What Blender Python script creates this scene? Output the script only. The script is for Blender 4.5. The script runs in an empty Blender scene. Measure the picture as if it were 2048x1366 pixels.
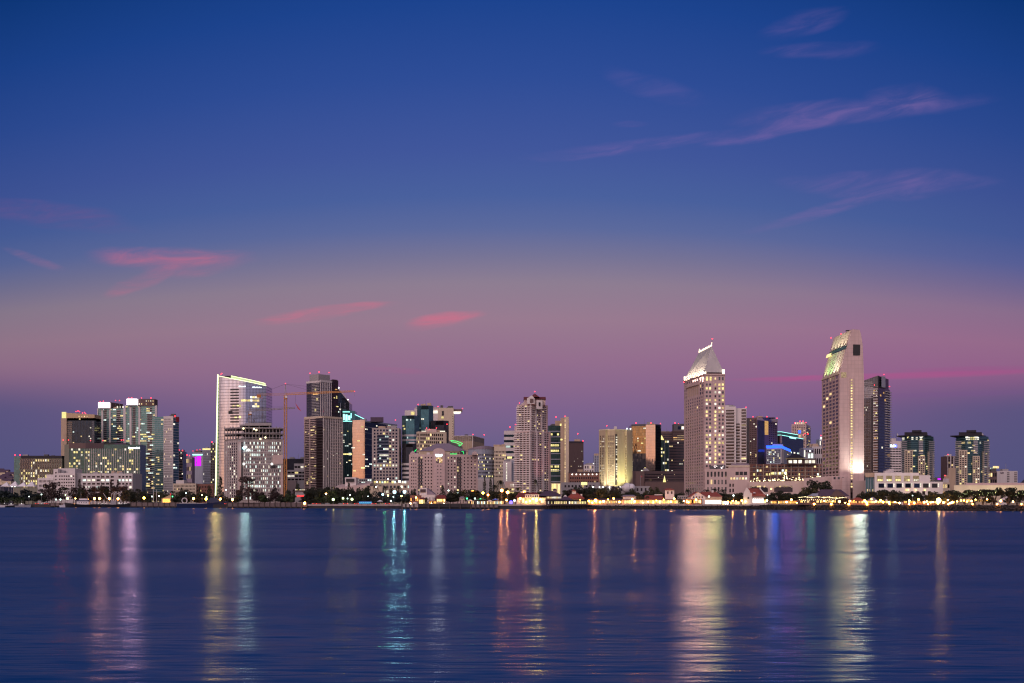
import bpy, bmesh, math, random
from mathutils import Vector
R = random.Random(7)
SC = bpy.context.scene
COL = SC.collection

# ------------------------------------------------------------------ camera, sky, sun, exposure
F, ZC, HY, G = 2500.0, 5.0, 1007.0, 4.0          # focal length in photo pixels, eye height, horizon row, land height
cam_d = bpy.data.cameras.new('camera'); cam = bpy.data.objects.new('camera', cam_d); COL.objects.link(cam)
cam.location = (0, 0, ZC); cam.rotation_euler = (math.radians(90), 0, 0)
cam_d.lens = 36.0*F/2048; cam_d.sensor_width = 36.0; cam_d.shift_y = (HY-683)/2048
cam_d.clip_start = 0.5; cam_d.clip_end = 40000
SC.camera = cam
SC.view_settings.view_transform = 'Standard'; SC.view_settings.look = 'None'
SC.view_settings.exposure = 0.0; SC.view_settings.gamma = 1.0
SC.cycles.use_denoising = True; SC.cycles.pixel_filter_type = 'BLACKMAN_HARRIS'; SC.cycles.filter_width = 1.25; SC.cycles.max_bounces = 6; SC.cycles.glossy_bounces = 4
SC.cycles.diffuse_bounces = 2; SC.cycles.sample_clamp_indirect = 8; SC.cycles.caustics_reflective = True

def lin(r, g, b):
    f = lambda c: ((c/255+0.055)/1.055)**2.4 if c > 10.3 else c/255/12.92
    return (f(r), f(g), f(b), 1)

SUN_AZ, SUN_EL = math.radians(46), math.radians(5)   # west afterglow: behind the camera, to its left
SUN_DIR = Vector((-math.sin(SUN_AZ)*math.cos(SUN_EL), -math.cos(SUN_AZ)*math.cos(SUN_EL), math.sin(SUN_EL)))

class NT:
    def __init__(s, tree): s.t = tree; s.n = tree.nodes; s.l = tree.links
    def node(s, typ, **kw):
        n = s.n.new(typ)
        for k, v in kw.items(): setattr(n, k, v)
        return n
    def put(s, sock, v):
        if v is None: return
        if hasattr(v, 'node'): s.l.new(v, sock)
        else: sock.default_value = v
    def m(s, op, a, b=None, c=None, clamp=False):
        n = s.node('ShaderNodeMath', operation=op, use_clamp=clamp)
        s.put(n.inputs[0], a); s.put(n.inputs[1], b); s.put(n.inputs[2], c)
        return n.outputs[0]
    def vm(s, op, a, b=None, out=0, scale=None):
        n = s.node('ShaderNodeVectorMath', operation=op)
        s.put(n.inputs[0], a); s.put(n.inputs[1], b)
        if scale is not None: s.put(n.inputs['Scale'], scale)
        return n.outputs[out]
    def mix(s, f, a, b, blend='MIX'):
        n = s.node('ShaderNodeMix', data_type='RGBA', blend_type=blend)
        s.put(n.inputs[0], f); s.put(n.inputs[6], a); s.put(n.inputs[7], b)
        return n.outputs[2]
    def ramp(s, f, stops, interp='LINEAR'):
        n = s.node('ShaderNodeValToRGB'); n.color_ramp.interpolation = interp
        e = n.color_ramp.elements
        while len(e) < len(stops): e.new(0.5)
        for i, (p, c) in enumerate(stops): e[i].position = p; e[i].color = c
        s.put(n.inputs[0], f)
        return n.outputs[0]
    def sstep(s, v, a, b):
        n = s.node('ShaderNodeMapRange', interpolation_type='SMOOTHSTEP')
        s.put(n.inputs[0], v); s.put(n.inputs[1], a); s.put(n.inputs[2], b)
        return n.outputs[0]

W = bpy.data.worlds.new('World'); SC.world = W; W.use_nodes = True
w = NT(W.node_tree); w.n.clear()
tc = w.node('ShaderNodeTexCoord'); D = tc.outputs['Generated']
sx = w.node('ShaderNodeSeparateXYZ'); w.l.new(D, sx.inputs[0])
dx, dy, dz = sx.outputs
hor = w.m('SQRT', w.m('ADD', w.m('MULTIPLY', dx, dx), w.m('MULTIPLY', dy, dy)))
tanE = w.m('DIVIDE', dz, w.m('MAXIMUM', hor, 0.001))
u = w.m('DIVIDE', dx, w.m('MAXIMUM', dy, 0.05)); au = w.m('ABSOLUTE', u)
tanS = w.m('MULTIPLY', tanE, w.m('MINIMUM', w.m('MULTIPLY_ADD', w.m('MULTIPLY', u, u), 1.5, 1.0), 1.3))
pos = lambda py: ((HY-py)/F)/0.8
ST = [(0.0, lin(84, 80, 118)), (pos(930), lin(100, 93, 132)), (pos(880), lin(110, 96, 137)), (pos(820), lin(126, 99, 141)), (pos(770), lin(139, 105, 141)),
      (pos(720), lin(148, 111, 142)), (pos(640), lin(153, 123, 144)), (pos(565), lin(142, 126, 146)), (pos(510), lin(118, 116, 150)),
      (pos(455), lin(92, 106, 157)), (pos(390), lin(74, 97, 158)), (pos(300), lin(65, 87, 156)), (pos(150), lin(46, 77, 151)), (pos(0), lin(29, 68, 143)), (0.62, lin(4, 52, 118)), (1.0, lin(2, 36, 92))]
east = w.ramp(w.m('DIVIDE', tanS, 0.8, clamp=True), ST)
# the west: sunset glow low over the horizon, behind the viewer
WS = [(0.0, (1.15, .46, .17, 1)), (0.05, (1.1, .58, .34, 1)), (0.125, (.98, .70, .66, 1)), (0.2, (.92, .68, .70, 1)), (0.36, (2.9, 2.0, 1.92, 1)), (0.75, (2.9, 2.08, 2.05, 1)), (1.0, (1.05, .88, 1.1, 1))]
WC = [(0.0, (.26, .22, .30, 1)), (0.125, (.28, .25, .36, 1)), (0.2, (.44, .38, .47, 1)), (0.36, (2.0, 1.42, 1.45, 1)), (0.75, (2.2, 1.6, 1.7, 1)), (1.0, (.95, .82, 1.08, 1))]
westw = w.ramp(w.m('DIVIDE', tanE, 0.8, clamp=True), WS); westc = w.ramp(w.m('DIVIDE', tanE, 0.8, clamp=True), WC)
sunh = Vector((SUN_DIR.x, SUN_DIR.y, 0)).normalized()
az = w.m('DIVIDE', w.vm('DOT_PRODUCT', D, tuple(sunh), out=1), w.m('MAXIMUM', hor, 0.001))
glow = w.sstep(az, -0.55, 0.97)
side = w.m('MULTIPLY_ADD', glow, 0.65, 0.35)
wsat = w.vm('SCALE', w.mix(w.sstep(az, 0.78, 0.99), westc, westw), None, scale=side)
wf = w.sstep(dy, 0.18, -0.45)
sky = w.mix(wf, east, wsat)
# lens vignette put into sky colour at both sides, bluer low; magenta low right
edge = w.m('SUBTRACT', 1.0, w.m('MULTIPLY', w.m('MULTIPLY', w.m('MULTIPLY', u, u), 0.75), w.m('SUBTRACT', 1.0, wf), clamp=True))
sky = w.vm('SCALE', sky, None, scale=w.m('MAXIMUM', edge, 0.45))
lowr = w.m('MULTIPLY', w.sstep(u, 0.02, 0.4), w.m('MULTIPLY', w.sstep(tanE, 0.05, 0.1), w.sstep(tanE, 0.24, 0.12)))
sky = w.mix(w.m('MULTIPLY', lowr, w.m('SUBTRACT', 1.0, wf)), sky, w.vm('MULTIPLY', sky, (1.06, 0.82, 1.04)))
lowl = w.m('MULTIPLY', w.sstep(au, 0.16, 0.44), w.sstep(tanE, 0.105, 0.065))
sky = w.mix(w.m('MULTIPLY', lowl, w.m('MULTIPLY', w.m('SUBTRACT', 1.0, wf), .85)), sky, lin(82, 82, 126))
# cirrus wisps
nz = w.node('ShaderNodeTexNoise'); nz.inputs['Scale'].default_value = 1.0; nz.inputs['Detail'].default_value = 6; nz.inputs['Roughness'].default_value = 0.62; nz.inputs['Distortion'].default_value = 0.6
cmb = w.node('ShaderNodeCombineXYZ')
skew = w.m('MULTIPLY_ADD', u, -0.14, tanE)
w.put(cmb.inputs[0], w.m('MULTIPLY', u, 18.0)); w.put(cmb.inputs[1], w.m('MULTIPLY', skew, 85.0)); w.l.new(cmb.outputs[0], nz.inputs['Vector'])
wisp = w.sstep(nz.outputs['Fac'], 0.36, 0.74)
nz2 = w.node('ShaderNodeTexNoise'); nz2.inputs['Scale'].default_value = 1.0; nz2.inputs['Detail'].default_value = 3
cmb2 = w.node('ShaderNodeCombineXYZ'); w.put(cmb2.inputs[0], w.m('MULTIPLY', u, 9.0)); w.put(cmb2.inputs[1], w.m('MULTIPLY', tanE, 30.0)); w.l.new(cmb2.outputs[0], nz2.inputs['Vector'])
wob = w.m('SUBTRACT', nz2.outputs['Fac'], 0.5)
CL = [  # px, py, half width, half height, slope (deg, + rises right), colour, strength, curvature
    (345, 533, 125, 20, 2, (196, 108, 138), .85), (292, 576, 70, 14, 24, (200, 108, 138), .62), (410, 552, 60, 14, 10, (196, 108, 138), .45),
    (650, 631, 112, 11, 9, (206, 112, 138), 1.0), (700, 622, 60, 9, 10, (206, 112, 138), .6), (893, 639, 62, 13, 10, (206, 112, 138), .95),
    (110, 465, 130, 20, -3, (120, 85, 140), .5), (70, 552, 50, 8, -12, (165, 110, 145), .4), (790, 742, 60, 6, -4, (170, 95, 140), .35),
    (1605, 72, 70, 26, 12, (120, 100, 165), .55), (1640, 128, 90, 16, -2, (120, 100, 165), .5),
    (1310, 182, 85, 26, -18, (108, 98, 165), .5), (1270, 295, 170, 13, 6, (130, 105, 170), .75), (1260, 252, 30, 7, 0, (125, 100, 165), .6), (1480, 290, 60, 10, 4, (120, 100, 168), .5),
    (1600, 265, 150, 16, 10, (132, 105, 168), .7), (1720, 252, 200, 24, 0, (128, 104, 166), .85), (1820, 232, 70, 22, -6, (132, 106, 166), .7),
    (1780, 395, 170, 26, -3, (126, 104, 166), .85), (1650, 438, 130, 13, 13, (132, 106, 165), .85), (1860, 385, 80, 16, -4, (130, 106, 165), .5),
    (1800, 763, 260, 6, 0, (186, 78, 138), .5), (1600, 764, 90, 5, 0, (186, 80, 138), .4), (1960, 757, 130, 7, -1, (165, 76, 138), .3), (1900, 801, 180, 5, 0, (120, 85, 138), .3)]
for cx, cy, hw, hh, ang, c, stg in CL:
    hh *= .8 if cx > 1200 and cy < 500 else .92
    a = math.radians(ang); band = cy > 750 and hw > 100
    uu = w.m('SUBTRACT', u, (cx-1024)/F); vv = w.m('SUBTRACT', tanE, (HY-cy)/F)
    if not band: vv = w.m('MULTIPLY_ADD', wob, 0.022*hh/18, vv)
    p = w.m('ADD', w.m('MULTIPLY', uu, math.cos(a)*F/hw), w.m('MULTIPLY', vv, math.sin(a)*F/hw))
    q = w.m('SUBTRACT', w.m('MULTIPLY', vv, math.cos(a)*F/hh), w.m('MULTIPLY', uu, math.sin(a)*F/hh))
    d2 = w.m('ADD', w.m('MULTIPLY', p, p), w.m('MULTIPLY', q, q))
    k = w.m('MULTIPLY', w.sstep(d2, 2.2, 0.0), w.m('MULTIPLY_ADD', wisp, 0.35 if band else 0.72, 0.65 if band else 0.15))
    k = w.m('MULTIPLY', w.m('MULTIPLY', k, stg), w.m('GREATER_THAN', dy, 0.05), clamp=True)
    sky = w.mix(w.m('MULTIPLY', k, .6) if cx > 1200 and cy < 500 else k, sky, lin(*c))
bg = w.node('ShaderNodeBackground'); w.l.new(sky, bg.inputs[0]); bg.inputs[1].default_value = 1.0
nis = w.node('ShaderNodeTexSky', sky_type='NISHITA'); nis.sun_disc = False; nis.sun_elevation = math.radians(1.0)
nis.sun_rotation = math.pi + SUN_AZ
bg2 = w.node('ShaderNodeBackground'); w.l.new(nis.outputs[0], bg2.inputs[0]); bg2.inputs[1].default_value = 0.0
add = w.node('ShaderNodeAddShader'); w.l.new(bg.outputs[0], add.inputs[0]); w.l.new(bg2.outputs[0], add.inputs[1])
wo = w.node('ShaderNodeOutputWorld'); w.l.new(add.outputs[0], wo.inputs[0])
W.cycles.sampling_method = 'MANUAL'; W.cycles.sample_map_resolution = 512

sun_d = bpy.data.lights.new('sun', 'SUN'); sun = bpy.data.objects.new('sun', sun_d); COL.objects.link(sun)
sun_d.energy = 0.3; sun_d.angle = math.radians(70); sun_d.color = (1.0, 0.66, 0.58)
sun.rotation_euler = (-SUN_DIR).to_track_quat('-Z', 'Y').to_euler()

def spot(x, y, z, target, energy, ang, color=(1, .9, .75), blend=0.6, size=0.6):
    d = bpy.data.lights.new('flood_or_streak_light', 'SPOT'); o = bpy.data.objects.new('flood_or_streak_light', d); COL.objects.link(o)
    d.energy = energy; d.spot_size = math.radians(ang); d.spot_blend = blend; d.color = color; d.shadow_soft_size = size
    o.location = (x, y, z); o.rotation_euler = (Vector(target)-Vector((x, y, z))).to_track_quat('-Z', 'Y').to_euler()
    return o

def streak_spot(px, py, Y, color, k, r=1.0):          # added unseen spot that only draws a bright streak on the water
    if py > 975: Y = shore(px)+2
    x, z = (px-1024)/F*Y, ZC+(HY-py)/F*Y
    half = max(1.6, math.degrees(math.atan(z/max(60, Y-450))-math.atan(z/Y))+.9)
    o = spot(x, Y, z, (x*.06, Y*.06, 0), 0, 2*half, color, .35, r); o.data.energy = k*STREAK_GAIN*(4.5 if py > 975 else 1); o.scale = (9, 1, 1); o.name = 'streak_light'; return o
STREAK_GAIN = 7.5e4
# ------------------------------------------------------------------ pixel helpers
def X(px, Y): return (px-1024)/F*Y
def Z(py, Y): return ZC+(HY-py)/F*Y
SH = [(-400, 1014.4), (0, 1014.5), (250, 1014.8), (500, 1016), (620, 1016.8), (750, 1017.2), (900, 1018), (1250, 1018.8), (1500, 1019.2), (1780, 1021), (2048, 1022.5), (2500, 1024), (4600, 1032)]
def shore(px):
    for (a, b), (c, d) in zip(SH, SH[1:]):
        if a <= px <= c: return ZC*F/((b+(d-b)*(px-a)/(c-a))-HY)
    return ZC*F/(SH[-1][1]-HY)

# ------------------------------------------------------------------ materials
MATS = {}
def base_mat(name):
    m = bpy.data.materials.new(name); m.use_nodes = True; t = NT(m.node_tree); t.n.clear()
    out = t.node('ShaderNodeOutputMaterial'); MATS[name] = m
    return m, t, out
def principled(t, out):
    b = t.node('ShaderNodeBsdfPrincipled'); t.l.new(b.outputs[0], out.inputs[0]); return b
def wall(name, rgb, rough=0.8, var=0.10, panel=None, dark=0.75):
    m, t, out = base_mat(name); b = principled(t, out)
    tc = t.node('ShaderNodeTexCoord'); mp = t.node('ShaderNodeMapping'); mp.inputs['Scale'].default_value = (0.25, 0.25, 0.05)
    t.l.new(tc.outputs['Object'], mp.inputs[0])
    n = t.node('ShaderNodeTexNoise'); n.inputs['Scale'].default_value = 1.0; n.inputs['Detail'].default_value = 5; t.l.new(mp.outputs[0], n.inputs['Vector'])
    k = t.m('MULTIPLY_ADD', t.m('SUBTRACT', n.outputs['Fac'], 0.5), 2*var*2, 1.0)
    c = t.vm('SCALE', (rgb[0], rgb[1], rgb[2]), None, scale=k)
    if panel:
        br = t.node('ShaderNodeTexBrick', offset=0.0); t.l.new(tc.outputs['UV'], br.inputs['Vector'])
        br.inputs['Scale'].default_value = 1.0; br.inputs['Brick Width'].default_value = panel[0]; br.inputs['Row Height'].default_value = panel[1]
        br.inputs['Mortar Size'].default_value = panel[2]; br.inputs['Mortar Smooth'].default_value = 0.3
        br.inputs['Color1'].default_value = (1, 1, 1, 1); br.inputs['Color2'].default_value = (.92, .92, .93, 1); br.inputs['Mortar'].default_value = (dark, dark, dark, 1)
        c = t.vm('MULTIPLY', c, br.outputs['Color'])
    t.put(b.inputs['Base Color'], c); b.inputs['Roughness'].default_value = rough
    return m
def glass(name, tint, pane=(1.6, 3.6), line=(0.02, 0.02, 0.025), lw=0.12, metal=0.9, jit=0.02, rough=0.06, var=0.35, band=None):
    m, t, out = base_mat(name); b = principled(t, out)
    tc = t.node('ShaderNodeTexCoord'); uv = tc.outputs['UV']
    cell = t.vm('FLOOR', t.vm('DIVIDE', uv, (pane[0], pane[1], 1)))
    wn = t.node('ShaderNodeTexWhiteNoise', noise_dimensions='3D'); t.l.new(cell, wn.inputs['Vector'])
    br = t.node('ShaderNodeTexBrick', offset=0.0); t.l.new(uv, br.inputs['Vector'])
    br.inputs['Scale'].default_value = 1.0; br.inputs['Brick Width'].default_value = pane[0]; br.inputs['Row Height'].default_value = pane[1]
    br.inputs['Mortar Size'].default_value = lw/2; br.inputs['Mortar Smooth'].default_value = 0.2
    v = t.m('MULTIPLY_ADD', t.m('SUBTRACT', wn.outputs['Value'], 0.5), var, 1.0)
    c = t.vm('SCALE', tuple(tint), None, scale=v)
    fr = br.outputs['Fac']
    if band:                                    # opaque spandrel strip at every floor
        fz = t.m('FRACT', t.m('DIVIDE', t.node('ShaderNodeSeparateXYZ').outputs[1], pane[1]))
        sp = fz.node.inputs[0].links[0].from_node.inputs[0].links[0].from_node; t.l.new(uv, sp.inputs[0])
        fr = t.m('MAXIMUM', fr, t.m('LESS_THAN', fz, band))
    c = t.mix(fr, c, (*line, 1))
    t.put(b.inputs['Base Color'], c)
    t.put(b.inputs['Metallic'], t.m('MULTIPLY', t.m('SUBTRACT', 1.0, fr), metal))
    t.put(b.inputs['Roughness'], t.m('MULTIPLY_ADD', fr, 0.5, rough))
    g = t.node('ShaderNodeNewGeometry')
    off = t.vm('SCALE', t.vm('SUBTRACT', wn.outputs['Color'], (.5, .5, .5)), None, scale=jit)
    nn = t.vm('NORMALIZE', t.vm('ADD', g.outputs['Normal'], off)); t.l.new(nn, b.inputs['Normal'])
    return m
def plain(name, rgb, rough=0.6, metal=0.0):
    m, t, out = base_mat(name); b = principled(t, out)
    oi = t.node('ShaderNodeObjectInfo')
    c = t.vm('SCALE', tuple(rgb), None, scale=t.m('MULTIPLY_ADD', oi.outputs['Random'], 0.25, 0.88))
    t.put(b.inputs['Base Color'], c); b.inputs['Roughness'].default_value = rough; b.inputs['Metallic'].default_value = metal
    return m
def emit(name, rgb, s, sample=False, var=0.0, tex=0.0):
    m, t, out = base_mat(name); e = t.node('ShaderNodeEmission'); t.l.new(e.outputs[0], out.inputs[0])
    e.inputs[0].default_value = (*rgb, 1); st = s
    if var:
        oi = t.node('ShaderNodeObjectInfo'); st = t.m('MULTIPLY', t.m('MULTIPLY_ADD', oi.outputs['Random'], 2*var, 1-var), s)
    if tex:
        g = t.node('ShaderNodeNewGeometry'); n = t.node('ShaderNodeTexNoise'); n.inputs['Scale'].default_value = 0.9; n.inputs['Detail'].default_value = 2
        t.l.new(g.outputs['Position'], n.inputs['Vector'])
        st = t.m('MULTIPLY', st, t.m('MULTIPLY_ADD', t.sstep(n.outputs['Fac'], .35, .65), tex, 1-tex*.6))
    t.put(e.inputs[1], st)
    m.cycles.emission_sampling = 'AUTO' if sample else 'NONE'
    return m
# paints, stone, metal
wall('pinkstone', (.52, .41, .38)); wall('pinkpanel', (.55, .42, .40), panel=(3.2, 3.4, .12)); wall('cream', (.57, .49, .37)); wall('tan', (.44, .34, .24), var=.14)
wall('white', (.66, .62, .60)); wall('offwhite', (.56, .53, .52)); wall('grey', (.30, .29, .30)); wall('concrete', (.36, .32, .30), var=.2)
wall('darkgrey', (.09, .09, .10)); wall('brown', (.13, .085, .08)); wall('brick', (.22, .10, .075)); wall('maroon', (.16, .035, .035)); wall('dkbrown', (.075, .05, .055))
wall('lilacroof', (.24, .20, .25)); wall('redroof', (.26, .065, .05)); wall('purpleroof', (.075, .05, .085)); wall('blackroof', (.025, .022, .03)); wall('teal', (.07, .14, .15))
wall('bluegrey', (.30, .33, .40)); wall('olive', (.20, .20, .15)); wall('sand', (.50, .37, .22)); wall('asphalt', (.05, .05, .055)); wall('timber', (.06, .045, .04)); wall('steel', (.42, .41, .43), rough=.45)
wall('roofmetal', (.42, .41, .41), rough=.6)
wall('scaffold', (.24, .22, .22), var=.25)
plain('black', (.015, .015, .018)); plain('orange', (.45, .17, .04)); plain('yellowpaint', (.52, .24, .06)); plain('polegrey', (.25, .25, .26), .5); plain('hullblue', (.02, .03, .08), .35)
plain('hullblack', (.018, .018, .022), .4); plain('whitepaint', (.7, .68, .68), .4); plain('redpaint', (.4, .03, .03), .4); plain('bluepaint', (.04, .12, .5), .4); plain('tyre', (.02, .02, .02)); plain('canvas', (.65, .65, .68)); plain('bluecanvas', (.05, .12, .55)); plain('carpaint', (.3, .3, .33), .25); plain('green_tint', (.05, .2, .1)); plain('flagred', (.4, .06, .08))
# window glass
def winglass(name, rgb, metal=0.55):
    m, t, out = base_mat(name); b = principled(t, out)
    oi = t.node('ShaderNodeObjectInfo'); g = t.node('ShaderNodeNewGeometry')
    c = t.vm('SCALE', tuple(rgb), None, scale=t.m('MULTIPLY_ADD', oi.outputs['Random'], 1.0, 0.5))
    t.put(b.inputs['Base Color'], c); b.inputs['Metallic'].default_value = metal; b.inputs['Roughness'].default_value = .08
    wn = t.node('ShaderNodeTexWhiteNoise', noise_dimensions='1D'); t.l.new(oi.outputs['Random'], wn.inputs['W'])
    off = t.vm('SCALE', t.vm('SUBTRACT', wn.outputs['Color'], (.5, .5, .5)), None, scale=.06)
    t.l.new(t.vm('NORMALIZE', t.vm('ADD', g.outputs['Normal'], off)), b.inputs['Normal'])
winglass('dark', (.045, .035, .04)); winglass('brown_pane', (.10, .07, .065), .35); winglass('grey_pane', (.16, .15, .15), .7); winglass('teal_pane', (.05, .09, .10), .8); winglass('blue_pane', (.03, .04, .08), .8)
# curtain walls
glass('g_teal', (.12, .28, .29), (1.8, 3.3), (.06, .11, .11), .15, metal=.5); glass('g_tealdk', (.09, .19, .21), (1.8, 3.5), (.03, .06, .07), .15, metal=.6)
glass('g_navy', (.045, .06, .085), (1.8, 3.7), (.02, .025, .035), .15, jit=.03); glass('g_black', (.05, .05, .06), (2, 3.8), (.012, .012, .016), .15, jit=.03, metal=.2)
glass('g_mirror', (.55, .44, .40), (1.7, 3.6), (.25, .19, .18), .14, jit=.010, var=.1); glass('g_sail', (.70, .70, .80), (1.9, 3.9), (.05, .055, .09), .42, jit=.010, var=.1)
glass('g_brown', (.14, .10, .09), (1.8, 3.6), (.05, .035, .035), .15); glass('g_brown2', (.11, .08, .085), (2.2, 3.6), (.03, .022, .025), .3, band=.35)
glass('g_bronze', (.30, .22, .12), (1.7, 3.6), (.08, .06, .05), .2, jit=.03); glass('g_green', (.07, .14, .13), (2.4, 3.6), (.03, .045, .045), .2, metal=.6)
glass('g_slate', (.17, .17, .21), (1.6, 3.4), (.10, .09, .10), .3); glass('g_condo', (.14, .12, .13), (2.4, 3.2), (.13, .115, .115), .5); glass('g_office', (.06, .06, .08), (3, 3.6), (.2, .18, .18), .5)
glass('g_dim', (.09, .09, .11), (2.5, 3.4), (.05, .05, .055), .4)
# light sources
for n_, c_, s_ in (('warm', (1, .72, .34), 1.1), ('yellow', (1, .82, .32), 1.2), ('amber', (1, .55, .2), .9), ('cool', (.82, 1, .92), 1.2), ('pale', (1, .92, .74), 1.2), ('dim', (.8, .56, .34), .38)):
    emit('lit_'+n_, c_, s_, var=.45, tex=.5)
emit('lit_store', (1, .58, .18), 4.0, var=.3, tex=.5); emit('lit_white', (1, .97, .9), 3.2, var=.2, tex=.3); emit('lit_orange', (1, .48, .1), 1.8, var=.3, tex=.5)
emit('neon_lime', (.92, 1, .5), 2.4, True); emit('neon_pink', (1, .30, .36), 1.3); emit('glow_blue', (.02, .08, 1), 3.6, True); emit('neon_green', (.02, .9, .18), 2.2, True); emit('neon_teal', (.35, 1, .9), 2.4, True); emit('neon_purple', (.65, .02, .95), 1.4)
emit('sign_white', (.75, .95, 1), 3.0, True); emit('cube_white', (1, .84, .88), 4.5, True); emit('sign_red', (1, .03, .03), 3.0)
emit('red_beacon', (1, .025, .04), 9.0, True); emit('crown_warm', (1, .80, .55), 2.6, True); emit('string', (1, .80, .42), 5.0); emit('fairy', (.85, 1, .42), 1.9)
emit('lamp_orange', (1, .34, .05), 70.0, True); emit('lamp_warm', (1, .58, .17), 50.0, True); emit('lamp_white', (.75, 1, .9), 5.0, True); emit('lamp_blue', (.40, .82, 1), 8.0, True); emit('lamp_lime', (.8, 1, .45), 5.0, True); emit('lamp_green', (.08, 1, .3), 4.0, True); emit('tail_red', (1, .05, .03), 5.0)
emit('busblue', (.15, .6, .95), .9); emit('vio', (.12, .08, 1), 5.0)
def foliage(name, a, b_):
    m, t, out = base_mat(name); b = principled(t, out)
    g = t.node('ShaderNodeNewGeometry'); oi = t.node('ShaderNodeObjectInfo')
    c = t.mix(g.outputs['Random Per Island'], (*a, 1), (*b_, 1))
    c = t.vm('SCALE', c, None, scale=t.m('MULTIPLY_ADD', oi.outputs['Random'], .5, .75))
    t.put(b.inputs['Base Color'], c); b.inputs['Roughness'].default_value = .7
foliage('leaf_dark', (.010, .015, .009), (.028, .036, .018)); foliage('leaf_red', (.018, .011, .012), (.05, .03, .028)); foliage('leaf_green', (.018, .035, .012), (.05, .08, .024)); foliage('leaf_olive', (.026, .028, .012), (.065, .065, .026)); foliage('leaf_blue', (.008, .018, .022), (.02, .036, .038))
wall('bark', (.07, .05, .04)); wall('palmbark', (.14, .11, .09))

# ------------------------------------------------------------------ mesh building
class MB:
    def __init__(s): s.v = []; s.f = []; s.uv = []; s.mi = []
    def quad(s, pts, uv=None, mi=0):
        i = len(s.v); s.v += [tuple(p) for p in pts]; s.f.append(tuple(range(i, i+len(pts)))); s.uv.append(uv or [(0, 0)]*len(pts)); s.mi.append(mi); return s
    def prism(s, poly, z0, z1, mi=0, bottom=False):
        n = len(poly); zt = z1 if isinstance(z1, (list, tuple)) else [z1]*n; d = 0.0
        for i in range(n):
            a, b = poly[i], poly[(i+1) % n]; L = math.hypot(b[0]-a[0], b[1]-a[1])
            s.quad([(a[0], a[1], z0), (b[0], b[1], z0), (b[0], b[1], zt[(i+1) % n]), (a[0], a[1], zt[i])], [(d, z0), (d+L, z0), (d+L, zt[(i+1) % n]), (d, zt[i])], mi); d += L
        s.quad([(p[0], p[1], z) for p, z in zip(poly, zt)], [(p[0], p[1]) for p in poly], mi)
        if bottom: s.quad([(p[0], p[1], z0) for p in reversed(poly)], None, mi)
        return s
    def box(s, x0, x1, y0, y1, z0, z1, mi=0): return s.prism([(x0, y0), (x1, y0), (x1, y1), (x0, y1)], z0, z1, mi, True)
    def beam(s, a, b, r, mi=0, sides=4):
        a, b = Vector(a), Vector(b); d = (b-a).normalized(); up = Vector((0, 0, 1)) if abs(d.z) < .9 else Vector((1, 0, 0))
        p = d.cross(up).normalized(); q = d.cross(p)
        ring = lambda c, rr: [c+(p*math.cos(t)+q*math.sin(t))*rr for t in [math.pi/4+2*math.pi*k/sides for k in range(sides)]]
        r0, r1 = r if isinstance(r, tuple) else (r, r); A, B = ring(a, r0), ring(b, r1)
        for k in range(sides):
            j = (k+1) % sides; s.quad([A[j], A[k], B[k], B[j]], None, mi)
        s.quad(A, None, mi); s.quad(list(reversed(B)), None, mi)
        return s
    def sphere(s, c, r, mi=0, n=6, m=4):
        for i in range(m):
            t0, t1 = math.pi*i/m, math.pi*(i+1)/m
            for j in range(n):
                p0, p1 = 2*math.pi*j/n, 2*math.pi*(j+1)/n
                P = lambda t, p: (c[0]+r*math.sin(t)*math.cos(p), c[1]+r*math.sin(t)*math.sin(p), c[2]+r*math.cos(t))
                pts = [P(t0, p0), P(t1, p0), P(t1, p1), P(t0, p1)]
                if i == 0: pts = [pts[0], pts[1], pts[2]]
                elif i == m-1: pts = [pts[0], pts[1], pts[3]]
                s.quad(pts, None, mi)
        return s
    def cone(s, poly, z0, apex, mi=0):
        n = len(poly)
        for i in range(n):
            a, b = poly[i], poly[(i+1) % n]; s.quad([(a[0], a[1], z0), (b[0], b[1], z0), apex], [(0, 0), (math.hypot(b[0]-a[0], b[1]-a[1]), 0), (1, 5)], mi)
        return s
    def mesh(s, name, mats, off=(0, 0, 0)):
        me = bpy.data.meshes.new(name); me.from_pydata([(x-off[0], y-off[1], z-off[2]) for x, y, z in s.v], [], s.f)
        ul = me.uv_layers.new(name='UVMap'); k = 0; flat = []
        for u_ in s.uv:
            for a in u_: flat += [a[0], a[1]]
        ul.data.foreach_set('uv', flat)
        for m in (mats if isinstance(mats, (list, tuple)) else [mats]): me.materials.append(MATS[m])
        if any(s.mi): me.polygons.foreach_set('material_index', s.mi)
        me.update(); return me
def link(name, data, parent=None, loc=(0, 0, 0), rz=0.0, scale=None):
    o = bpy.data.objects.new(name, data); COL.objects.link(o); o.parent = parent; o.location = loc
    if rz: o.rotation_euler = (0, 0, rz)
    if scale: o.scale = scale
    return o
LABELS = set()
def tag(o, label, cat, group=None, kind=None):
    assert label not in LABELS or group, label
    LABELS.add(label); o['label'] = label; o['category'] = cat
    if group: o['group'] = group
    if kind: o['kind'] = kind
    return o
BOXC = {}
def box_mesh(name, wd, d, h, mat):          # box centred in x and z, from y=-d (outside) to 0
    k = (name, round(wd, 2), round(d, 2), round(h, 2), mat)
    if k not in BOXC: BOXC[k] = MB().box(-wd/2, wd/2, -d, 0.02, -h/2, h/2).mesh(name, mat)
    return BOXC[k]
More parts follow.
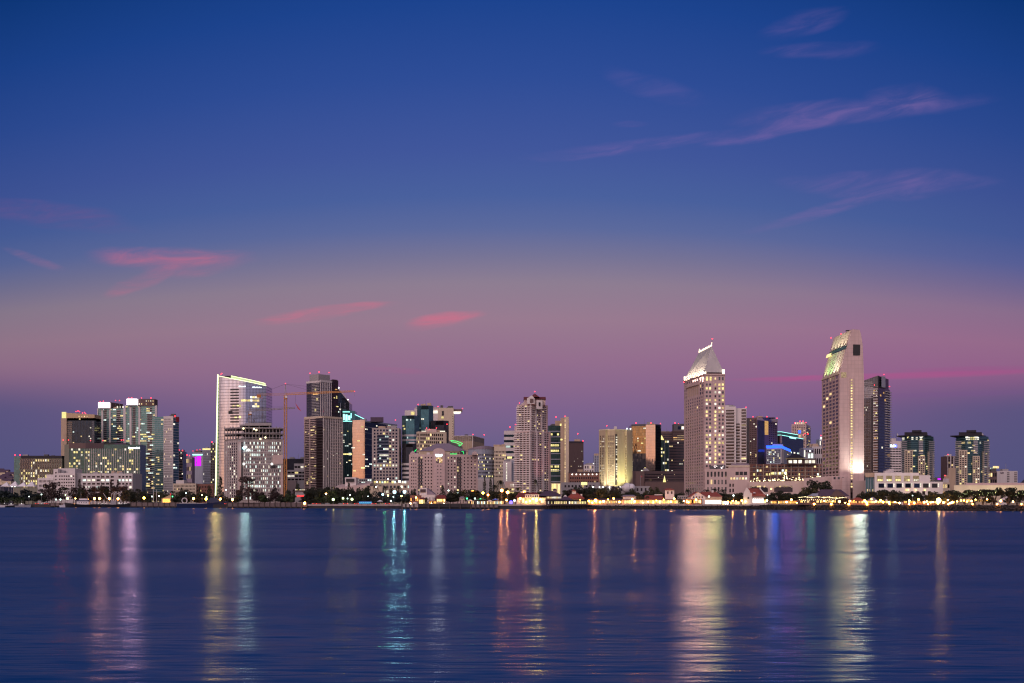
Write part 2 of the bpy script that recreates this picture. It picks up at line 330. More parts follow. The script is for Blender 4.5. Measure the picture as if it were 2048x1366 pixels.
def rectp(xl, xc, xr, Y, th):               # corner at column xc and distance Y; left side recedes by th degrees
    t = math.radians(th); C = (X(xc, Y), Y); tl, tr = (xl-1024)/F, (xr-1024)/F
    L = (C[0]-tl*Y)/(math.cos(t)+tl*math.sin(t)) if xl < xc else 25.0
    M = (tr*Y-C[0])/(math.sin(t)-tr*math.cos(t)) if xr > xc else 25.0
    l = (C[0]-math.cos(t)*L, Y+math.sin(t)*L); r = (C[0]+math.sin(t)*M, Y+math.cos(t)*M)
    return [l, C, r, (l[0]+r[0]-C[0], l[1]+r[1]-C[1])]
def frontp(xl, xr, Y, depth=30): return [(X(xl, Y), Y), (X(xr, Y), Y), (X(xr, Y), Y+depth), (X(xl, Y), Y+depth)]
def pp(*a): return [(X(px, Y), Y) for px, Y in a]

class Bld:
    def __init__(s, name, label, cat, px, Y, group=None):
        s.Y = Y; s.base = Vector((X(px, Y), Y, G)); s.o = link(name, None, None, s.base); tag(s.o, label, cat, group); s.wins = []; s.r = random.Random(1); s.r.seed(int(px*7+Y))
    def z(s, py): return Z(py, s.Y)
    def part(s, mb, name, mat, parent=None):
        off = s.base if parent is None else s.base+Vector(parent['off'])
        o = link(name, mb.mesh(name, mat, off), parent or s.o); o['off'] = (0, 0, 0) ; return o
    def body(s, poly, top, mat, bot=None, name='wall'):
        z1 = [s.z(t) for t in top] if isinstance(top, (list, tuple)) else s.z(top); z0 = G if bot is None else s.z(bot)
        s.last = s.part(MB().prism(poly, z0, z1, bottom=bot is not None), name, mat)
        if not hasattr(s, 'P0') and not isinstance(top, (list, tuple)) and top < 950 and bot is None: s.P0 = (poly, top)
        zt = z1 if isinstance(z1, list) else [z1]*len(poly)
        return [(poly[i], poly[(i+1) % len(poly)], z0, min(zt[i], zt[(i+1) % len(poly)])) for i in range(len(poly))]
    def sub(s, f, s0, s1, t0=None, t1=None):      # part of a face: fraction along, pixel rows (top, bottom)
        A, B, z0, z1 = f; P = lambda k: (A[0]+(B[0]-A[0])*k, A[1]+(B[1]-A[1])*k)
        return (P(s0), P(s1), z0 if t1 is None else s.z(t1), z1 if t0 is None else s.z(t0))
    def put(s, f, k, z, name, me, off=0.0):
        A, B = f[0], f[1]; ux, uy = B[0]-A[0], B[1]-A[1]; L = math.hypot(ux, uy); ux /= L; uy /= L
        p = Vector((A[0]+(B[0]-A[0])*k+uy*off, A[1]+(B[1]-A[1])*k-ux*off, z))-s.base
        return link(name, me, s.o, p, math.atan2(uy, ux))
    def flen(s, f): return math.hypot(f[1][0]-f[0][0], f[1][1]-f[0][1])
    def windows(s, f, nx, nz, fw=.5, fh=.5, lit=.1, mats=('warm',), dark='dark', mx=.02, skip=None, pick=None, off=0.0, th=.12, blank=0):
        L = s.flen(f); H = f[3]-f[2]; cw = L*(1-2*mx)/nx; ch = H/nz
        for j in range(nz):
            for i in range(nx):
                if skip and skip(i, j): continue
                on = s.r.random() < (lit(i, j) if callable(lit) else lit)
                if blank and not on and s.r.random() < blank: continue
                if pick: on = pick(i, j)
                m = 'lit_'+s.r.choice(mats) if on else dark
                if m is None: continue
                s.wins.append((f, mx+(i+.5)*cw/L, f[3]-(j+.5)*ch, cw*fw, ch*fh, m, off, th))
    def lits(s, f, nx, nz, n, mats=('warm', 'yellow'), fw=.8, fh=.55, run=1, off=0.0, th=.1):   # scattered lit windows on a glass wall
        L = s.flen(f); H = f[3]-f[2]; cw = L/nx; ch = H/nz; seen = set()
        for _ in range(n):
            i, j = s.r.randrange(nx), s.r.randrange(nz); m = 'lit_'+s.r.choice(mats)
            for q in range(s.r.randint(1, run)):
                if i+q < nx and (i+q, j) not in seen:
                    seen.add((i+q, j)); s.wins.append((f, (i+q+.5)*cw/L, f[3]-(j+.5)*ch, cw*fw, ch*fh, m, off, th))
    def bands(s, f, nz, fh=.45, mat='dark', name='window_band', d=.12, off=0.0, mx=.0, skip=()):
        L = s.flen(f)*(1-2*mx); ch = (f[3]-f[2])/nz; me = box_mesh(name, L, d, ch*fh, mat)
        for j in range(nz):
            if j not in skip: s.put(f, .5, f[3]-(j+.5)*ch, name, me, off)
    def slabs(s, f, nz, d, h, mat, name='balcony', mx=0.0, off=0.0, up=0.0):
        L = s.flen(f)*(1-2*mx); ch = (f[3]-f[2])/nz; me = box_mesh(name, L, d, h, mat)
        for j in range(nz): s.put(f, .5, f[3]-(j+1)*ch+h/2+up, name, me, off)
    def fins(s, f, n, wd, d, mat, name='facade_fins', ends=True):  # outward facade fins of a face, joined in one mesh, not window bars
        mb = MB(); A, B, z0, z1 = f; L = s.flen(f); ux, uy = (B[0]-A[0])/L, (B[1]-A[1])/L
        for i in range(n):
            k = L*(i/(n-1) if ends and n > 1 else (i+.5)/n); a, b = max(0, k-wd/2), min(L, k+wd/2)
            P = lambda q, o: (A[0]+ux*q+uy*o, A[1]+uy*q-ux*o)
            mb.prism([P(a, d), P(b, d), P(b, -.02), P(a, -.02)], z0, z1-.03)
        return s.part(mb, name, mat)
    def plate(s, f, mat, name, d=.3, off=0.0):    # a flat panel fixed on a face region
        return s.put(f, .5, (f[2]+f[3])/2, name, box_mesh(name, s.flen(f), d, f[3]-f[2], mat), off)
    def sign(s, f, mat='sign_white', n=8, name='sign', off=.15):   # a row of raised lit letters too small to read
        mb = MB(); A, B, z0, z1 = f; L = s.flen(f); ux, uy = (B[0]-A[0])/L, (B[1]-A[1])/L; cw = L/n
        P = lambda q, o: (A[0]+ux*q+uy*o, A[1]+uy*q-ux*o)
        for i in range(n):
            h = z1 if s.r.random() < .4 or i == 0 else z0+(z1-z0)*.72
            mb.prism([P(i*cw+.08*cw, off+.2), P((i+1)*cw-.12*cw, off+.2), P((i+1)*cw-.12*cw, off-.2), P(i*cw+.08*cw, off-.2)], z0, h, 0, True)
        return s.part(mb, name, mat)
    def reds(s, *pts, mat='red_beacon', r=.5, dy=0.0):
        for px, py in pts:
            Yb = s.Y+dy+2; k = Yb/1500; c = (X(px, Yb), Yb, Z(py, Yb)); mb = MB().sphere(c, r*k)
            q = s.part(MB().beam((c[0], c[1], c[2]-6*k), (c[0], c[1], c[2]-r*k), .12), 'beacon_mast', 'polegrey'); s.part(mb, 'obstruction_light', mat, q)
    def units(s, poly, py, n=3, hmax=3.5, mat='grey'):
        cx = sum(p[0] for p in poly)/len(poly); cy = sum(p[1] for p in poly)/len(poly); z = s.z(py)
        for i in range(n):
            k = s.r.choice(poly); t = s.r.uniform(.15, .6); x, y = cx+(k[0]-cx)*t, cy+(k[1]-cy)*t; a, b = s.r.uniform(1.5, 4), s.r.uniform(1.5, 3)
            s.part(MB().box(x-a, x+a, y-b, y+b, z-.1, z+s.r.uniform(1.2, hmax)), 'rooftop_unit', mat)
    def done(s):
        if hasattr(s, 'P0'):
            poly, top = s.P0; s.units(poly, top, s.r.choice((2, 3, 4)), 4.5, s.r.choice(('grey', 'offwhite', 'darkgrey', 'tan')))
            cx = sum(p[0] for p in poly)/len(poly)+s.r.uniform(-4, 4); cy = sum(p[1] for p in poly)/len(poly); z = s.z(top)
            if s.r.random() < .6: s.part(MB().beam((cx, cy, z-.2), (cx, cy, z+s.r.uniform(5, 10)), .22), 'antenna', 'polegrey')
        w = s.wins; s.r.shuffle(w); w.sort(key=lambda a: (0 if a[5].startswith('lit') else 1))
        for f, k, z, wd, h, m, off, th in w[:100]: s.put(f, k, z, 'window', box_mesh('window', wd, th, h, m), off)
        rest = w[100:]
        if rest:
            ms = sorted(set(a[5] for a in rest)); mb = MB()
            for f, k, z, wd, h, m, off, th in rest:
                A, B = f[0], f[1]; L = s.flen(f); ux, uy = (B[0]-A[0])/L, (B[1]-A[1])/L; x, y = A[0]+(B[0]-A[0])*k, A[1]+(B[1]-A[1])*k
                P = lambda q, o: (x+ux*q+uy*(o+off), y+uy*q-ux*(o+off))
                mb.prism([P(-wd/2, th), P(wd/2, th), P(wd/2, -.02), P(-wd/2, -.02)], z-h/2, z+h/2, ms.index(m), True)
            o = s.part(mb, 'window', ms); o['kind'] = 'stuff'
        return s
# ------------------------------------------------------------------ buildings, left third of the skyline
WY = ('warm', 'yellow', 'yellow', 'pale')
b = Bld('hotel', 'low dark-roofed hotel with slanting yellow-lit windows, leftmost big block', 'hotel', 75, 1850)
P = frontp(28, 124, 1850, 35); f = b.body(P, 913, 'olive', name='wall')
b.part(MB().prism(frontp(42, 124, 1848.5, 36), b.z(916), b.z(911.5), bottom=True), 'roof_slab', 'blackroof')
b.plate(b.sub(f[0], 0, .13, 914, 975), 'g_tealdk', 'glass_bay', .2)
b.plate(b.sub(f[0], .13, .36, 917, 938), 'g_dim', 'glass_bay', .2)
b.windows(b.sub(f[0], .13, 1, 918, 975), 17, 11, .5, .78, lambda i, j: .40 if i < 12 else .15, WY, mx=.01)
b.windows(b.sub(f[0], .01, .12, 918, 975), 2, 8, .6, .6, .3, ('yellow', 'cool'))
for j in range(11):                                  # slanting fins between the windows
    mb = MB()
    for i in range(18):
        k = .13+.87*i/17.5; z1 = b.z(918+j*57/11); z0 = b.z(918+(j+1)*57/11); x = X(28+96*k, 1850); s_ = 1.1 if (j % 2) else -1.1
        mb.beam((x+s_, 1849.6, z1), (x-s_, 1849.6, z0), .28)
    b.part(mb, 'slanting_fins', 'tan')
b.reds((30, 910), (40, 910)); b.units(P, 913, 2); b.done()

b = Bld('hotel', 'wide glass hotel with scattered big yellow windows and red roof lights', 'hotel', 204, 1850)
P = frontp(129, 280, 1850, 30); f = b.body(P, 889, 'g_green', name='wall')
b.plate(b.sub(f[0], 0, .06, 889, 975), 'olive', 'corner_pier', .6)
b.plate(b.sub(f[0], .06, .28, 886, 897), 'brown', 'roof_screen', .4); b.plate(b.sub(f[0], .28, .52, 886, 897), 'dkbrown', 'roof_screen', .4)
b.part(MB().prism(frontp(208, 229, 1851, 20), b.z(889), b.z(885)), 'plant_room', 'black'); b.part(MB().prism(frontp(229, 252, 1851, 20), b.z(895), b.z(886)), 'plant_room', 'purpleroof')
b.fins(b.sub(f[0], .27, 1, 897, 975), 26, .55, .5, 'offwhite'); b.fins(b.sub(f[0], .06, .27, 897, 975), 5, .4, .4, 'grey')
b.windows(b.sub(f[0], .0, 1, 896, 975), 30, 14, .7, .66, .24, WY, dark=None)
b.windows(b.sub(f[0], .28, .99, 898, 975), 24, 14, .25, .5, .0, dark='grey_pane', blank=.5)
b.sign(b.sub(f[0], .41, .50, 890.5, 894), n=5); b.sign(b.sub(f[0], .845, 1.0, 894, 897.5), n=9)
b.reds((126.5, 880), (137, 880), (132, 891), (181, 881), (206, 881), (243, 880), (247, 880), (280, 895), (131, 910)); b.done()

b = Bld('office_block', 'white stepped office block with rows of square windows above dark trees', 'office block', 128, 1730)
P = frontp(107, 150, 1730, 40); f = b.body(P, 946, 'white'); b.windows(b.sub(f[0], .22, 1, 949, 1000), 7, 8, .6, .42, .03, ('pale',)); b.windows(b.sub(f[0], .02, .2, 942, 990), 1, 7, .4, .4, .0)
b.body(frontp(107, 116, 1731, 30), 938, 'white', name='tower'); b.body(frontp(116, 150, 1745, 30), 936, 'offwhite', name='upper_storey')
b.body(frontp(93, 107, 1731, 30), 949, 'white', name='wing'); f = b.body(frontp(75, 107, 1729, 30), 956, 'white', name='wing'); b.windows(b.sub(f[0], .05, .98, 958, 985), 11, 3, .5, .5, .02); b.units(P, 946, 3); b.done()

b = Bld('parking_garage', 'long white garage block with wide dark openings beside the stepped office', 'garage', 207, 1735)
P = frontp(150, 265, 1735, 45); f = b.body(P, 947, 'offwhite')
b.plate(b.sub(f[0], .0, .105, 947, 1000), 'grey', 'stair_wall', .5)
b.windows(b.sub(f[0], .11, .70, 950, 985), 7, 5, .68, .52, lambda i, j: .75 if j == 1 else .06, ('pale', 'cool')); b.windows(b.sub(f[0], .74, 1, 950, 985), 4, 5, .62, .52, lambda i, j: .5 if j == 1 else .05, ('pale', 'cool'))
b.fins(b.sub(f[0], .45, .46, 947, 1000), 1, .6, .3, 'darkgrey', 'drainpipe'); b.units(P, 947, 6, 3); b.done()

b = Bld('tower', 'dark blue glass tower with sand-coloured crown band behind the lit hotel', 'tower', 155, 2050)
P = frontp(124, 189, 2050, 32); f = b.body(P, 836, 'g_navy'); f2 = b.body([P[0], P[1], P[2], P[3]], [825, 829, 829, 825], 'sand', 841, 'crown')
b.plate(b.sub(f[0], 0, .13, 824, 836.5), 'lit_yellow', 'lit_crown_panel', 1); b.body(frontp(122, 133, 2047, 30), 836.5, 'tan', name='stair_tower')
b.fins(b.sub(f[0], .3, 1, 841, 960), 9, .5, .5, 'darkgrey'); b.slabs(b.sub(f[0], .16, .32, 841, 960), 30, 1.4, .9, 'tan'); b.slabs(b.sub(f[0], .94, 1, 841, 960), 30, 1.6, .9, 'grey')
b.lits(b.sub(f[0], .33, 1, 836, 905), 14, 16, 14, ('pale', 'cool', 'warm')); b.windows(b.sub(f[0], .3, 1, 831, 835), 8, 1, .3, .6, .3, dark=None, off=.1)
b.reds((152, 823), (156, 822), (159, 823), (165, 826), (169, 825), (171, 827)); b.done()

def teal_tower(nm, lab, xl, xm, xr, top, Y, cube, shoulder=None):
    b = Bld(nm, lab, 'tower', (xl+xr)/2, Y); P = rectp(xl, xr-1.5, xr, Y, 4); f0 = b.body(P, top, 'g_teal')[0]; k = (xm-xl)/(xr-xl); f = [b.sub(f0, 0, k), b.sub(f0, k, 1)]
    b.slabs(f0, 46, .8, .4, 'steel')
    b.slabs(b.sub(f[1], .42, .98), 46, 1.6, .7, 'steel')
    for q in (0, k*.40, k, .985): b.plate(b.sub(f0, max(0, q-.03), q+.03, top, 990), 'offwhite', 'corner_pier', 1.5)
    for s0, s1 in ((k*.52, k*.72), (k+(1-k)*.45, k+(1-k)*.72)): b.plate(b.sub(f0, s0, s1, top+2, 990), 'g_black', 'dark_strip', .15)
    b.lits(f[1], 10, 46, 56, ('yellow', 'warm', 'cool'), .9, .5, 3, off=.6); b.lits(f[0], 10, 46, 24, ('yellow', 'cool'), .9, .5, 2, off=.6)
    b.part(MB().prism(frontp(cube[0], cube[1], Y-3, 10), b.z(cube[3]), b.z(cube[2]), bottom=True), 'lantern_box', 'cube_white'); b.part(MB().prism(frontp(cube[0]-.4, cube[1]+.4, Y-3.4, 11), b.z(top), b.z(cube[3])-.02), 'lantern_base', 'steel')
    for q in range(1, 4): zz = b.z(cube[3]+(cube[2]-cube[3])*q/4); b.part(MB().box(X(cube[0], Y-3), X(cube[1], Y-3), Y-3.4, Y-3.02, zz-.15, zz+.15), 'lantern_rail', 'steel')
    b.reds(((cube[0]+cube[1])/2, cube[2]-2.5), (cube[0]+4, cube[2]-1.5)); return b, f
b, f = teal_tower('tower', 'teal balconied tower with bright white roof lantern, shorter of the twin pair', 195, 221, 251, 817, 2120, (196.5, 217, 805, 816))
b.body(rectp(220, 221, 246, 2125, 12), 804, 'brown', 818, 'crown'); b.reds((231, 801), (239, 801)); b.windows(b.sub(f[1], 0, 1, 811, 817), 5, 1, .4, .6, .5, ('pale',), None); b.done()
b, f = teal_tower('tower', 'taller teal balconied tower with white roof lantern and lit stepped crown', 250, 280, 315, 811, 2000, (253.5, 273, 798, 810))
P = frontp(276, 309, 1999, 18); f2 = b.body(P, 798, 'brown', 812, 'crown'); b.windows(b.sub(f2[0], 0, 1, 799, 811), 7, 2, .35, .4, .55, ('pale', 'warm'), None)
f3 = b.body(frontp(309, 329, 1996, 25), 834, 'g_teal', name='shoulder'); f3 = [f3[0], f3[0]]; b.slabs(f3[1], 42, .8, .5, 'steel'); b.lits(f3[1], 6, 42, 16, ('yellow', 'warm'), .9, .5, 2, off=.9)
b.reds((283, 796), (302, 796)); b.done()

b = Bld('tower', 'slender pale tower with slot windows and one dark teal side beside twins', 'tower', 343, 1960)
P = rectp(327, 346, 358, 1960, 20); f = b.body(P, 832, 'offwhite')
b.windows(b.sub(f[0], .04, .97, 836, 985), 8, 30, .34, .62, .05, ('pale', 'warm')); b.plate(b.sub(f[1], .05, .95, 836, 985), 'g_tealdk', 'glass_side', .2)
b.slabs(b.sub(f[1], .05, .95, 836, 985), 28, .5, .7, 'steel', 'floor_edge'); b.lits(f[1], 3, 28, 9, ('cool', 'pale'), off=.25); b.plate(b.sub(f[1], .45, 1, 833, 843), 'redpaint', 'red_panel', .5)
b.reds((350, 832)); b.done()
b = Bld('apartment_tower', 'thin dark tower with red roof lights right of the slender pale tower', 'tower', 362, 2300)
f = b.body(frontp(356, 366, 2300, 25), 903, 'g_navy'); b.slabs(f[0], 18, .5, .8, 'brown', 'floor_edge'); b.lits(f[0], 4, 20, 6, ('pale',)); b.reds((358, 900), (365, 901)); b.done()

# far lit blocks and the hillside town
b = Bld('office_block', 'distant block flooded purple with white crown line, beside the neon edge', 'office block', 397, 2900)
P = frontp(385, 409, 2900, 30); f = b.body(P, 905, 'bluegrey'); b.windows(b.sub(f[0], 0, 1, 911, 930), 9, 6, .8, .55, .9, ('dim',), 'dark')
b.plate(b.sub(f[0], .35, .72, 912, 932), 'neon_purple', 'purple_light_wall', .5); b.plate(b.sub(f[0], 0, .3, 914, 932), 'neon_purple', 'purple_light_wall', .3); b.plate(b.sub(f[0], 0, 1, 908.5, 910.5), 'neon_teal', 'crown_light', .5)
b.part(MB().prism(frontp(389, 402, 2905, 15), b.z(905.2), b.z(901)), 'plant_room', 'brown'); b.reds((386, 902), (394, 900), (400, 899), (407, 902), mat='sign_red'); b.done()
b = Bld('office_block', 'distant low block with warm lit floors left of the purple block', 'office block', 374, 2800)
f = b.body(frontp(364, 384, 2800, 25), 914, 'lilacroof'); b.windows(f[0], 8, 6, .7, .5, .3, ('warm', 'pale', 'dim')); b.reds((369, 911), (374, 910), (379, 911)); b.done()
b = Bld('office_block', 'grey slab block with lime roof strip right of the purple block', 'office block', 418, 2350)
f = b.body(frontp(405, 432, 2350, 30), 896, 'bluegrey'); b.plate(b.sub(f[0], 0, .7, 897, 899.5), 'lit_yellow', 'roof_light_strip', .6); b.windows(b.sub(f[0], .05, .6, 901, 990), 8, 18, .35, .8, .03, ('pale',))
f2 = b.body(frontp(421, 432, 2335, 20), 886, 'darkgrey', name='stair_tower'); b.windows(f2[0], 3, 24, .6, .5, .16, ('yellow', 'pale')); b.reds((424, 884)); b.done()
b = Bld('office_block', 'long low cream block with small windows at the foot of the hillside', 'office block', 388, 1850)
f = b.body(frontp(346, 392, 1850, 40), 967, 'cream'); b.windows(b.sub(f[0], .02, .98, 969, 1000), 16, 5, .5, .45, .05, ('warm',))
f = b.body(frontp(392, 427, 1856, 40), 968, 'brick', name='wing'); b.windows(b.sub(f[0], .02, .98, 970, 1000), 10, 4, .45, .45, .06, ('warm',)); b.body(frontp(352, 368, 1862, 20), 960, 'offwhite', name='upper_storey'); b.done()

# sail-shaped glass tower
Yc = 1660
b = Bld('tower', 'tall curved mirror-glass tower with lime neon blade edge and sloping lit crown', 'tower', 485, Yc)
n = 22; phi = [math.radians(-29+(51*(i+.5)/n)) for i in range(n)]; tot = X(533.5, Yc)-X(438, Yc); ds = tot/sum(math.cos(p) for p in phi); cv = [(X(438, Yc), Yc)]
for p in phi: cv.append((cv[-1][0]+ds*math.cos(p), cv[-1][1]+ds*math.sin(p)))
topz = [b.z(752+(772-752)*(i/n)) for i in range(n+1)]; back = [(cv[-1][0], Yc+38), (cv[0][0]+3, Yc+38)]
b.part(MB().prism(cv+back, G, topz+[topz[-1], topz[0]]), 'curtain_wall', 'g_sail')
seg = lambda a: cv[a]
mb = MB(); mbc = MB(); mbe = MB()
for i in range(n):
    a, c = Vector(cv[i]), Vector(cv[i+1]); d = (c-a).normalized(); nn = Vector((d.y, -d.x))
    mbe.beam((*(a+nn*.4), topz[i]), (*(c+nn*.4), topz[i+1]), .42)
    if i >= 7:
        k0, k1 = (i-7)/15, (i-6)/15; q = lambda v, k: (v.x-2.5, v.y+5, b.z(752+14.5*k)) ; lo = lambda v, k, zz: (v.x-2.5, v.y+5, zz)
        mbc.quad([lo(a, k0, topz[i]-.5), lo(c, k1, topz[i+1]-.5), q(c, k1), q(a, k0)], [(i*ds, 0), ((i+1)*ds, 0), ((i+1)*ds, 8), (i*ds, 8)])
        mb.beam(q(a, k0), q(c, k1), .42)
        if i == n-1: mb.beam(lo(c, k1, topz[i+1]-.5), q(c, k1), .42)
        for t in (0, .33, .66):
            m_ = a+(c-a)*t; kk = k0+(k1-k0)*t; mbe.beam((m_.x-2.7, m_.y+4.7, topz[i]-.5), (m_.x-2.7, m_.y+4.7, b.z(752+14.5*kk)), .16)
b.part(mbe, 'roof_edge_light', 'neon_lime'); b.part(mbc, 'crown_screen', 'g_green'); b.part(mb, 'crown_edge_light', 'neon_lime')
b.part(MB().prism([(cv[0][0]-1.2, Yc+5), (cv[0][0]-.1, Yc+1), (cv[0][0], Yc+30), (cv[0][0]-1.2, Yc+30)], G, b.z(752)), 'blade_wall', 'g_tealdk')
b.part(MB().beam((X(433.6, Yc), Yc+6, b.z(748)), (X(429, Yc), Yc+6, b.z(991)), .95), 'blade_edge_light', 'neon_lime')
b.part(MB().prism(pp((434.5, Yc+8), (438.5, Yc+7), (438.5, Yc+30), (434.5, Yc+30)), G, b.z(754)), 'blade_fin', 'grey')
b.slabs((pp((433.6, Yc+7))[0], pp((438, Yc+6))[0], G, b.z(755)), 36, .4, .9, 'green_tint', 'fin_louvre')  # green of the louvres holds the neon light falling on the dark fin
b.part(MB().box(X(446, Yc), X(470, Yc), Yc+10, Yc+22, b.z(753), b.z(750)), 'roof_plant', 'black')
ff = [(cv[i], cv[i+1], G, topz[i+1]) for i in range(n)]
for i in (6, 7, 8, 9): b.slabs((cv[i], cv[i+1], b.z(846), b.z(776)), 12, .25, 2.2, 'g_black', 'loggia')
for i0, i1, py in ((15, 19, 795.5), (11, 19, 802), (7, 8, 813.5), (9, 11, 813), (16, 19, 813.5), (10, 11, 835), (8, 9, 836), (17, 18, 809)):
    for i in range(i0, i1): b.wins.append((ff[i], .5, b.z(py), ds*.95, 2.6, 'lit_'+R.choice(('yellow', 'pale', 'warm')), 0, .15))
for i0, i1, py in ((10, 13, 774), (16, 20, 775.5)): b.sign((cv[i0], cv[i1], b.z(py+1.2), b.z(py-1)), 'sign_white', 7)
b.slabs((cv[3], cv[-1], b.z(800), topz[-1]-1), 1, .01, .01, 'black', 'sign_rail') if False else None
b.reds((442, 748.5), (444, 747)); b.done()

# tower under construction
Yc = 1560
b = Bld('construction_tower', 'unfinished concrete tower with open skeleton floors above a pale lit facade', 'tower', 508, Yc)
P = [pp((449, Yc+25))[0], pp((477, Yc))[0], pp((566, Yc+12))[0], pp((566, Yc+55))[0], pp((452, Yc+60))[0]]; f = b.body(P, 879, 'concrete')
b.windows(b.sub(f[0], .05, .95, 884, 1000), 6, 21, .42, .66, .10, ('pale',)); b.fins(b.sub(f[0], 0, 1, 880, 1000), 7, .8, .7, 'offwhite')
b.plate(b.sub(f[1], 0, .06, 884, 1000), 'pinkstone', 'blank_strip', .5); b.plate(b.sub(f[1], .06, .095, 884, 1000), 'black', 'hoist_bay', .3)
b.windows(b.sub(f[1], .10, .975, 882, 1000), 20, 15, .52, .62, lambda i, j: (.6 if j < 4 or 9 < j < 12 else .3)*(1.0 if i < 16 else .8), ('cool', 'pale', 'cool'), 'dark')
b.fins(b.sub(f[1], .10, 1, 880, 1000), 21, .55, .8, 'offwhite'); b.slabs(b.sub(f[1], .10, 1, 880, 1000), 5, .6, .9, 'offwhite', 'floor_edge')
b.plate(b.sub(f[1], .76, 1, 909, 927), 'pinkstone', 'blank_panel', 1.1); b.plate(b.sub(f[1], .94, 1, 930, 1000), 'pinkstone', 'blank_panel', 1.1); b.plate(b.sub(f[1], .73, .83, 930, 936), 'black', 'dark_box', 1.4)
for k, py in enumerate((879, 868, 857, 850)):
    if k == 3: Q = [(X(480, Yc+18), Yc+18), (X(540, Yc+14), Yc+14), (X(540, Yc+50), Yc+50), (X(480, Yc+50), Yc+50)]
    else: Q = [(p[0]*1.0, p[1]-.8) for p in P]
    b.part(MB().prism(Q, b.z(py), b.z(py)+1.2, bottom=True), 'floor_slab', 'scaffold')
for A_, B_, m in ((P[0], P[1], 5), (P[1], P[2], 13)):
    for i in range(m+1):
        x, y = A_[0]+(B_[0]-A_[0])*i/m, A_[1]+(B_[1]-A_[1])*i/m; jx = R.uniform(-.5, 2)
        b.part(MB().box(x-.5, x+.5, y+.5, y+1.5, b.z(879), b.z(853 if i % 3 else 851)+R.uniform(-2, 1)), 'column', 'scaffold')
b.part(MB().prism([(X(487, Yc+30), Yc+30), (X(562, Yc+22), Yc+22), (X(562, Yc+50), Yc+50), (X(487, Yc+50), Yc+50)], b.z(879), b.z(858)), 'core_wall', 'darkgrey')
b.part(MB().prism([(X(490, Yc+20), Yc+20), (X(543, Yc+16), Yc+16), (X(543, Yc+45), Yc+45), (X(490, Yc+45), Yc+45)], b.z(850), b.z(844), bottom=True), 'formwork_deck', 'grey')
b.part(MB().prism(pp((497, Yc+22), (543, Yc+20), (543, Yc+40), (497, Yc+40)), b.z(844.5), b.z(842.8)), 'roof_beam', 'blackroof')
for py in (853, 863, 873):
    b.slabs((P[1], P[2], b.z(py+2), b.z(py)), 1, 1.2, .35, 'steel', 'edge_rail'); b.slabs((P[0], P[1], b.z(py+2), b.z(py)), 1, 1.2, .35, 'steel', 'edge_rail')
for px, py in ((487, 857), (508, 858), (513, 860), (531, 875), (521, 878), (492, 894), (497, 900), (488, 928), (544, 928)):
    b.part(MB().sphere((X(px, Yc), Yc-.5 if px > 477 else Yc+8, Z(py, Yc)), 1.1 if py < 880 else 1.5), 'work_light', 'lit_white' if py > 880 else 'string')
b.part(MB().sphere((X(489, Yc), Yc-3, Z(896, Yc)), 1.7), 'work_light', 'lamp_blue')
b.done()

def crane(nm, lab, mx, Y, base, top, jib_y, xl, xr, apex, col='yellowpaint'):
    b = Bld(nm, lab, 'crane', mx, Y); x = X(mx, Y); h = 1.5; z0, z1 = (G if base is None else Z(base, Y)), Z(top, Y); b.o.location.z = z0; b.base.z = z0; mb = MB()
    for sx_ in (-h, h):
        for sy in (-h, h): mb.beam((x+sx_, Y+sy, z0), (x+sx_, Y+sy, z1), .42)
    k = int((z1-z0)/4.5)
    for i in range(k):
        a, c = z0+(z1-z0)*i/k, z0+(z1-z0)*(i+1)/k; s_ = 1 if i % 2 else -1
        mb.beam((x-h*s_, Y-h, a), (x+h*s_, Y-h, c), .26); mb.beam((x-h, Y-h*s_, a), (x-h, Y+h*s_, c), .26); mb.beam((x-h, Y-h, c), (x+h, Y-h, c), .22)
    b.part(mb, 'mast', col)
    zj = Z(jib_y, Y); jr, jl = X(xr, Y), X(xl, Y); mb = MB()
    mb.beam((x, Y-.8, zj), (jr, Y-.8, zj+4), .38); mb.beam((x, Y+.8, zj), (jr, Y+.8, zj+4), .38); mb.beam((x, Y, zj+2.2), (jr, Y, zj+5.4), .36)
    m = int((jr-x)/3.2)
    for i in range(m):
        a, c = x+(jr-x)*i/m, x+(jr-x)*(i+1)/m; za, zc_ = zj+4*i/m, zj+4*(i+1)/m
        mb.beam((a, Y-.8, za), ((a+c)/2, Y, za+2.1), .22); mb.beam(((a+c)/2, Y, za+2.1), (c, Y-.8, zc_), .22)
    b.part(mb, 'jib', col)
    mb = MB(); mb.beam((jl, Y-.8, zj), (x, Y-.8, zj), .3); mb.beam((jl, Y+.8, zj), (x, Y+.8, zj), .3); mb.beam((jl, Y, zj+1.4), (x, Y, zj+1.8), .2); b.part(mb, 'counter_jib', col)
    b.part(MB().box(jl, jl+5, Y-1.2, Y+1.2, zj-3.2, zj+.6), 'counterweight', 'orange' if col != 'scaffold' else 'black')
    za = Z(apex, Y); mb = MB(); mb.beam((x-1, Y, z1), (x, Y, za), .35); mb.beam((x+1, Y, z1), (x, Y, za), .35); b.part(mb, 'apex_tower', 'grey')
    mb = MB(); mb.beam((x, Y, za), (jl+3, Y, zj+1.4), .13); mb.beam((x, Y, za), (x+(jr-x)*.42, Y, zj+4), .13); mb.beam((x, Y, za), (x+(jr-x)*.8, Y, zj+6), .11); b.part(mb, 'pendant_line', 'black')
    b.part(MB().box(x-.3, x+2.6, Y-2.6, Y-.9, z1-3.2, z1-.4), 'cab', 'whitepaint'); b.part(MB().box(x-1.9, x+1.9, Y-1.9, Y+1.9, z1-4.6, z1-3.3), 'slewing_ring', 'orange')
    return b, x, zj
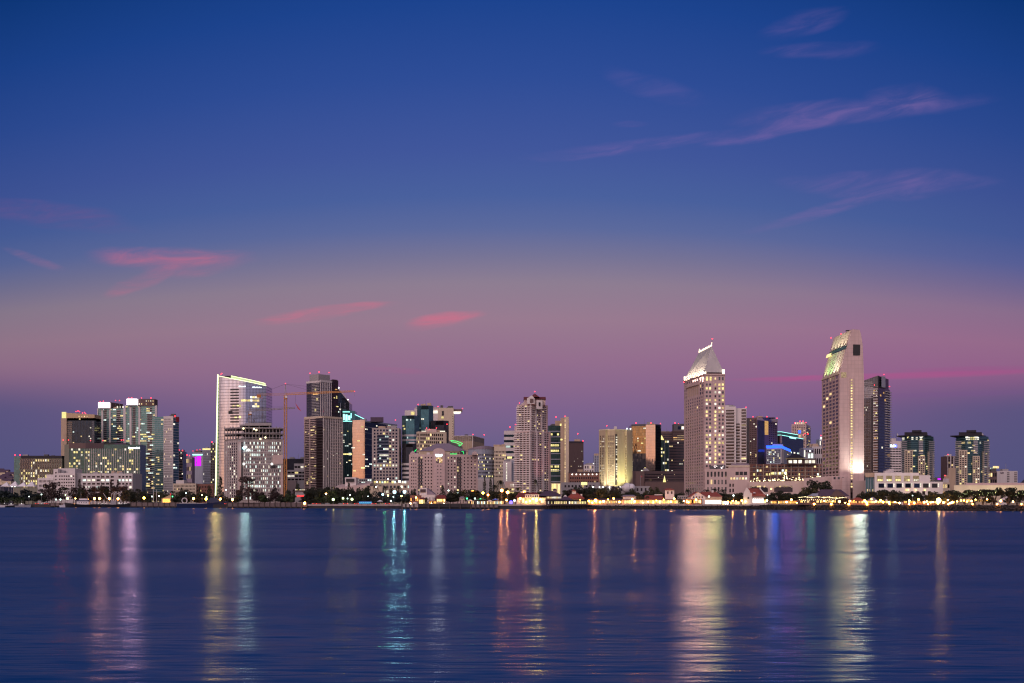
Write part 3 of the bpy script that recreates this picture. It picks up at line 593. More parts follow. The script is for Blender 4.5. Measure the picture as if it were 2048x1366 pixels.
b, x, zj = crane('tower_crane', 'tall yellow tower crane standing beside the unfinished concrete tower', 571, 1545, None, 791, 790, 514, 709, 768)
hx = X(591, 1545); b.part(MB().beam((hx, 1545, zj+1), (hx, 1545, Z(806, 1545)), .12), 'hoist_rope', 'black')
b.reds((709, 783), (571, 767), r=.5); b.done()
o = link('flag', MB().quad([(hx-.2, 1545, Z(806, 1545)), (hx+4, 1545.6, Z(815, 1545)), (hx+7.5, 1545.2, Z(823, 1545)), (hx+3.0, 1544.8, Z(818, 1545))]).quad([(hx-.2, 1545.05, Z(806, 1545)), (hx+3.0, 1544.85, Z(818, 1545)), (hx+3.0, 1545, Z(818.3, 1545)), (hx-.3, 1545.1, Z(806.5, 1545))]).mesh('flag', 'flagred', (hx, 1545, Z(806, 1545))), None, (hx, 1545, Z(806, 1545))); tag(o, 'large flag hanging at a slant from the tall crane hook', 'flag')
b, x, zj = crane('tower_crane', 'lower grey crane rising out of the unfinished tower roof', 500, 1582, 850, 823, 823, 457, 590, 815, 'scaffold'); b.done()

b = Bld('office_block', 'white office block with dark window ribbons between crane and stepped condo tower', 'office block', 595, 1780)
f = b.body(frontp(566, 613, 1790, 30), 917, 'g_black'); f = b.body(frontp(588, 614, 1760, 30), 928, 'offwhite', name='wing'); b.windows(b.sub(f[0], 0, 1, 931, 962), 4, 4, .85, .5, .06, ('pale',)); 
f = b.body(frontp(574, 612, 1750, 30), 941, 'offwhite', name='wing'); b.windows(b.sub(f[0], 0, 1, 943, 963), 5, 3, .85, .5, .2, ('yellow', 'pale')); b.body(frontp(572, 592, 1740, 20), 962, 'pinkstone', name='annex'); b.done()

# stepped condo tower
Yc = 1600
b = Bld('condo_tower', 'tall stepped condo tower with white vertical fins and curved balconies', 'tower', 650, Yc)
P = rectp(610, 646, 685, Yc, 38); f = b.body(P, 834, 'g_condo', name='lower_wall'); Q = rectp(613, 640, 676, Yc+6, 38); f2 = b.body(Q, 762, 'g_slate', name='upper_wall')
b.fins(b.sub(f2[1], .02, .62, 762, 832), 6, 1.0, .9, 'white'); b.fins(b.sub(f[1], 0, 1, 834, 985), 12, .7, .9, 'white'); b.slabs(b.sub(f[1], .35, 1, 834, 985), 24, .7, .7, 'pinkstone', 'floor_edge')
b.plate(b.sub(f2[1], .66, .98, 757, 832), 'g_brown2', 'dark_bay', 1.2); b.part(MB().prism([b.sub(f2[1], .7, .98)[0], b.sub(f2[1], .7, .98)[1], (Q[2][0]-2, Q[2][1]+8), (Q[2][0]-12, Q[2][1]+8)], b.z(762), b.z(755)), 'plant_room', 'dkbrown')
b.slabs(b.sub(f2[0], .45, .98, 764, 832), 22, 1.6, .9, 'grey'); b.plate(b.sub(f2[0], 0, 1, 760, 764), 'offwhite', 'cornice', .8); b.plate(b.sub(f2[1], 0, .64, 758.5, 763), 'offwhite', 'cornice', 1)
b.body(rectp(619, 637, 660, Yc+12, 38), 746, 'grey', 761, 'penthouse')
b.slabs(b.sub(f[0], 0, .30, 834, 990), 45, 1.4, .8, 'pinkstone'); b.slabs(b.sub(f[0], .32, .64, 834, 990), 45, 1.9, .8, 'pinkstone'); b.plate(b.sub(f[0], .30, .33, 834, 990), 'pinkstone', 'pier', 2); b.plate(b.sub(f[0], 0, .02, 834, 990), 'pinkstone', 'pier', 1.8); b.plate(b.sub(f[0], .64, 1, 840, 990), 'g_brown2', 'recessed_bay', .2)
b.plate(b.sub(f[0], 0, 1, 832, 836), 'cream', 'terrace_edge', 1.6); b.plate(b.sub(f[1], 0, 1, 832, 836), 'cream', 'terrace_edge', 1.4)
b.lits(b.sub(f[0], .34, .64, 838, 985), 5, 45, 16, ('yellow', 'warm'), .95, .5, 3, off=.6); b.lits(b.sub(f[0], .0, .3, 838, 985), 3, 45, 10, ('yellow', 'warm'), .8, .5, 1, off=.6); b.lits(f[1], 12, 45, 12, ('pale', 'warm'), .5, .5, 1, off=.1); b.lits(f2[0], 8, 24, 8, ('yellow',), off=.7)
b.plate(b.sub(f2[0], .55, .9, 785, 788), 'lit_amber', 'lit_floor', 1.8); b.lits(b.sub(f2[1], .66, .98, 770, 832), 5, 18, 5, ('yellow', 'amber'), .9, .5, 3, off=1.25)
b.reds((620, 746.5), (638, 744), (658, 745)); b.done()

b = Bld('tower', 'blue glass tower with steep slanted roof hidden behind the stepped condo tower', 'tower', 687, 1780)
P = frontp(672, 699, 1780, 30); b.body(P, [773, 806, 806, 773], 'g_navy'); b.part(MB().beam((X(674, 1779), 1779, b.z(773)), (X(699, 1779), 1779, b.z(804)), .7), 'roof_edge', 'steel'); f = (P[0], P[1], G, b.z(806)); b.fins(b.sub(f, 0, 1, 806, 990), 4, .4, .4, 'bluegrey'); b.lits(f, 8, 40, 6, ('cool', 'pale'))
b.part(MB().sphere((X(677, 1778), 1778, b.z(776)), 1.3).sphere((X(696, 1778), 1778, b.z(799.5)), .8), 'roof_light', 'lit_white'); b.done()

b = Bld('tower', 'dark green glass tower with glowing teal crown', 'tower', 705, 1690)
P = frontp(684.5, 728, 1690, 35); f = b.body(P, 843, 'g_tealdk'); b.fins(b.sub(f[0], 0, .47, 843, 985), 6, .3, .3, 'teal')
Q = frontp(685, 710, 1692, 22); b.body(Q, [818, 822, 822, 818], 'g_teal', 844, 'crown'); b.body([Q[1], pp((729, 1692))[0], pp((729, 1710))[0], Q[2]], [828, 837, 837, 828], 'g_tealdk', 844, 'crown_slope')
fq = (Q[0], Q[1], b.z(844), b.z(822)); b.windows(b.sub(fq, .02, .98, 823, 842), 5, 4, .7, .7, .75, ('teal',), 'teal_pane') if False else None
for i, (s0, s1, t0, t1) in enumerate(((.05, .18, 828, 840), (.24, .4, 829, 841), (.45, .62, 831, 840), (.02, .6, 823, 824.2), (.66, .72, 826, 836), (.0, .9, 842, 843.2))): b.plate(b.sub(fq, s0, s1, t0, t1), 'neon_teal', 'teal_light_panel', .3)
b.part(MB().beam((X(710, 1691), 1691, b.z(829)), (X(729, 1691), 1691, b.z(838)), .5), 'roof_edge_light', 'neon_teal')
b.lits(b.sub(f[0], 0, .47, 846, 985), 8, 38, 26, ('cool', 'yellow', 'pale'), .8, .5, 2); b.plate(b.sub(f[0], .05, .45, 907, 909.5), 'lit_yellow', 'lit_floor', .3); b.done()

b = Bld('tower', 'dark blue tower whose left face mirrors orange sunset', 'tower', 748, 1620)
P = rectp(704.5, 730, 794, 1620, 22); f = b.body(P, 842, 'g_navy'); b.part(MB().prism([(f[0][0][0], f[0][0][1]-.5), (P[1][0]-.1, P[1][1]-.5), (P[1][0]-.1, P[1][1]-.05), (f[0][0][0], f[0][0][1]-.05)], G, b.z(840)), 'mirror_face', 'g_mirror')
b.part(MB().prism(pp((741, 1632), (767, 1632), (767, 1648), (741, 1648)), b.z(842.3), b.z(833)), 'plant_room', 'purpleroof'); b.slabs(b.sub(f[1], 0, 1, 842, 985), 12, .3, .5, 'bluegrey', 'floor_edge')
b.plate(b.sub(f[1], 0, 1, 841, 844), 'bluegrey', 'parapet', .4); b.lits(f[1], 24, 36, 30, ('cool', 'pale'), .8, .5, 2); b.lits(f[0], 10, 36, 7, ('yellow', 'pale'), .8, .5, 2, off=.5); b.plate(b.sub(f[0], .7, 1.0, 934, 937), 'lit_yellow', 'lit_floor', .7); b.reds((791, 840)); b.done()

b = Bld('office_tower', 'concrete grid office tower with inset dark glass centre', 'tower', 771, 1570)
P = frontp(744, 798, 1570, 35); f = b.body(P, 856, 'concrete'); b.plate(b.sub(f[0], .2, .62, 870, 926), 'g_navy', 'glass_bay', .3); ins = lambda i, j: 2 <= i <= 4 and 2 <= j <= 10
b.windows(b.sub(f[0], .02, .98, 857.5, 966), 8, 17, .55, .55, lambda i, j: .85 if j == 11 else .14, ('pale', 'yellow', 'cool'), 'blue_pane', skip=ins); b.lits(b.sub(f[0], .2, .62, 870, 926), 6, 9, 14, ('cool', 'pale'), .8, .5, 3, off=.3)
b.slabs(b.sub(f[0], .2, .62, 870, 926), 9, .5, .5, 'bluegrey', 'floor_edge'); b.units(P, 856, 3)
f2 = b.body(frontp(741, 830, 1520, 30), 966, 'cream', name='podium'); b.windows(b.sub(f2[0], .05, 1, 962, 969), 16, 1, .7, .6, .75, ('yellow', 'pale', 'cool'), None, off=.1); b.windows(b.sub(f2[0], 0, 1, 970, 998), 12, 3, .6, .5, .12, ('pale', 'cool'), 'grey_pane'); b.done()
b = Bld('building', 'low pale pink museum-like hall with peaked roof below the tall condo tower', 'hall', 700, 1440)
b.body(frontp(668, 740, 1450, 40), [976, 968, 962, 968], 'pinkstone', name='wall'); f = b.body(frontp(714, 733, 1425, 30), 971, 'pinkstone', name='wing'); b.windows(f[0], 2, 4, .25, .3, 0); b.body(frontp(727, 765, 1420, 20), 973, 'cream', name='wing')
b.body(frontp(690, 712, 1460, 25), 954, 'white', name='roof_block'); f = b.body(frontp(692, 708, 1458, 5), 956.5, 'black', 963, name='vent_panel'); f = b.body(frontp(709, 744, 1500, 30), 955, 'grey', name='rear_wing'); b.windows(b.sub(f[0], 0, 1, 956, 966), 8, 2, .7, .6, .3, ('cool',), 'teal_pane'); b.done()
# ------------------------------------------------------------------ buildings, middle of the skyline
def hexp(xl, xr, Y, d=30): # six-sided plan, flat face toward the viewer
    a, c = X(xl, Y), X(xr, Y); wd = c-a; return [(a, Y+wd*.28), (a+wd*.26, Y), (c-wd*.26, Y), (c, Y+wd*.28), (c-wd*.1, Y+d), (a+wd*.1, Y+d)]
b = Bld('hex_tower', 'cluster of dark teal six-sided glass towers with angular flared tops', 'tower', 845, 1620)
def hexsub(xl, xr, top, Y, notch, mat='g_tealdk', band0=None, mid='g_teal'):
    P = hexp(xl, xr, Y); f = b.body(P, top, mat, name='hex_shaft'); 
    b.plate(b.sub(f[1], 0, 1, top+notch, 990), mid, 'centre_face', .25)
    A, B_ = f[1][0], f[1][1]; zt, zn = b.z(top), b.z(top+notch)
    b.part(MB().quad([(A[0], A[1]-.1, zn), (B_[0], B_[1]-.1, zn), (B_[0]-1, B_[1]-4, zt-1), (A[0]+1, A[1]-4, zt-1)]).quad([(A[0]+1, A[1]-4, zt-1), (B_[0]-1, B_[1]-4, zt-1), (B_[0], B_[1]-.1, zt), (A[0], A[1]-.1, zt)]), 'flared_cap', mat)
    if band0: 
        for i in (0, 1, 2): b.bands(b.sub(f[i], 0, 1, band0, 985), int((985-band0)/9), .42, 'offwhite', 'floor_band', .3)
    return f
f = hexsub(833.5, 866, 808.5, 1640, 8); b.lits(f[1], 5, 40, 9, ('pale', 'yellow'), off=.3, run=2); b.lits(f[2], 5, 40, 5, ('yellow',))
f = hexsub(803, 838, 833, 1600, 7, band0=868); b.lits(f[1], 8, 30, 8, ('pale', 'cool'), run=2, off=.3); b.lits(f[0], 5, 30, 5, ('yellow',), run=2)
f = hexsub(861, 897, 840, 1630, 9, 'g_black', mid='g_black'); b.lits(f[1], 8, 30, 3, ('cool',))
b.reds((836.5, 809), (894, 848.5)); b.done()
b = Bld('hex_tower', 'lower dark hexagonal glass block with pale floor bands beside pink hotel', 'tower', 818, 1575)
f = hexsub(804, 834, 887, 1575, 7, 'g_black', None, 'g_black'); b.bands(b.sub(f[1], 0, 1, 924, 985), 7, .5, 'offwhite', 'floor_band', .5); b.bands(b.sub(f[2], 0, 1, 930, 985), 6, .5, 'offwhite', 'floor_band', .5); b.bands(b.sub(f[0], 0, 1, 924, 985), 7, .5, 'offwhite', 'floor_band', .5)
b.part(MB().beam((X(829, 1574), 1574, b.z(903)), (X(834, 1574), 1574, b.z(898)), .4), 'green_light', 'neon_green'); b.done()

b = Bld('tower', 'cream slab tower with lit cantilevered arms at its top', 'tower', 866, 1850)
f = b.body(frontp(876, 907, 1850, 30), 815.5, 'cream', name='wall'); b.body(frontp(809.5, 829, 1856, 22), 820, 'white', name='wall'); b.body(frontp(829, 876, 1858, 22), 815.5, 'white', name='wall')
b.plate((pp((822, 1856))[0], pp((829, 1856))[0], b.z(829), b.z(823)), 'lit_yellow', 'lit_soffit', .4); b.plate((pp((864, 1858))[0], pp((875.5, 1858))[0], b.z(826), b.z(820.5)), 'lit_pale', 'lit_soffit', .4)
b.part(MB().prism(pp((905, 1854), (924.5, 1854), (924.5, 1872), (905, 1872)), b.z(822.5), b.z(818), bottom=True), 'cantilever_arm', 'brown'); b.part(MB().prism(pp((906, 1852.5), (922, 1852.5), (918, 1870), (906, 1870)), b.z(826), b.z(822.6), bottom=True), 'lit_soffit', 'lit_pale')
b.plate(b.sub(f[0], .25, .38, 822, 831), 'black', 'slot', .3); b.plate(b.sub(f[0], .22, .36, 833, 837), 'lit_yellow', 'lit_window', .3); b.windows(b.sub(f[0], .9, 1.0, 830, 900), 1, 14, .4, .3, .0)
b.part(MB().prism(pp((830, 1857), (876, 1857), (876, 1859), (830, 1859)), b.z(815), b.z(814)), 'parapet', 'cream'); b.reds((876, 813), (925, 817)); b.done()

b = Bld('office_block', 'beige office block with grid of large dark windows and pinkish roof screen', 'office block', 863, 1480)
P = rectp(833, 838, 893, 1480, 65); f = b.body(P, 863, 'cream'); b.windows(b.sub(f[1], .02, .90, 865.5, 910), 12, 6, .62, .62, .08, ('yellow', 'warm')); b.windows(b.sub(f[0], .02, .98, 865.5, 910), 3, 6, .5, .62, .05, ('yellow',))
b.body(pp((850, 1490), (873, 1490), (873, 1505), (850, 1505)), 857, 'flagred' if False else 'pinkstone', 863.3, 'roof_screen'); b.plate((pp((843, 1487))[0], pp((852, 1487))[0], b.z(863), b.z(861)), 'lit_pale', 'roof_light', .5); b.plate((pp((880, 1487))[0], pp((890, 1487))[0], b.z(863), b.z(861)), 'lit_pale', 'roof_light', .5)
b.reds((853, 856.5), (859, 859), (873, 856)); b.done()

# pink hotel
Yc = 1340
b = Bld('hotel', 'big pink hotel with hipped grey roof, rounded gable sign and small windows', 'hotel', 885, Yc)
P = frontp(818, 867, Yc, 40); f = b.body(P, 909, 'pinkstone'); Q = pp((889, Yc), (956, Yc+14), (956, Yc+50), (889, Yc+45)); f2 = b.body(Q, 909, 'pinkstone')
f3 = b.body(pp((866.5, Yc-3), (889.5, Yc-3), (889.5, Yc+40), (866.5, Yc+40)), 903, 'pinkpanel', name='centre_bay')
b.windows(b.sub(f[0], .06, .33, 912, 990), 3, 12, .38, .42, .02); b.windows(b.sub(f[0], .36, .56, 912, 990), 2, 12, .6, .6, .06, ('warm',)); b.windows(b.sub(f[0], .6, .98, 912, 990), 3, 12, .36, .42, .02)
b.slabs(b.sub(f[0], .36, .56, 912, 990), 12, 1.3, .9, 'darkgrey'); b.slabs(b.sub(f2[0], .36, .5, 912, 990), 12, 1.3, .9, 'darkgrey')
b.windows(b.sub(f2[0], .06, .36, 912, 990), 3, 12, .36, .42, .2, ('pale', 'warm')); b.windows(b.sub(f2[0], .36, .5, 912, 990), 2, 12, .6, .6, .22, ('warm', 'yellow')); b.windows(b.sub(f2[0], .53, .97, 912, 990), 4, 12, .3, .42, .04, ('warm',))
b.windows(b.sub(f3[0], .25, .8, 922, 990), 2, 10, .35, .32, .06, ('warm',), 'grey_pane'); b.sign(b.sub(f3[0], .18, .8, 908.5, 912), n=6); b.sign(b.sub(f3[0], .24, .74, 912.4, 913.8), n=6)
b.windows(b.sub(f3[0], .2, .82, 914.5, 926), 4, 3, .75, .6, .75, ('amber', 'warm', 'yellow'), 'dark')
arc = [(X(866.5, Yc), Z(903, Yc))]+[(X(878-11.5*math.cos(t), Yc), Z(903-6.5*math.sin(t), Yc)) for t in [math.pi*k/10 for k in range(1, 10)]]+[(X(889.5, Yc), Z(903, Yc))]
mb = MB(); mb.quad([(x_, Yc-3, z_) for x_, z_ in reversed(arc)]); mb.quad([(x_, Yc+5, z_) for x_, z_ in arc])
for (x1, z1), (x2, z2) in zip(arc, arc[1:]): mb.quad([(x1, Yc-3, z1), (x2, Yc-3, z2), (x2, Yc+5, z2), (x1, Yc+5, z1)])
b.part(mb, 'rounded_gable', 'pinkstone')
ev = pp((837, Yc+12), (936, Yc+18), (930, Yc+60), (845, Yc+60)); A_ = [(x_, y_, b.z(901)) for x_, y_ in ev]; r0 = (X(874, Yc+36), Yc+36, b.z(883.5)); r1 = (X(897, Yc+36), Yc+36, b.z(883.5))
b.body(pp((838, Yc+13), (935, Yc+19), (930, Yc+60), (845, Yc+60)), 901, 'cream', 912, 'attic_wall')
b.part(MB().quad([A_[0], A_[1], r1, r0]).quad([A_[1], A_[2], r1]).quad([A_[2], A_[3], r0, r1]).quad([A_[3], A_[0], r0]), 'hipped_roof', 'lilacroof')
at = (pp((838, Yc+13))[0], pp((935, Yc+19))[0], b.z(909), b.z(901)); b.windows(b.sub(at, .02, .28), 12, 1, .5, .5, 0, dark='tan'); b.windows(b.sub(at, .62, .98), 12, 1, .6, .5, 0)
for x0, x1 in ((820, 831), (944, 955)):
    b.body(pp((x0, Yc+2), (x1, Yc+4), (x1, Yc+14), (x0, Yc+14)), 906, 'pinkstone', 909.5, 'turret'); b.part(MB().cone(pp((x0, Yc+2), (x1, Yc+4), (x1, Yc+14), (x0, Yc+14)), b.z(906), (X((x0+x1)/2, Yc+8), Yc+8, b.z(900.5))), 'turret_cap', 'pinkstone')
mb = MB(); c0 = (X(926, Yc+10), Yc+10, b.z(904.5)); rr = 3.1
for k in range(14):
    t0, t1 = 2*math.pi*k/14, 2*math.pi*(k+1)/14; mb.beam((c0[0]+rr*math.cos(t0), c0[1], c0[2]+rr*math.sin(t0)), (c0[0]+rr*math.cos(t1), c0[1], c0[2]+rr*math.sin(t1)), .35)
b.part(mb, 'round_window_ring', 'darkgrey'); b.part(MB().prism([(c0[0]+rr*.9*math.cos(t), c0[1]+1) for t in (math.pi, 0)]+[(c0[0]+rr*.9, c0[1]+1.4), (c0[0]-rr*.9, c0[1]+1.4)], c0[2]-rr*.6, c0[2]+rr*.6), 'round_window', 'grey_pane')
b.part(MB().beam((c0[0]+.2, c0[1]-.3, c0[2]+1.4), (c0[0]+.8, c0[1]-.3, c0[2]-1.4), .28).beam((c0[0]+.2, c0[1]-.3, c0[2]+1.4), (c0[0]-1.8, c0[1]-.3, c0[2]+1), .2), 'green_clock_hand', 'neon_green')
b.plate(b.sub(at, .64, .78, 906.2, 907), 'neon_green', 'green_light', .4)
b.done()
b = Bld('office_block', 'block whose sloping roof edge is traced in bright green neon behind pink hotel', 'office block', 912, 1420)
b.body(pp((897, 1425), (925, 1420), (925, 1450), (897, 1450)), [881, 893, 893, 881], 'darkgrey'); mb = MB()
for a_, c_ in (((901, 881), (913, 882.3)), ((913, 882.3), (925, 887)), ((925, 887), (919, 892.3)), ((913, 886), (920, 889)), ((902, 883.5), (913, 885.3)), ((919, 892.3), (917, 890))): mb.beam((X(a_[0], 1418), 1418, b.z(a_[1])), (X(c_[0], 1418), 1418, b.z(c_[1])), .3)
b.part(mb, 'neon_outline', 'neon_green'); b.done()
b = Bld('office_block', 'plain beige windowless block with white top edge behind the green neon roof', 'office block', 938, 1800)
P = rectp(907, 946, 968.5, 1800, 10); f = b.body(P, 872, 'tan'); b.body(P, 871, 'offwhite', 882, 'roof_band'); b.fins(f[0], 10, .3, .25, 'cream'); b.plate(b.sub(f[0], .97, 1, 871, 900), 'white', 'corner_light', .4); b.plate(b.sub(f[1], .75, .85, 889, 893), 'lit_yellow', 'lit_window', .3); b.reds((946, 869), (968.5, 869.5)); b.done()

Yc = 1500
b = Bld('office_block', 'curved-top pale office block with rows of small yellow-lit windows', 'office block', 975, Yc)
pts = []
for i in range(9): t = i/8; pts.append((X(936+54*t, Yc+14*math.sin(math.pi*t)*-1+14), Yc+14-14*math.sin(math.pi*t)))
top = [905-12.5*math.sin(math.pi*min(1, (i/8)*.5+.18)) for i in range(9)]
f = b.body(pts+[(pts[-1][0], Yc+50), (pts[0][0], Yc+50)], top+[top[-1], top[0]], 'bluegrey', name='curved_wall')
b.part(MB().prism([(x_, y_-.5) for x_, y_ in pts]+[(x_, y_+1) for x_, y_ in reversed(pts)], b.z(898), [b.z(t_)+.6 for t_ in top]+[b.z(t_)+.6 for t_ in reversed(top)], bottom=True), 'roof_band', 'lilacroof')
for i in range(1, 8): b.windows(b.sub(f[i], 0, 1, 906, 956), 3, 7, .6, .45, .26, WY, 'dark')
f = b.body(pp((988, Yc+2), (1012, Yc+2), (1012, Yc+40), (988, Yc+40)), 893, 'cream', name='wall'); b.windows(b.sub(f[0], 0, 1, 900, 956), 8, 8, .55, .45, .16, WY); f = b.body(pp((950, Yc-2), (986, Yc-2), (986, Yc+2), (950, Yc+2)), 957, 'offwhite', name='portico'); b.fins(b.sub(f[0], 0, 1, 960, 990), 9, 1.0, .6, 'offwhite', 'columns'); b.done()
b = Bld('office_block', 'white and dark horizontally striped office block left of the red-roofed tower', 'office block', 1022, 1620)
P = frontp(1008, 1040, 1620, 30); f = b.body(P, 861.5, 'offwhite'); b.bands(b.sub(f[0], 0, 1, 866, 975), 10, .42, 'teal_pane'); b.lits(b.sub(f[0], 0, .8, 866, 975), 8, 10, 10, ('yellow', 'cool'), .9, .36, 3, off=.05); b.body(pp((1029, 1630), (1036, 1630), (1036, 1645), (1029, 1645)), 851, 'pinkstone', 862, 'penthouse'); b.reds((1020, 854), (1031, 849)); b.done()
b = Bld('office_block', 'small white block with one vertical strip of lights beside the red-roofed tower', 'office block', 1018, 1400)
P = pp((1006, 1400), (1023, 1400), (1023, 1425), (1006, 1425)); f = b.body(P, 923, 'white'); b.windows(b.sub(f[0], .35, .5, 926, 962), 1, 12, .8, .6, 1, ('pale',)); b.body(pp((1023, 1406), (1031, 1406), (1031, 1425), (1023, 1425)), 920, 'bluegrey', name='wing'); b.body(pp((1029, 1412), (1036, 1412), (1036, 1425), (1029, 1425)), 928, 'g_black', name='glass_wing'); b.done()
b = Bld('building', 'terraced pavilion with warm lit decks below the small white block', 'pavilion', 1016, 1330)
f = b.body(pp((1004, 1330), (1033, 1330), (1033, 1350), (1004, 1350)), 975, 'cream'); b.windows(b.sub(f[0], .1, 1, 966, 975), 6, 1, .4, .6, .5, ('pale',), None); b.windows(b.sub(f[0], 0, 1, 976, 990), 6, 2, .8, .6, .6, ('warm', 'amber', 'yellow')); b.slabs(b.sub(f[0], 0, 1, 964, 990), 3, 1.5, .8, 'cream', 'terrace'); b.body(pp((1010, 1335), (1028, 1335), (1028, 1350), (1010, 1350)), 963, 'pinkstone', name='upper_storey'); b.done()

# red-roofed condo tower
Yc = 1290
b = Bld('condo_tower', 'white balconied condo tower under a maroon cross-gable roof', 'tower', 1066, Yc)
P = rectp(1034, 1062, 1094, Yc, 35); f = b.body(P, 808, 'pinkstone'); Q = rectp(1029, 1061, 1100, Yc-2, 35); f2 = b.body(Q, 862, 'pinkstone', name='lower_wall')
for ff_, t0, t1, nz_ in ((f, 810, 862, 12), (f2, 864, 992, 29)):
    b.windows(b.sub(ff_[0], .1, .95, t0, t1), 4, nz_, .62, .60, .10, ('yellow', 'warm')); b.windows(b.sub(ff_[1], .04, .96, t0, t1), 7, nz_, .56, .58, .06, ('yellow', 'warm'))
    b.slabs(b.sub(ff_[0], 0, .4, t0, t1), nz_, 1.7, 1.0, 'white'); b.slabs(b.sub(ff_[0], .4, 1, t0, t1), nz_, .6, .8, 'white', 'floor_edge'); b.slabs(b.sub(ff_[1], 0, 1, t0, t1), nz_, .5, .7, 'white', 'floor_edge')
    b.plate(b.sub(ff_[1], .26, .33, t0-3, t1), 'white', 'pier', 1); b.plate(b.sub(ff_[1], .6, .66, t0-3, t1), 'white', 'pier', 1); b.plate(b.sub(ff_[1], .95, 1, t0-3, t1), 'pinkstone', 'pier', 1); b.plate(b.sub(ff_[0], .97, 1, t0-3, t1), 'white', 'pier', 1)
b.plate(b.sub(f2[1], .9, .965, 880, 1000), 'pinkstone', 'lit_pilaster', 1.2)
b.body(pp((1048, Yc+4), (1091, Yc+4), (1091, Yc+24), (1048, Yc+24)), 798, 'pinkstone', 809, 'penthouse'); zr, zt = b.z(798), b.z(791.5)
y0, y1 = Yc+2, Yc+26; x0, x1 = X(1047.5, Yc), X(1092, Yc); ym = (y0+y1)/2
b.part(MB().quad([(x0, y0, zr), (x1, y0, zr), (x1, ym, zt), (x0, ym, zt)]).quad([(x1, y1, zr), (x0, y1, zr), (x0, ym, zt), (x1, ym, zt)]).quad([(x0, y1, zr), (x0, y0, zr), (x0, ym, zt)]).quad([(x1, y0, zr), (x1, y1, zr), (x1, ym, zt)]), 'gable_roof', 'maroon')
b.part(MB().cone(pp((1060, Yc+3), (1079, Yc+3), (1079, Yc+24), (1060, Yc+24)), b.z(793.5), (X(1069.5, Yc+14), Yc+14, b.z(784.5))), 'pyramid_roof', 'maroon')
g0, g1, gm = X(1054, Yc), X(1069, Yc), X(1063.5, Yc)
mb = MB().quad([(g0, Yc-1, b.z(808)), (g1, Yc-1, b.z(808)), (g1, Yc-1, b.z(797)), (gm, Yc-1, b.z(790.5)), (g0, Yc-1, b.z(797))]); 
for a_, c_ in (((g0, 808), (g0, 797)), ((g0, 797), (gm, 790.5)), ((gm, 790.5), (g1, 797)), ((g1, 797), (g1, 808))): mb.quad([(a_[0], Yc-1, b.z(a_[1])), (a_[0], Yc+6, b.z(a_[1])), (c_[0], Yc+6, b.z(c_[1])), (c_[0], Yc-1, b.z(c_[1]))])
b.part(mb, 'front_gable', 'white'); b.part(MB().prism(pp((1060, Yc-1.5), (1067, Yc-1.5), (1067, Yc-.9), (1060, Yc-.9)), b.z(806), b.z(797.5), bottom=True), 'arched_window', 'brown')
b.body(pp((1073, Yc-3), (1085, Yc-1), (1085, Yc+8), (1073, Yc+8)), 801, 'white', 818, 'dormer'); b.part(MB().prism(pp((1077.5, Yc-3.6), (1081, Yc-3), (1081, Yc-2), (1077.5, Yc-2)), b.z(812), b.z(805), bottom=True), 'dormer_window', 'dark')
b.reds((1069.5, 783), (1063.5, 806), (1039, 806)); b.done()
spot(X(1093, 1275), 1268, 5, (X(1093, 1295), 1292, 40), 30000, 40, (1, .25, .3))

b = Bld('office_tower', 'green glass tower with yellow-lit floors and tall cream pylon', 'tower', 1118, 1450)
P = pp((1096, 1452), (1125, 1450), (1125, 1480), (1096, 1480)); f = b.body(P, 851, 'g_green'); b.slabs(b.sub(f[0], 0, 1, 852, 975), 11, .5, .8, 'bluegrey', 'floor_edge')
for j, (t0, n_) in enumerate(((866, 5), (880, 0), (888, 5), (899, 6), (930.5, 7), (938, 5))): b.windows(b.sub(f[0], .02, .78, t0, t0+5), max(n_, 1), 1, .85, .8, .9 if n_ else 0, ('yellow',), 'teal_pane', off=.1)
f2 = b.body(pp((1110, 1462), (1138, 1462), (1138, 1485), (1110, 1485)), 840, 'tan', name='rear_wall'); f3 = b.body(pp((1129, 1444), (1137.5, 1444), (1137.5, 1470), (1129, 1470)), 834, 'cream', name='pylon'); f4 = b.body(pp((1121, 1446), (1129, 1446), (1129, 1470), (1121, 1470)), 836, 'tan', name='pylon')
b.windows(b.sub(f3[0], .0, .28, 838, 965), 1, 40, .7, .55, .9, ('warm',), None); b.plate(b.sub(f4[0], 0, .5, 878, 881), 'lit_yellow', 'lit_window', .4); b.plate(b.sub(f4[0], -.15, .25, 848, 852), 'lit_yellow', 'lit_window', .6)
f5 = b.body(pp((1101, 1440), (1122, 1440), (1122, 1452), (1101, 1452)), 966, 'cream', name='lobby'); b.windows(b.sub(f5[0], .08, .92, 967, 990), 4, 1, .9, .92, 1, ('yellow', 'warm')); b.reds((1112, 834), (1130, 832.5)); b.done()
b = Bld('office_tower', 'plain dark brown slab tower with fine vertical ribs', 'tower', 1152, 1700)
f = b.body(frontp(1137, 1167, 1700, 28), 883, 'dkbrown'); b.fins(f[0], 16, .35, .4, 'brown'); b.plate(b.sub(f[0], 0, 1, 882.5, 886), 'blackroof', 'parapet', .5); b.lits(b.sub(f[0], 0, 1, 900, 940), 14, 8, 7, ('pale', 'warm'), .4, .35, 1); b.part(MB().beam((X(1155.5, 1710), 1710, b.z(884)), (X(1155.5, 1710), 1710, b.z(868)), .25), 'antenna', 'polegrey'); b.reds((1155.5, 867.5), (1166, 882)); b.done()
b = Bld('building', 'long low brick building with row of lamps along its roof edge', 'building', 1168, 1440)
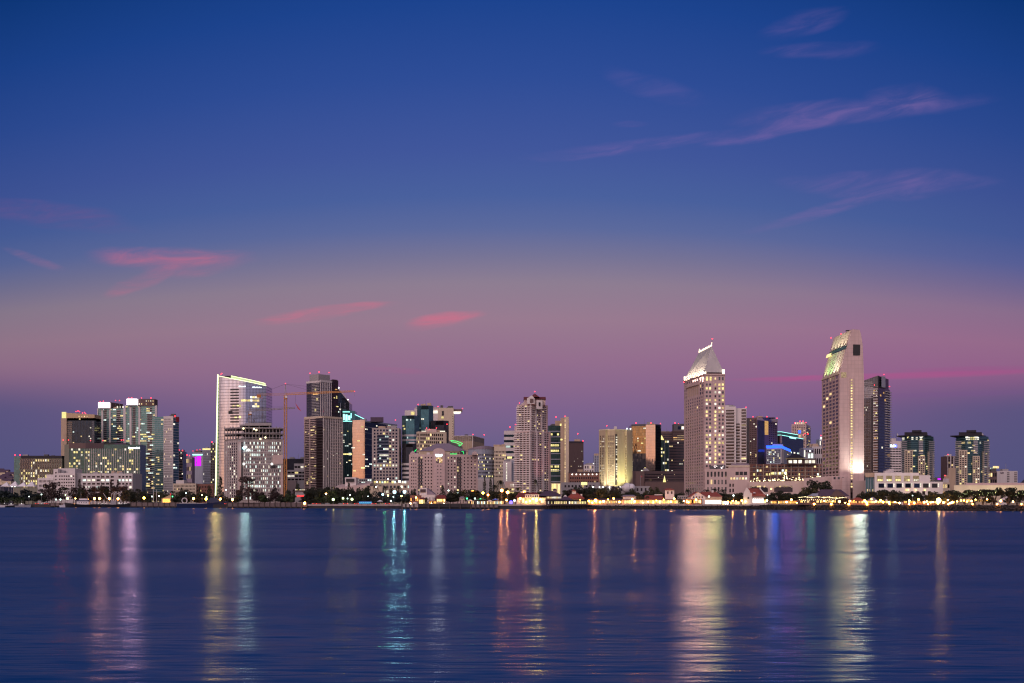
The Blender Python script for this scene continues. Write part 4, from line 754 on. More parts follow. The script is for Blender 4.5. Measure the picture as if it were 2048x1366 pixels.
P = pp((1137, 1440), (1199, 1440), (1199, 1470), (1137, 1470)); f = b.body(P, 944, 'brick'); b.windows(b.sub(f[0], .02, .98, 952, 968), 13, 2, .5, .55, .10, ('yellow', 'warm')); b.plate(b.sub(f[0], 0, 1, 943.5, 946), 'dkbrown', 'cornice', .8)
for k in range(7): b.part(MB().sphere((X(1144.5+8.1*k, 1439), 1438.6, b.z(948.8)), .75), 'wall_lamp', 'lit_white')
f = b.body(pp((1122, 1395), (1200, 1395), (1200, 1420), (1122, 1420)), 966, 'grey', name='front_wing'); b.windows(b.sub(f[0], .05, .9, 968, 990), 9, 2, .5, .4, .1, ('warm',)); b.plate(b.sub(f[0], .52, .67, 965.5, 971), 'lit_yellow', 'lit_entrance', .6); b.done()
b = Bld('apartment_tower', 'small distant white apartment tower above the long brick building', 'tower', 1178, 2300)
f = b.body(frontp(1168, 1188.5, 2300, 25), 930, 'white'); b.windows(f[0], 4, 9, .45, .6, .08, ('warm',)); b.body(frontp(1173, 1183, 2302, 18), 926.5, 'grey', 931, 'penthouse'); b.reds((1187, 927), mat='lit_white', r=.6); b.done()
b = Bld('tower', 'distant pale blue plain tower left of the tan slit-windowed tower', 'tower', 1193, 2500)
f = b.body(frontp(1188.5, 1200, 2500, 25), 911, 'bluegrey'); b.windows(f[0], 3, 18, .3, .8, 0, dark='blue_pane'); b.done()

# tan slit-window tower with uplights
Yc = 1520
b = Bld('justice_tower', 'tan angular tower with slit windows and yellow-green uplit base', 'tower', 1232, Yc)
P = pp((1198, Yc+12), (1211, Yc+3), (1214, Yc+7), (1230, Yc), (1250, Yc+10), (1254, Yc+6), (1265, Yc+16), (1265, Yc+50), (1198, Yc+50)); f = b.body(P, 859, 'tan')
for i, n_ in ((0, 3), (2, 3), (4, 3), (6, 3)):
    b.windows(b.sub(f[i], .1, .9, 870, 968), n_, 20, .34, .8, 0, mats=('pale',)); b.windows(b.sub(f[i], .1, .9, 870, 968), n_, 20, .30, .25, lambda i_, j_: .85 if 12 <= j_ <= 15 or j_ in (2, 4) else .06, ('pale', 'warm'), None, off=.13)
b.windows(b.sub(f[3], .0, .3, 872, 960), 1, 18, .5, .5, .85, ('pale',), 'dark'); b.plate(b.sub(f[3], .0, .22, 868, 970), 'dkbrown', 'recess', .08)
b.part(MB().prism([(p[0], p[1]-.4) for p in P[:7]]+[(p[0], p[1]+2) for p in reversed(P[:7])], b.z(860), b.z(858), bottom=True), 'parapet', 'cream'); b.part(MB().sphere((X(1254, Yc+3), Yc+3, b.z(857)), .9).sphere((X(1261, Yc+8), Yc+8, b.z(857)), .9), 'roof_floodlight', 'sign_white'); b.reds((1213.5, 851.5)); b.done()
for px, e, c in ((1206, 5e4, (1, .95, .6)), (1213.5, 9e4, (1, .97, .75)), (1222, 4e4, (1, .95, .6)), (1240, 6e4, (.9, 1, .45)), (1251, 9e4, (.9, 1, .45)), (1258, 5e4, (.9, 1, .5))): spot(X(px, Yc-14), Yc-12, 14, (X(px, Yc+8), Yc+8, 55), e, 62, c)
b = Bld('building', 'low pale courtyard building with white domed tents below the tan tower', 'building', 1230, 1330)
f = b.body(pp((1178, 1335), (1300, 1335), (1300, 1365), (1178, 1365)), 972, 'grey'); b.windows(b.sub(f[0], .02, .98, 973, 985), 14, 1, .4, .5, .3, ('pale', 'warm'))
for px, r_ in ((1255, 9.5), (1263, 8), (1247, 4)): b.part(MB().sphere((X(px, 1330), 1332, b.z(975)), r_*.53, n=10, m=8), 'tent_dome', 'canvas')
for px in (1186, 1199, 1206, 1219, 1240): b.part(MB().sphere((X(px, 1334), 1334, b.z(974)), .7), 'wall_lamp', 'lit_white')
b.done()
b = Bld('tower', 'bronze mirror tower with brilliant orange sunset strip down its centre', 'tower', 1292, 1680)
P = pp((1262.5, 1702), (1291.5, 1680), (1310, 1670.5), (1322, 1681), (1322, 1715), (1266, 1715)); 
def nang(px, Y, deg, xr): # face from column px turned so that its normal is deg left of the view axis
    t = math.radians(deg); x0 = X(px, Y); tr = (xr-1024)/F; L = (tr*Y-x0)/(math.cos(t)+tr*math.sin(t)); return (x0+L*math.cos(t), Y-L*math.sin(t))
p1 = (X(1291.5, 1690), 1690.0); p2 = nang(1291.5, 1690, 26, 1310.5); p0 = (X(1263, 1700), 1700.0); p3 = (X(1322, 1692), 1692.0)
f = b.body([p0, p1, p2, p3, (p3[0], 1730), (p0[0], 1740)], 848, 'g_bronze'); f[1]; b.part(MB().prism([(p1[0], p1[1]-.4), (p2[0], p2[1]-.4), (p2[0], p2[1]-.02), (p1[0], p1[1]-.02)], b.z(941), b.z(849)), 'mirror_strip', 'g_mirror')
b.plate(b.sub(f[2], 0, 1, 849, 985), 'g_navy', 'dark_side', .2); b.plate(b.sub(f[0], 0, 1, 906, 985), 'g_black', 'dark_reflection', .2); b.lits(f[0], 12, 32, 12, ('yellow', 'pale'), .8, .5, 3, off=.25); b.plate(b.sub(f[0], 0, 1, 847, 851), 'darkgrey', 'parapet', .4); b.reds((1272, 846), (1302, 846), (1321, 847)); b.part(MB().sphere((X(1262, 1720), 1718, b.z(857)), 1).sphere((X(1256, 1720), 1718, b.z(857)), 1), 'roof_floodlight', 'sign_white'); b.done()  # dark lower plate paints neighbouring buildings reflected in the bronze glass
b = Bld('office_tower', 'brown banded office tower with pale glass strip left of the pyramid-roofed hotel', 'tower', 1345, 1800)
f = b.body(frontp(1320, 1349, 1800, 30), 863, 'brown'); b.bands(b.sub(f[0], 0, 1, 866, 985), 26, .4, 'g_black'); f2 = b.body(frontp(1346, 1370, 1790, 30), 862, 'brown', name='wall'); b.bands(b.sub(f2[0], 0, 1, 863, 890), 7, .45, 'lit_dim' if False else 'dark'); b.windows(b.sub(f2[0], 0, 1, 870, 882), 3, 3, .95, .4, .6, ('amber', 'dim'), None, off=.1)
f3 = b.body(frontp(1348, 1370, 1796, 20), 848, 'darkgrey', 863, 'penthouse'); b.windows(b.sub(f3[0], .3, 1, 851, 861), 2, 1, .8, .6, .5, ('pale',), 'blue_pane')
f4 = b.body(frontp(1321, 1338, 1740, 25), 884, 'g_green', name='glass_bay'); b.lits(f4[0], 4, 18, 24, ('yellow', 'pale'), .7, .55); b.fins(f4[0], 3, .6, .6, 'bluegrey'); b.part(MB().cone(pp((1321, 1740), (1328, 1740), (1328, 1755), (1321, 1755)), b.z(884), (X(1323, 1745), 1745, b.z(874))), 'lit_peak', 'lit_yellow')
f5 = b.body(frontp(1338, 1370, 1745, 25), 886, 'dkbrown', name='lower_wall'); b.bands(b.sub(f5[0], 0, 1, 887, 985), 18, .45, 'g_black'); b.lits(f5[0], 8, 18, 16, ('pale', 'warm'), .5, .35, 2, off=.13); b.reds((1350, 846), (1357, 848), (1369, 849)); b.done()
b = Bld('building', 'wide dark brown low block behind the lit waterfront cottages', 'building', 1318, 1440)
P = pp((1265, 1440), (1372, 1440), (1372, 1480), (1265, 1480)); f = b.body(P, 942, 'dkbrown'); b.bands(b.sub(f[0], .2, 1, 946, 968), 4, .45, 'dark'); b.part(MB().prism(pp((1271, 1438), (1289, 1438), (1289, 1445), (1271, 1445)), G, b.z(943)), 'stair_tower', 'brown'); b.lits(b.sub(f[0], .2, 1, 946, 975), 24, 5, 12, ('pale', 'dim'), .4, .3, 1, off=.13)
f2 = b.body(pp((1290, 1380), (1370, 1380), (1370, 1400), (1290, 1400)), 966, 'brown', name='front_wing'); b.part(MB().cone(pp((1326, 1378), (1332, 1378), (1332, 1384), (1326, 1384)), b.z(966), (X(1329, 1381), 1381, b.z(953))), 'lit_spire', 'lit_yellow'); b.done()
for px, py in ((1281, 951),):
    b = Bld('flagpole', 'flagpole with warm lit flag in front of the wide brown block', 'flagpole', px, 1395); b.part(MB().beam((X(px, 1395), 1395, G), (X(px, 1395), 1395, b.z(py)), .2), 'pole', 'polegrey'); b.part(MB().quad([(X(px, 1395), 1395, b.z(py)), (X(px+4, 1395), 1395.5, b.z(py+1)), (X(px+3.6, 1395), 1395.3, b.z(py+3.5)), (X(px, 1395), 1395, b.z(py+3))]), 'flag', 'flagred')
# ------------------------------------------------------------------ buildings, right part of the skyline
Yc = 1160
b = Bld('hotel_tower', 'tall pink hotel tower with pyramid metal roof and glowing eaves', 'hotel', 1408, Yc)
C = (X(1409, Yc), Yc); Rr = (X(1450, Yc+2), Yc+2); Lb = (X(1368, Yc+62), Yc+62); Bk = (Rr[0]-C[0]+Lb[0], Rr[1]-C[1]+Lb[1]); P = [Lb, C, Rr, Bk]; zt = b.z(748)
f = b.body(P, 748, 'pinkpanel')
b.windows(b.sub(f[0], .04, .96, 790, 980), 8, 31, .30, .55, .03, ('warm',), 'brown_pane'); b.windows(b.sub(f[0], .12, .72, 752.5, 758), 6, 1, .35, .7, 0); b.windows(b.sub(f[0], .16, .74, 766, 786), 6, 1, .42, .95, 0, dark='tan'); b.windows(b.sub(f[0], .76, .98, 752, 788), 2, 5, .42, .7, .05); b.windows(b.sub(f[0], .02, .14, 752, 788), 2, 5, .35, .7, 0)
b.plate(b.sub(f[0], .13, .76, 763, 766), 'pinkstone', 'balcony_ledge', 1.5); b.windows(b.sub(f[0], .1, .7, 974, 995), 7, 1, .34, .95, 0)
lw = {}
for k, (s0, s1, n_, pl) in enumerate(((.02, .36, 2, .42), (.46, .60, 1, .8), (.64, .98, 2, .36))): b.windows(b.sub(f[1], s0, s1, 765, 936), n_, 22, .56 if n_ > 1 else .6, .54, pl, ('yellow', 'pale', 'yellow', 'warm'), 'grey_pane' if k != 1 else 'dark')
b.windows(b.sub(f[1], .02, .4, 752.5, 762), 2, 1, .5, .8, 1, ('yellow',)); b.windows(b.sub(f[1], .64, .98, 752.5, 761), 2, 1, .5, .8, 0, dark='grey_pane'); b.windows(b.sub(f[1], .46, .6, 753, 761), 1, 1, .5, .5, .5)
b.plate(b.sub(f[0], 0, 1, 747.5, 750), 'pinkstone', 'cornice', .9); b.plate(b.sub(f[1], 0, 1, 747.5, 750), 'pinkstone', 'cornice', .9)
# roof: long ridge running back over the tower, hipped at the front
ins = lambda p, k: (p[0]+(P[0][0]+P[1][0]+P[2][0]+P[3][0]-4*p[0])/4*k, p[1]+(P[0][1]+P[1][1]+P[2][1]+P[3][1]-4*p[1])/4*k)
E = [ins(p, .05) for p in P]; rf = (X(1424, Yc+5), Yc+8, b.z(690)); rb = (X(1424, Yc+5)-4.5, Yc+56, b.z(690)-.2); ze = zt+1.8
b.part(MB().prism([ins(p, .07) for p in P], zt, ze), 'attic', 'dkbrown')
V = [(e[0], e[1], ze) for e in E]
mb = MB(); L0 = 60.0
mb.quad([V[0], V[1], rf, rb], [(0, 0), (L0, 0), (L0-6, 40), (6, 40)]).quad([V[1], V[2], rf], [(0, 0), (19, 0), (9, 30)]).quad([V[2], V[3], rb, rf], [(0, 0), (L0, 0), (L0, 30), (0, 30)]).quad([V[3], V[0], rb], [(0, 0), (19, 0), (9, 30)])
b.part(mb, 'pyramid_roof', 'roofmetal')
mb = MB(); A_, B_ = Vector((*P[0], zt+.6)), Vector((*P[1], zt+.6))
mb.beam(A_+Vector((.9, 1, .4)), B_+Vector((.6, -.1, .4)), .45); b.part(mb, 'eaves_light', 'crown_warm')
b.part(MB().box(P[2][0]-2.2, P[2][0]-.3, P[2][1]+.2, P[2][1]+2, zt, zt+4.5), 'corner_light', 'crown_warm'); b.part(MB().box(P[1][0]+.3, P[1][0]+1.6, P[1][1]+.2, P[1][1]+1.5, zt, zt+2.2), 'corner_light', 'crown_warm'); b.part(MB().box(P[0][0]+.1, P[0][0]+1.5, P[0][1]+.2, P[0][1]+2, zt, zt+4), 'corner_light', 'crown_warm')
mb = MB().beam((rb[0], rb[1], rb[2]+.4), (rf[0], rf[1], rf[2]+.4), .65)
for k in range(9):
    t = k/8; p = Vector(rb).lerp(Vector(rf), t); mb.beam(p+Vector((0, 0, .3)), p+Vector((.4, 0, 3.6 if k in (0, 8) else 2.0)), .3)
b.part(mb, 'ridge_crest', 'crown_warm'); b.part(MB().beam((rf[0]+.4, rf[1], rf[2]+3), (rf[0]+.4, rf[1], rf[2]+8), .15), 'flagstaff', 'polegrey'); b.reds((1424.8, 677.5), (1367.5, 764.5), r=.6)
o = b.part(MB().beam((X(1436, Yc-20), Yc-22, 6), (X(1436, Yc-20), Yc-22, 7), .3), 'uplight_body', 'darkgrey'); b.done()
dn = (B_-A_).normalized(); nl = Vector((-dn.y, dn.x, 0)); nl = nl if nl.x < 0 else -nl
for k in range(9):
    p = A_.lerp(B_, (k+.5)/9)+nl*4.5; q = Vector(rb).lerp(Vector(rf), (k+.5)/9); spot(p.x, p.y, zt-.5, (q.x, q.y, zt+12), 9000, 85, (1, .78, .55), size=.6)
for px, e in ((1416, 3e4), (1432, 3e4), (1444, 3e4)): spot(X(px, Yc-25), Yc-22, 36, (X(px, Yc), Yc, 72), e, 80, (1, .8, .72))

b = Bld('hotel_annex', 'pink hotel annex with three rows of tall windows below the pyramid tower', 'hotel', 1455, 1130)
P = pp((1410, 1132), (1457, 1128), (1457, 1165), (1412, 1165)); f = b.body(P, 938, 'pinkstone'); b.windows(b.sub(f[0], .03, .98, 942, 986), 6, 3, .46, .62, .06, ('dim', 'warm'), 'grey_pane'); b.windows(b.sub(f[0], .03, .98, 942, 953), 6, 1, .5, .75, 0, dark='black', off=.1)
Q = pp((1457, 1128), (1499, 1124), (1499, 1160), (1457, 1160)); f = b.body(Q, 932, 'pinkstone', name='wing'); b.windows(b.sub(f[0], .3, .92, 943, 951), 3, 1, .78, .85, 0, dark='black'); b.windows(b.sub(f[0], .05, .92, 954, 960), 6, 1, .6, .7, .6, ('warm', 'pale')); b.windows(b.sub(f[0], .0, .3, 967, 974), 2, 1, .5, .9, 0); b.windows(b.sub(f[0], .0, .3, 977, 985), 2, 1, .5, .9, 0); b.body(pp((1462, 1145), (1498, 1145), (1498, 1165), (1462, 1165)), 926, 'lilacroof', 933, 'roof_block'); b.plate(b.sub(f[0], 0, 1, 931, 934), 'cream', 'cornice', .6); b.done()

b = Bld('apartment_tower', 'white apartment tower with dark striped balconies right of the pyramid-roofed hotel', 'tower', 1472, 1420)
P = pp((1449, 1424), (1472, 1420), (1472, 1450), (1449, 1450)); f = b.body(P, 813, 'white'); Q = pp((1472, 1424), (1493, 1420), (1493, 1450), (1472, 1450)); f2 = b.body(Q, 816, 'white', name='wing')
for ff_, s0, s1, t0, n_ in ((f, .1, .88, 818, 19), (f2, .5, .98, 817, 20), (f2, .0, .38, 845, 15)): b.windows(b.sub(ff_[0], s0, s1, t0, 938), 1, n_, .96, .5, .08, ('dim', 'warm')); b.slabs(b.sub(ff_[0], s0, s1, t0, 938), n_, 1.2, .5, 'white')
b.body(pp((1450, 1430), (1463, 1430), (1463, 1445), (1450, 1445)), 809, 'offwhite', 814, 'penthouse'); b.reds((1492, 814.5)); b.units(P, 813, 2); b.done()
b = Bld('condo_tower', 'brown and dark glass condo tower left of the teal-crowned block', 'tower', 1524, 1650)
P = rectp(1493, 1514, 1555, 1650, 40); f = b.body(P, 835, 'brown'); b.windows(b.sub(f[0], .3, .98, 838, 930), 4, 24, .55, .5, .12, ('pale', 'warm')); b.plate(b.sub(f[0], 0, .28, 836, 930), 'g_black', 'glass_side', .3); b.plate(b.sub(f[1], .05, .35, 840, 930), 'g_black', 'glass_bay', .3); b.plate(b.sub(f[1], .37, .53, 840, 868), 'lit_amber', 'lit_shaft', .5); b.windows(b.sub(f[1], .55, .98, 842, 930), 4, 20, .5, .5, .06, ('pale',)); b.plate(b.sub(f[1], 0, 1, 834.5, 840), 'tan', 'parapet', .5)
b.lits(f[0], 6, 24, 8, ('pale', 'warm'), .6, .5); b.part(MB().prism(pp((1516, 1660), (1550, 1660), (1550, 1675), (1516, 1675)), b.z(835.2), b.z(833.5)), 'plant_room', 'dkbrown'); b.reds((1506, 833.5), (1534, 833.5), (1554, 836.5)); b.done()
b = Bld('office_block', 'dark block crowned with glowing teal edges and two lit signs', 'office block', 1569, 1720)
P = rectp(1531, 1561, 1607, 1720, 28); f = b.body(P, 870, 'g_navy'); Q = rectp(1540, 1562, 1596, 1726, 28); b.body(Q, 863, 'teal', 871, 'crown')
for pts, z_ in ((P, b.z(870)), (Q, b.z(863))):
    for i in (0, 1): b.part(MB().beam((pts[i][0], pts[i][1]-.3, z_), (pts[i+1][0], pts[i+1][1]-.3, z_), .3), 'roof_edge_light', 'neon_teal')
b.sign(b.sub(f[0], .1, .75, 870.5, 873.5), 'neon_teal', 8); b.sign(b.sub(f[0], .05, .8, 873.8, 875.5), 'neon_teal', 9, off=.1); b.sign(b.sub(f[1], .38, .66, 869.8, 873), 'neon_teal', 6); b.plate(b.sub(f[1], 0, .05, 870, 886), 'pinkstone', 'pink_strip', .4); b.plate(b.sub(f[0], .95, 1, 870, 886), 'brick', 'dark_strip', .4); b.part(MB().box(X(1596, 1720), X(1600, 1720), 1715, 1719, b.z(866.5), b.z(861.5)), 'blue_box', 'glow_blue')
b.windows(b.sub(f[1], .15, .95, 900, 904), 10, 1, .8, .7, .85, ('warm', 'pale', 'cool'), None, off=.1); b.lits(f[1], 14, 16, 10, ('dim', 'pale'), .5, .4, 2); b.reds((1531, 869.5), (1607, 870), (1610, 867)); b.done()
b = Bld('hotel', 'mid-rise with brilliant blue illuminated roof band', 'hotel', 1557, 1560)
P = rectp(1533, 1562, 1582, 1560, 18); f = b.body(P, 896, 'bluegrey'); b.windows(b.sub(f[0], .02, .98, 898, 926), 9, 7, .75, .5, .34, ('pale', 'yellow', 'cool'), 'blue_pane'); b.windows(b.sub(f[1], .6, .72, 899, 912), 1, 4, .6, .6, .2, dark='dark'); b.plate(b.sub(f[1], 0, .25, 896, 926), 'offwhite', 'corner_pier', .6)
Q = [(p[0], p[1]-.8) for p in P]; b.body([(Q[0][0]-.6, Q[0][1]), Q[1], (Q[2][0]-.4, Q[2][1]), Q[3]], 890.7, 'glow_blue', 895.4, 'blue_roof_band'); b.body(pp((1545, 1572), (1566, 1572), (1566, 1585), (1545, 1585)), 887, 'bluegrey', 891, 'penthouse'); b.done()  # blue wash light on the facade is put into this glowing band
b = Bld('condo_tower', 'distant pale pink condo tower with lit top behind the blue-roofed hotel', 'tower', 1602, 2000)
P = rectp(1583, 1612, 1621, 2000, 20); f = b.body(P, 848, 'pinkstone'); b.windows(b.sub(f[0], .02, .98, 850, 910), 6, 19, .55, .5, .12, ('warm', 'dim')); b.windows(b.sub(f[1], .1, .9, 850, 910), 2, 19, .7, .6, .05); b.slabs(b.sub(f[1], 0, 1, 850, 910), 19, 1, .5, 'offwhite'); b.windows(b.sub(f[0], .05, .95, 844, 848), 6, 1, .5, .6, .8, ('pale', 'warm'), None, off=.3); b.body(rectp(1590, 1608, 1614, 2004, 20), 844, 'offwhite', 849, 'penthouse'); b.reds((1590, 846), (1600, 842.5), (1606, 842.5), (1612, 845), (1616, 868)); b.done()
b = Bld('office_block', 'grey and white stepped block left of the slant-topped hotel', 'office block', 1634, 1720)
f = b.body(frontp(1624, 1650, 1720, 30), 893, 'offwhite'); b.windows(f[0], 6, 6, .6, .55, .1, ('pale', 'warm')); f2 = b.body(frontp(1639, 1648, 1735, 20), 877, 'bluegrey', name='tower'); b.windows(f2[0], 3, 8, .6, .5, .15, ('pale',)); b.part(MB().prism(pp((1640.5, 1733), (1646.5, 1733), (1646.5, 1745), (1640.5, 1745)), b.z(877), b.z(873), bottom=True), 'roof_lantern', 'lit_white'); f3 = b.body(frontp(1607, 1627, 1700, 25), 897, 'bluegrey', name='wing'); b.windows(f3[0], 5, 5, .6, .6, .3, ('cool', 'pale')); b.reds((1642, 871)); b.done()
b = Bld('building', 'brick mid-rise with dark pyramid roof pavilion and tall lit white windows', 'building', 1575, 1280)
P = pp((1499, 1285), (1652, 1280), (1652, 1320), (1499, 1320)); f = b.body(P, 928, 'brick'); b.windows(b.sub(f[0], .02, .98, 930, 960), 22, 4, .6, .6, .12, ('yellow', 'warm', 'cool'), 'grey_pane'); b.fins(b.sub(f[0], 0, 1, 928, 960), 12, 1.0, .5, 'tan', 'piers'); b.slabs(b.sub(f[0], 0, 1, 928, 960), 4, .5, .6, 'tan', 'floor_edge')
b.windows(b.sub(f[0], .26, .45, 944, 949), 6, 1, .8, .9, .9, ('yellow', 'pale'), None, off=.1)
Q = pp((1574, 1278), (1607, 1276), (1607, 1295), (1574, 1295)); f2 = b.body(Q, 917.5, 'brown', 929, 'pavilion'); b.windows(b.sub(f2[0], .04, .96, 920.5, 926.5), 3, 1, .7, 1, 1, ('pale',)); E_ = pp((1571, 1275), (1610, 1273), (1610, 1298), (1571, 1298)); b.part(MB().prism(E_, b.z(917.5), b.z(916.5), bottom=True), 'eave', 'lit_dim'); b.part(MB().cone(E_, b.z(916.4), (X(1591, 1286), 1286, b.z(906))), 'pyramid_roof', 'blackroof')
f3 = b.body(pp((1607, 1278), (1633, 1276), (1633, 1295), (1607, 1295)), 918, 'brown', 929, 'pavilion_wing'); b.windows(b.sub(f3[0], .06, .94, 920.5, 926.5), 3, 1, .75, 1, 1, ('pale',)); f4 = b.body(pp((1612, 1296), (1628, 1296), (1628, 1310), (1612, 1310)), 903, 'grey', 919, 'stair_tower'); b.windows(b.sub(f4[0], .2, .95, 906, 915), 2, 1, .75, 1, 1, ('cool',)); b.part(MB().sphere((X(1620, 1294), 1294, b.z(900.5)), .8), 'roof_lamp', 'lit_white'); b.done()

b = Bld('terrace', 'long pink terrace with wide arched openings and string lights along its top', 'terrace', 1580, 1110)
P = pp((1498, 1112), (1705, 1095), (1705, 1125), (1498, 1140)); f = b.body(P, [964, 960, 960, 964], 'pinkstone')
for s0, s1 in ((.01, .185), (.245, .425)):
    b.plate(b.sub(f[0], s0, s1, 974, 984), 'dark', 'arched_opening', .25); b.windows(b.sub(f[0], s0, s1, 971, 975), 8, 1, .8, .7, .8, ('dim', 'warm'), None, off=.15)
    mb = MB(); A_, B_ = b.sub(f[0], s0, s1)[:2]; m_ = 10
    for k in range(m_):
        t0, t1 = k/m_, (k+1)/m_; h0, h1 = math.sin(math.pi*t0)**.7*5, math.sin(math.pi*t1)**.7*5; q = lambda t, h: (A_[0]+(B_[0]-A_[0])*t, A_[1]+(B_[1]-A_[1])*t-.35, b.z(976)+h*.45); mb.beam(q(t0, h0), q(t1, h1), .35)
    b.part(mb, 'arch_trim', 'cream')
f2 = b.body(pp((1663, 1085), (1692, 1083), (1692, 1100), (1663, 1100)), 953, 'pinkpanel', name='wing'); b.windows(b.sub(f2[0], .05, .95, 955, 960), 3, 1, .5, .9, .2, ('dim',), 'grey_pane')
f3 = b.body(pp((1607, 1098), (1665, 1093), (1665, 1110), (1607, 1112)), [957, 952.5, 952.5, 957], 'pinkstone', name='curved_parapet')
mb = MB(); rr = random.Random(3)
for k in range(95):
    t = rr.random(); px = 1500+155*t; mb.sphere((X(px, 1108-10*t), 1107-12*t, b.z(962.5-5*t*t+rr.uniform(-6, 1.0)*(1 if rr.random() < .45 else .3))), rr.uniform(.22, .42), n=4, m=3)
o = b.part(mb, 'string_light', 'string'); o['kind'] = 'stuff'
for px in (1541, 1590): b.part(MB().sphere((X(px, 1108), 1105, b.z(978)), .8), 'uplight', 'lit_store')
b.done()
b = Bld('broadleaf_tree', 'small tree wrapped in yellow lights on the arched terrace', 'tree', 1570, 1118); mb = MB().beam((X(1570, 1118), 1118, b.z(962)), (X(1570, 1118), 1118, b.z(952)), .3); b.part(mb, 'trunk', 'bark'); b.base = b.base; mb = MB()
for k in range(40): t = rr.random(); mb.sphere((X(1570+rr.uniform(-5, 5)*(1-t*.6), 1118), 1117+rr.uniform(-2, 2), b.z(958-14*t)), .3, n=4, m=3)
o = b.part(mb, 'fairy_lights', 'string'); o['kind'] = 'stuff'; b.part(MB().sphere((X(1570, 1119), 1119, b.z(953)), 2.2, n=7, m=5), 'crown', 'leaf_olive')

# slant-topped hotel tower
Yc = 1085
b = Bld('hotel_tower', 'tallest hotel tower with slanted ribbed roof and floodlit blank wall', 'hotel', 1692, Yc)
px2x = lambda p: X(p, Yc)
prof = [(1679, 1008), (1728, 1008), (1728, 760), (1725.5, 690), (1722, 668), (1719, 659.5), (1704, 658.5), (1679, 747)]
dep = Vector((-1.5, 56)); fr = [(px2x(a), Yc, G if c == 1008 else b.z(c)) for a, c in prof]; bk = [(x_+dep.x, y_+dep.y, z_) for x_, y_, z_ in fr]
mb = MB(); mb.quad(fr, [(p[0], p[2]) for p in fr]); mb.quad(list(reversed(bk)), [(p[0], p[2]) for p in reversed(bk)])
for i in range(len(fr)):
    j = (i+1) % len(fr)
    if i in (0,): continue
    mb.quad([fr[j], fr[i], bk[i], bk[j]], [(0, fr[j][2]), (0, fr[i][2]), (56, bk[i][2]), (56, bk[j][2])])
b.part(mb, 'wall', 'pinkpanel')
C0 = (fr[0][0], Yc); L0 = (bk[0][0], bk[0][1]); f0 = (L0, C0, G, fr[-1][2]); f1 = (C0, (fr[1][0], Yc), G, fr[-1][2])
b.windows(b.sub(f0, .03, .98, 757, 962), 5, 28, .62, .58, .025, ('warm',), 'brown_pane'); b.windows(b.sub(f0, .03, .98, 749, 756), 5, 1, .4, .8, .3, ('dim',), 'grey_pane'); b.plate(b.sub(f0, 0, 1, 746.5, 748.5), 'cream', 'cornice', .8)
b.windows(b.sub(f1, .44, .55, 757, 976), 1, 40, .62, .52, .95, ('warm', 'yellow')); b.plate(b.sub(f1, .405, .44, 755, 1000), 'pinkstone', 'pilaster', .5); b.plate(b.sub(f1, .55, .585, 755, 1000), 'pinkstone', 'pilaster', .5)
b.plate(((px2x(1706), Yc), (px2x(1720), Yc), b.z(711), b.z(689)), 'black', 'dark_square_opening', .3); b.plate(((px2x(1682), Yc), (px2x(1692.5), Yc), b.z(755), b.z(744.5)), 'lit_dim', 'lit_square_window', .3)
b.plate(((px2x(1702), Yc), (px2x(1705), Yc), b.z(996), b.z(985)), 'dkbrown', 'doorway', .3)
s0, s1 = Vector(fr[-1]), Vector(fr[-2]); nrm = Vector((-(s1.z-s0.z), 0, s1.x-s0.x)).normalized(); d3 = Vector((dep.x, dep.y, 0))
for k in range(5):                      # glazed strips between stone ribs on the slanted roof
    a0, a1 = .06+k*.165, .06+k*.165+.135
    for t0, t1, m in ((.0, .55, 'cream'), (.66, .98, 'cream')):
        q = [s0.lerp(s1, t0)+d3*a1, s0.lerp(s1, t0)+d3*a0, s0.lerp(s1, t1)+d3*a0, s0.lerp(s1, t1)+d3*a1]; qq = [v_+nrm*.7 for v_ in q]
        mb = MB(); mb.quad(qq); 
        for i in range(4): mb.quad([q[i], q[(i+1) % 4], qq[(i+1) % 4], qq[i]])
        b.part(mb, 'roof_rib', m)
mb = MB(); q = [s0.lerp(s1, .56)+d3*.98, s0.lerp(s1, .56)+d3*.02, s0.lerp(s1, .65)+d3*.02, s0.lerp(s1, .65)+d3*.98]; mb.quad([v_+nrm*.3 for v_ in q]); b.part(mb, 'glazed_belt', 'g_teal')
mb = MB(); q = [s0.lerp(s1, .50)+d3*.99, s0.lerp(s1, .50)+d3*.72, s0.lerp(s1, .58)+d3*.72, s0.lerp(s1, .58)+d3*.99]; mb.quad([v_+nrm*1.9 for v_ in q]); b.part(mb, 'lit_belt', 'lit_yellow')
f2 = b.body(pp((1692, 1068), (1700.5, 1068), (1700.5, 1090), (1692, 1090)), 956, 'pinkpanel', name='podium'); f3 = b.body(pp((1705.5, 1060), (1731, 1060), (1731, 1084), (1705.5, 1084)), 962, 'pinkstone', name='podium'); b.body(pp((1684, 1066), (1693, 1066), (1693, 1090), (1684, 1090)), 956, 'pinkpanel', name='podium')
b.part(MB().box(X(1698, Yc), X(1709, Yc), Yc+8, Yc+12, b.z(659), b.z(657.5)), 'roof_machine', 'blackroof'); b.reds((1662, 675.5), (1682, 667.5), r=.6)
b.part(MB().box(X(1712, 1080), X(1724, 1080), 1077, 1079, b.z(962), b.z(962)+.7), 'floodlight_housing', 'lamp_white') if False else None
b.done()
for px, e in ((1710.5, 1.4e4), (1718, 2.6e4), (1725, 2.6e4)): spot(X(px, 1075), 1077, b.z(960.5), (X(px, Yc), Yc, b.z(880)), e, 90, (1, .97, .84), .8, .5)
for px, e in ((1686, .35e4), (1694, .5e4)): spot(X(px, 1075), 1074, b.z(955), (X(px, Yc), Yc, b.z(900)), e, 90, (1, .86, .68), .8, .5)
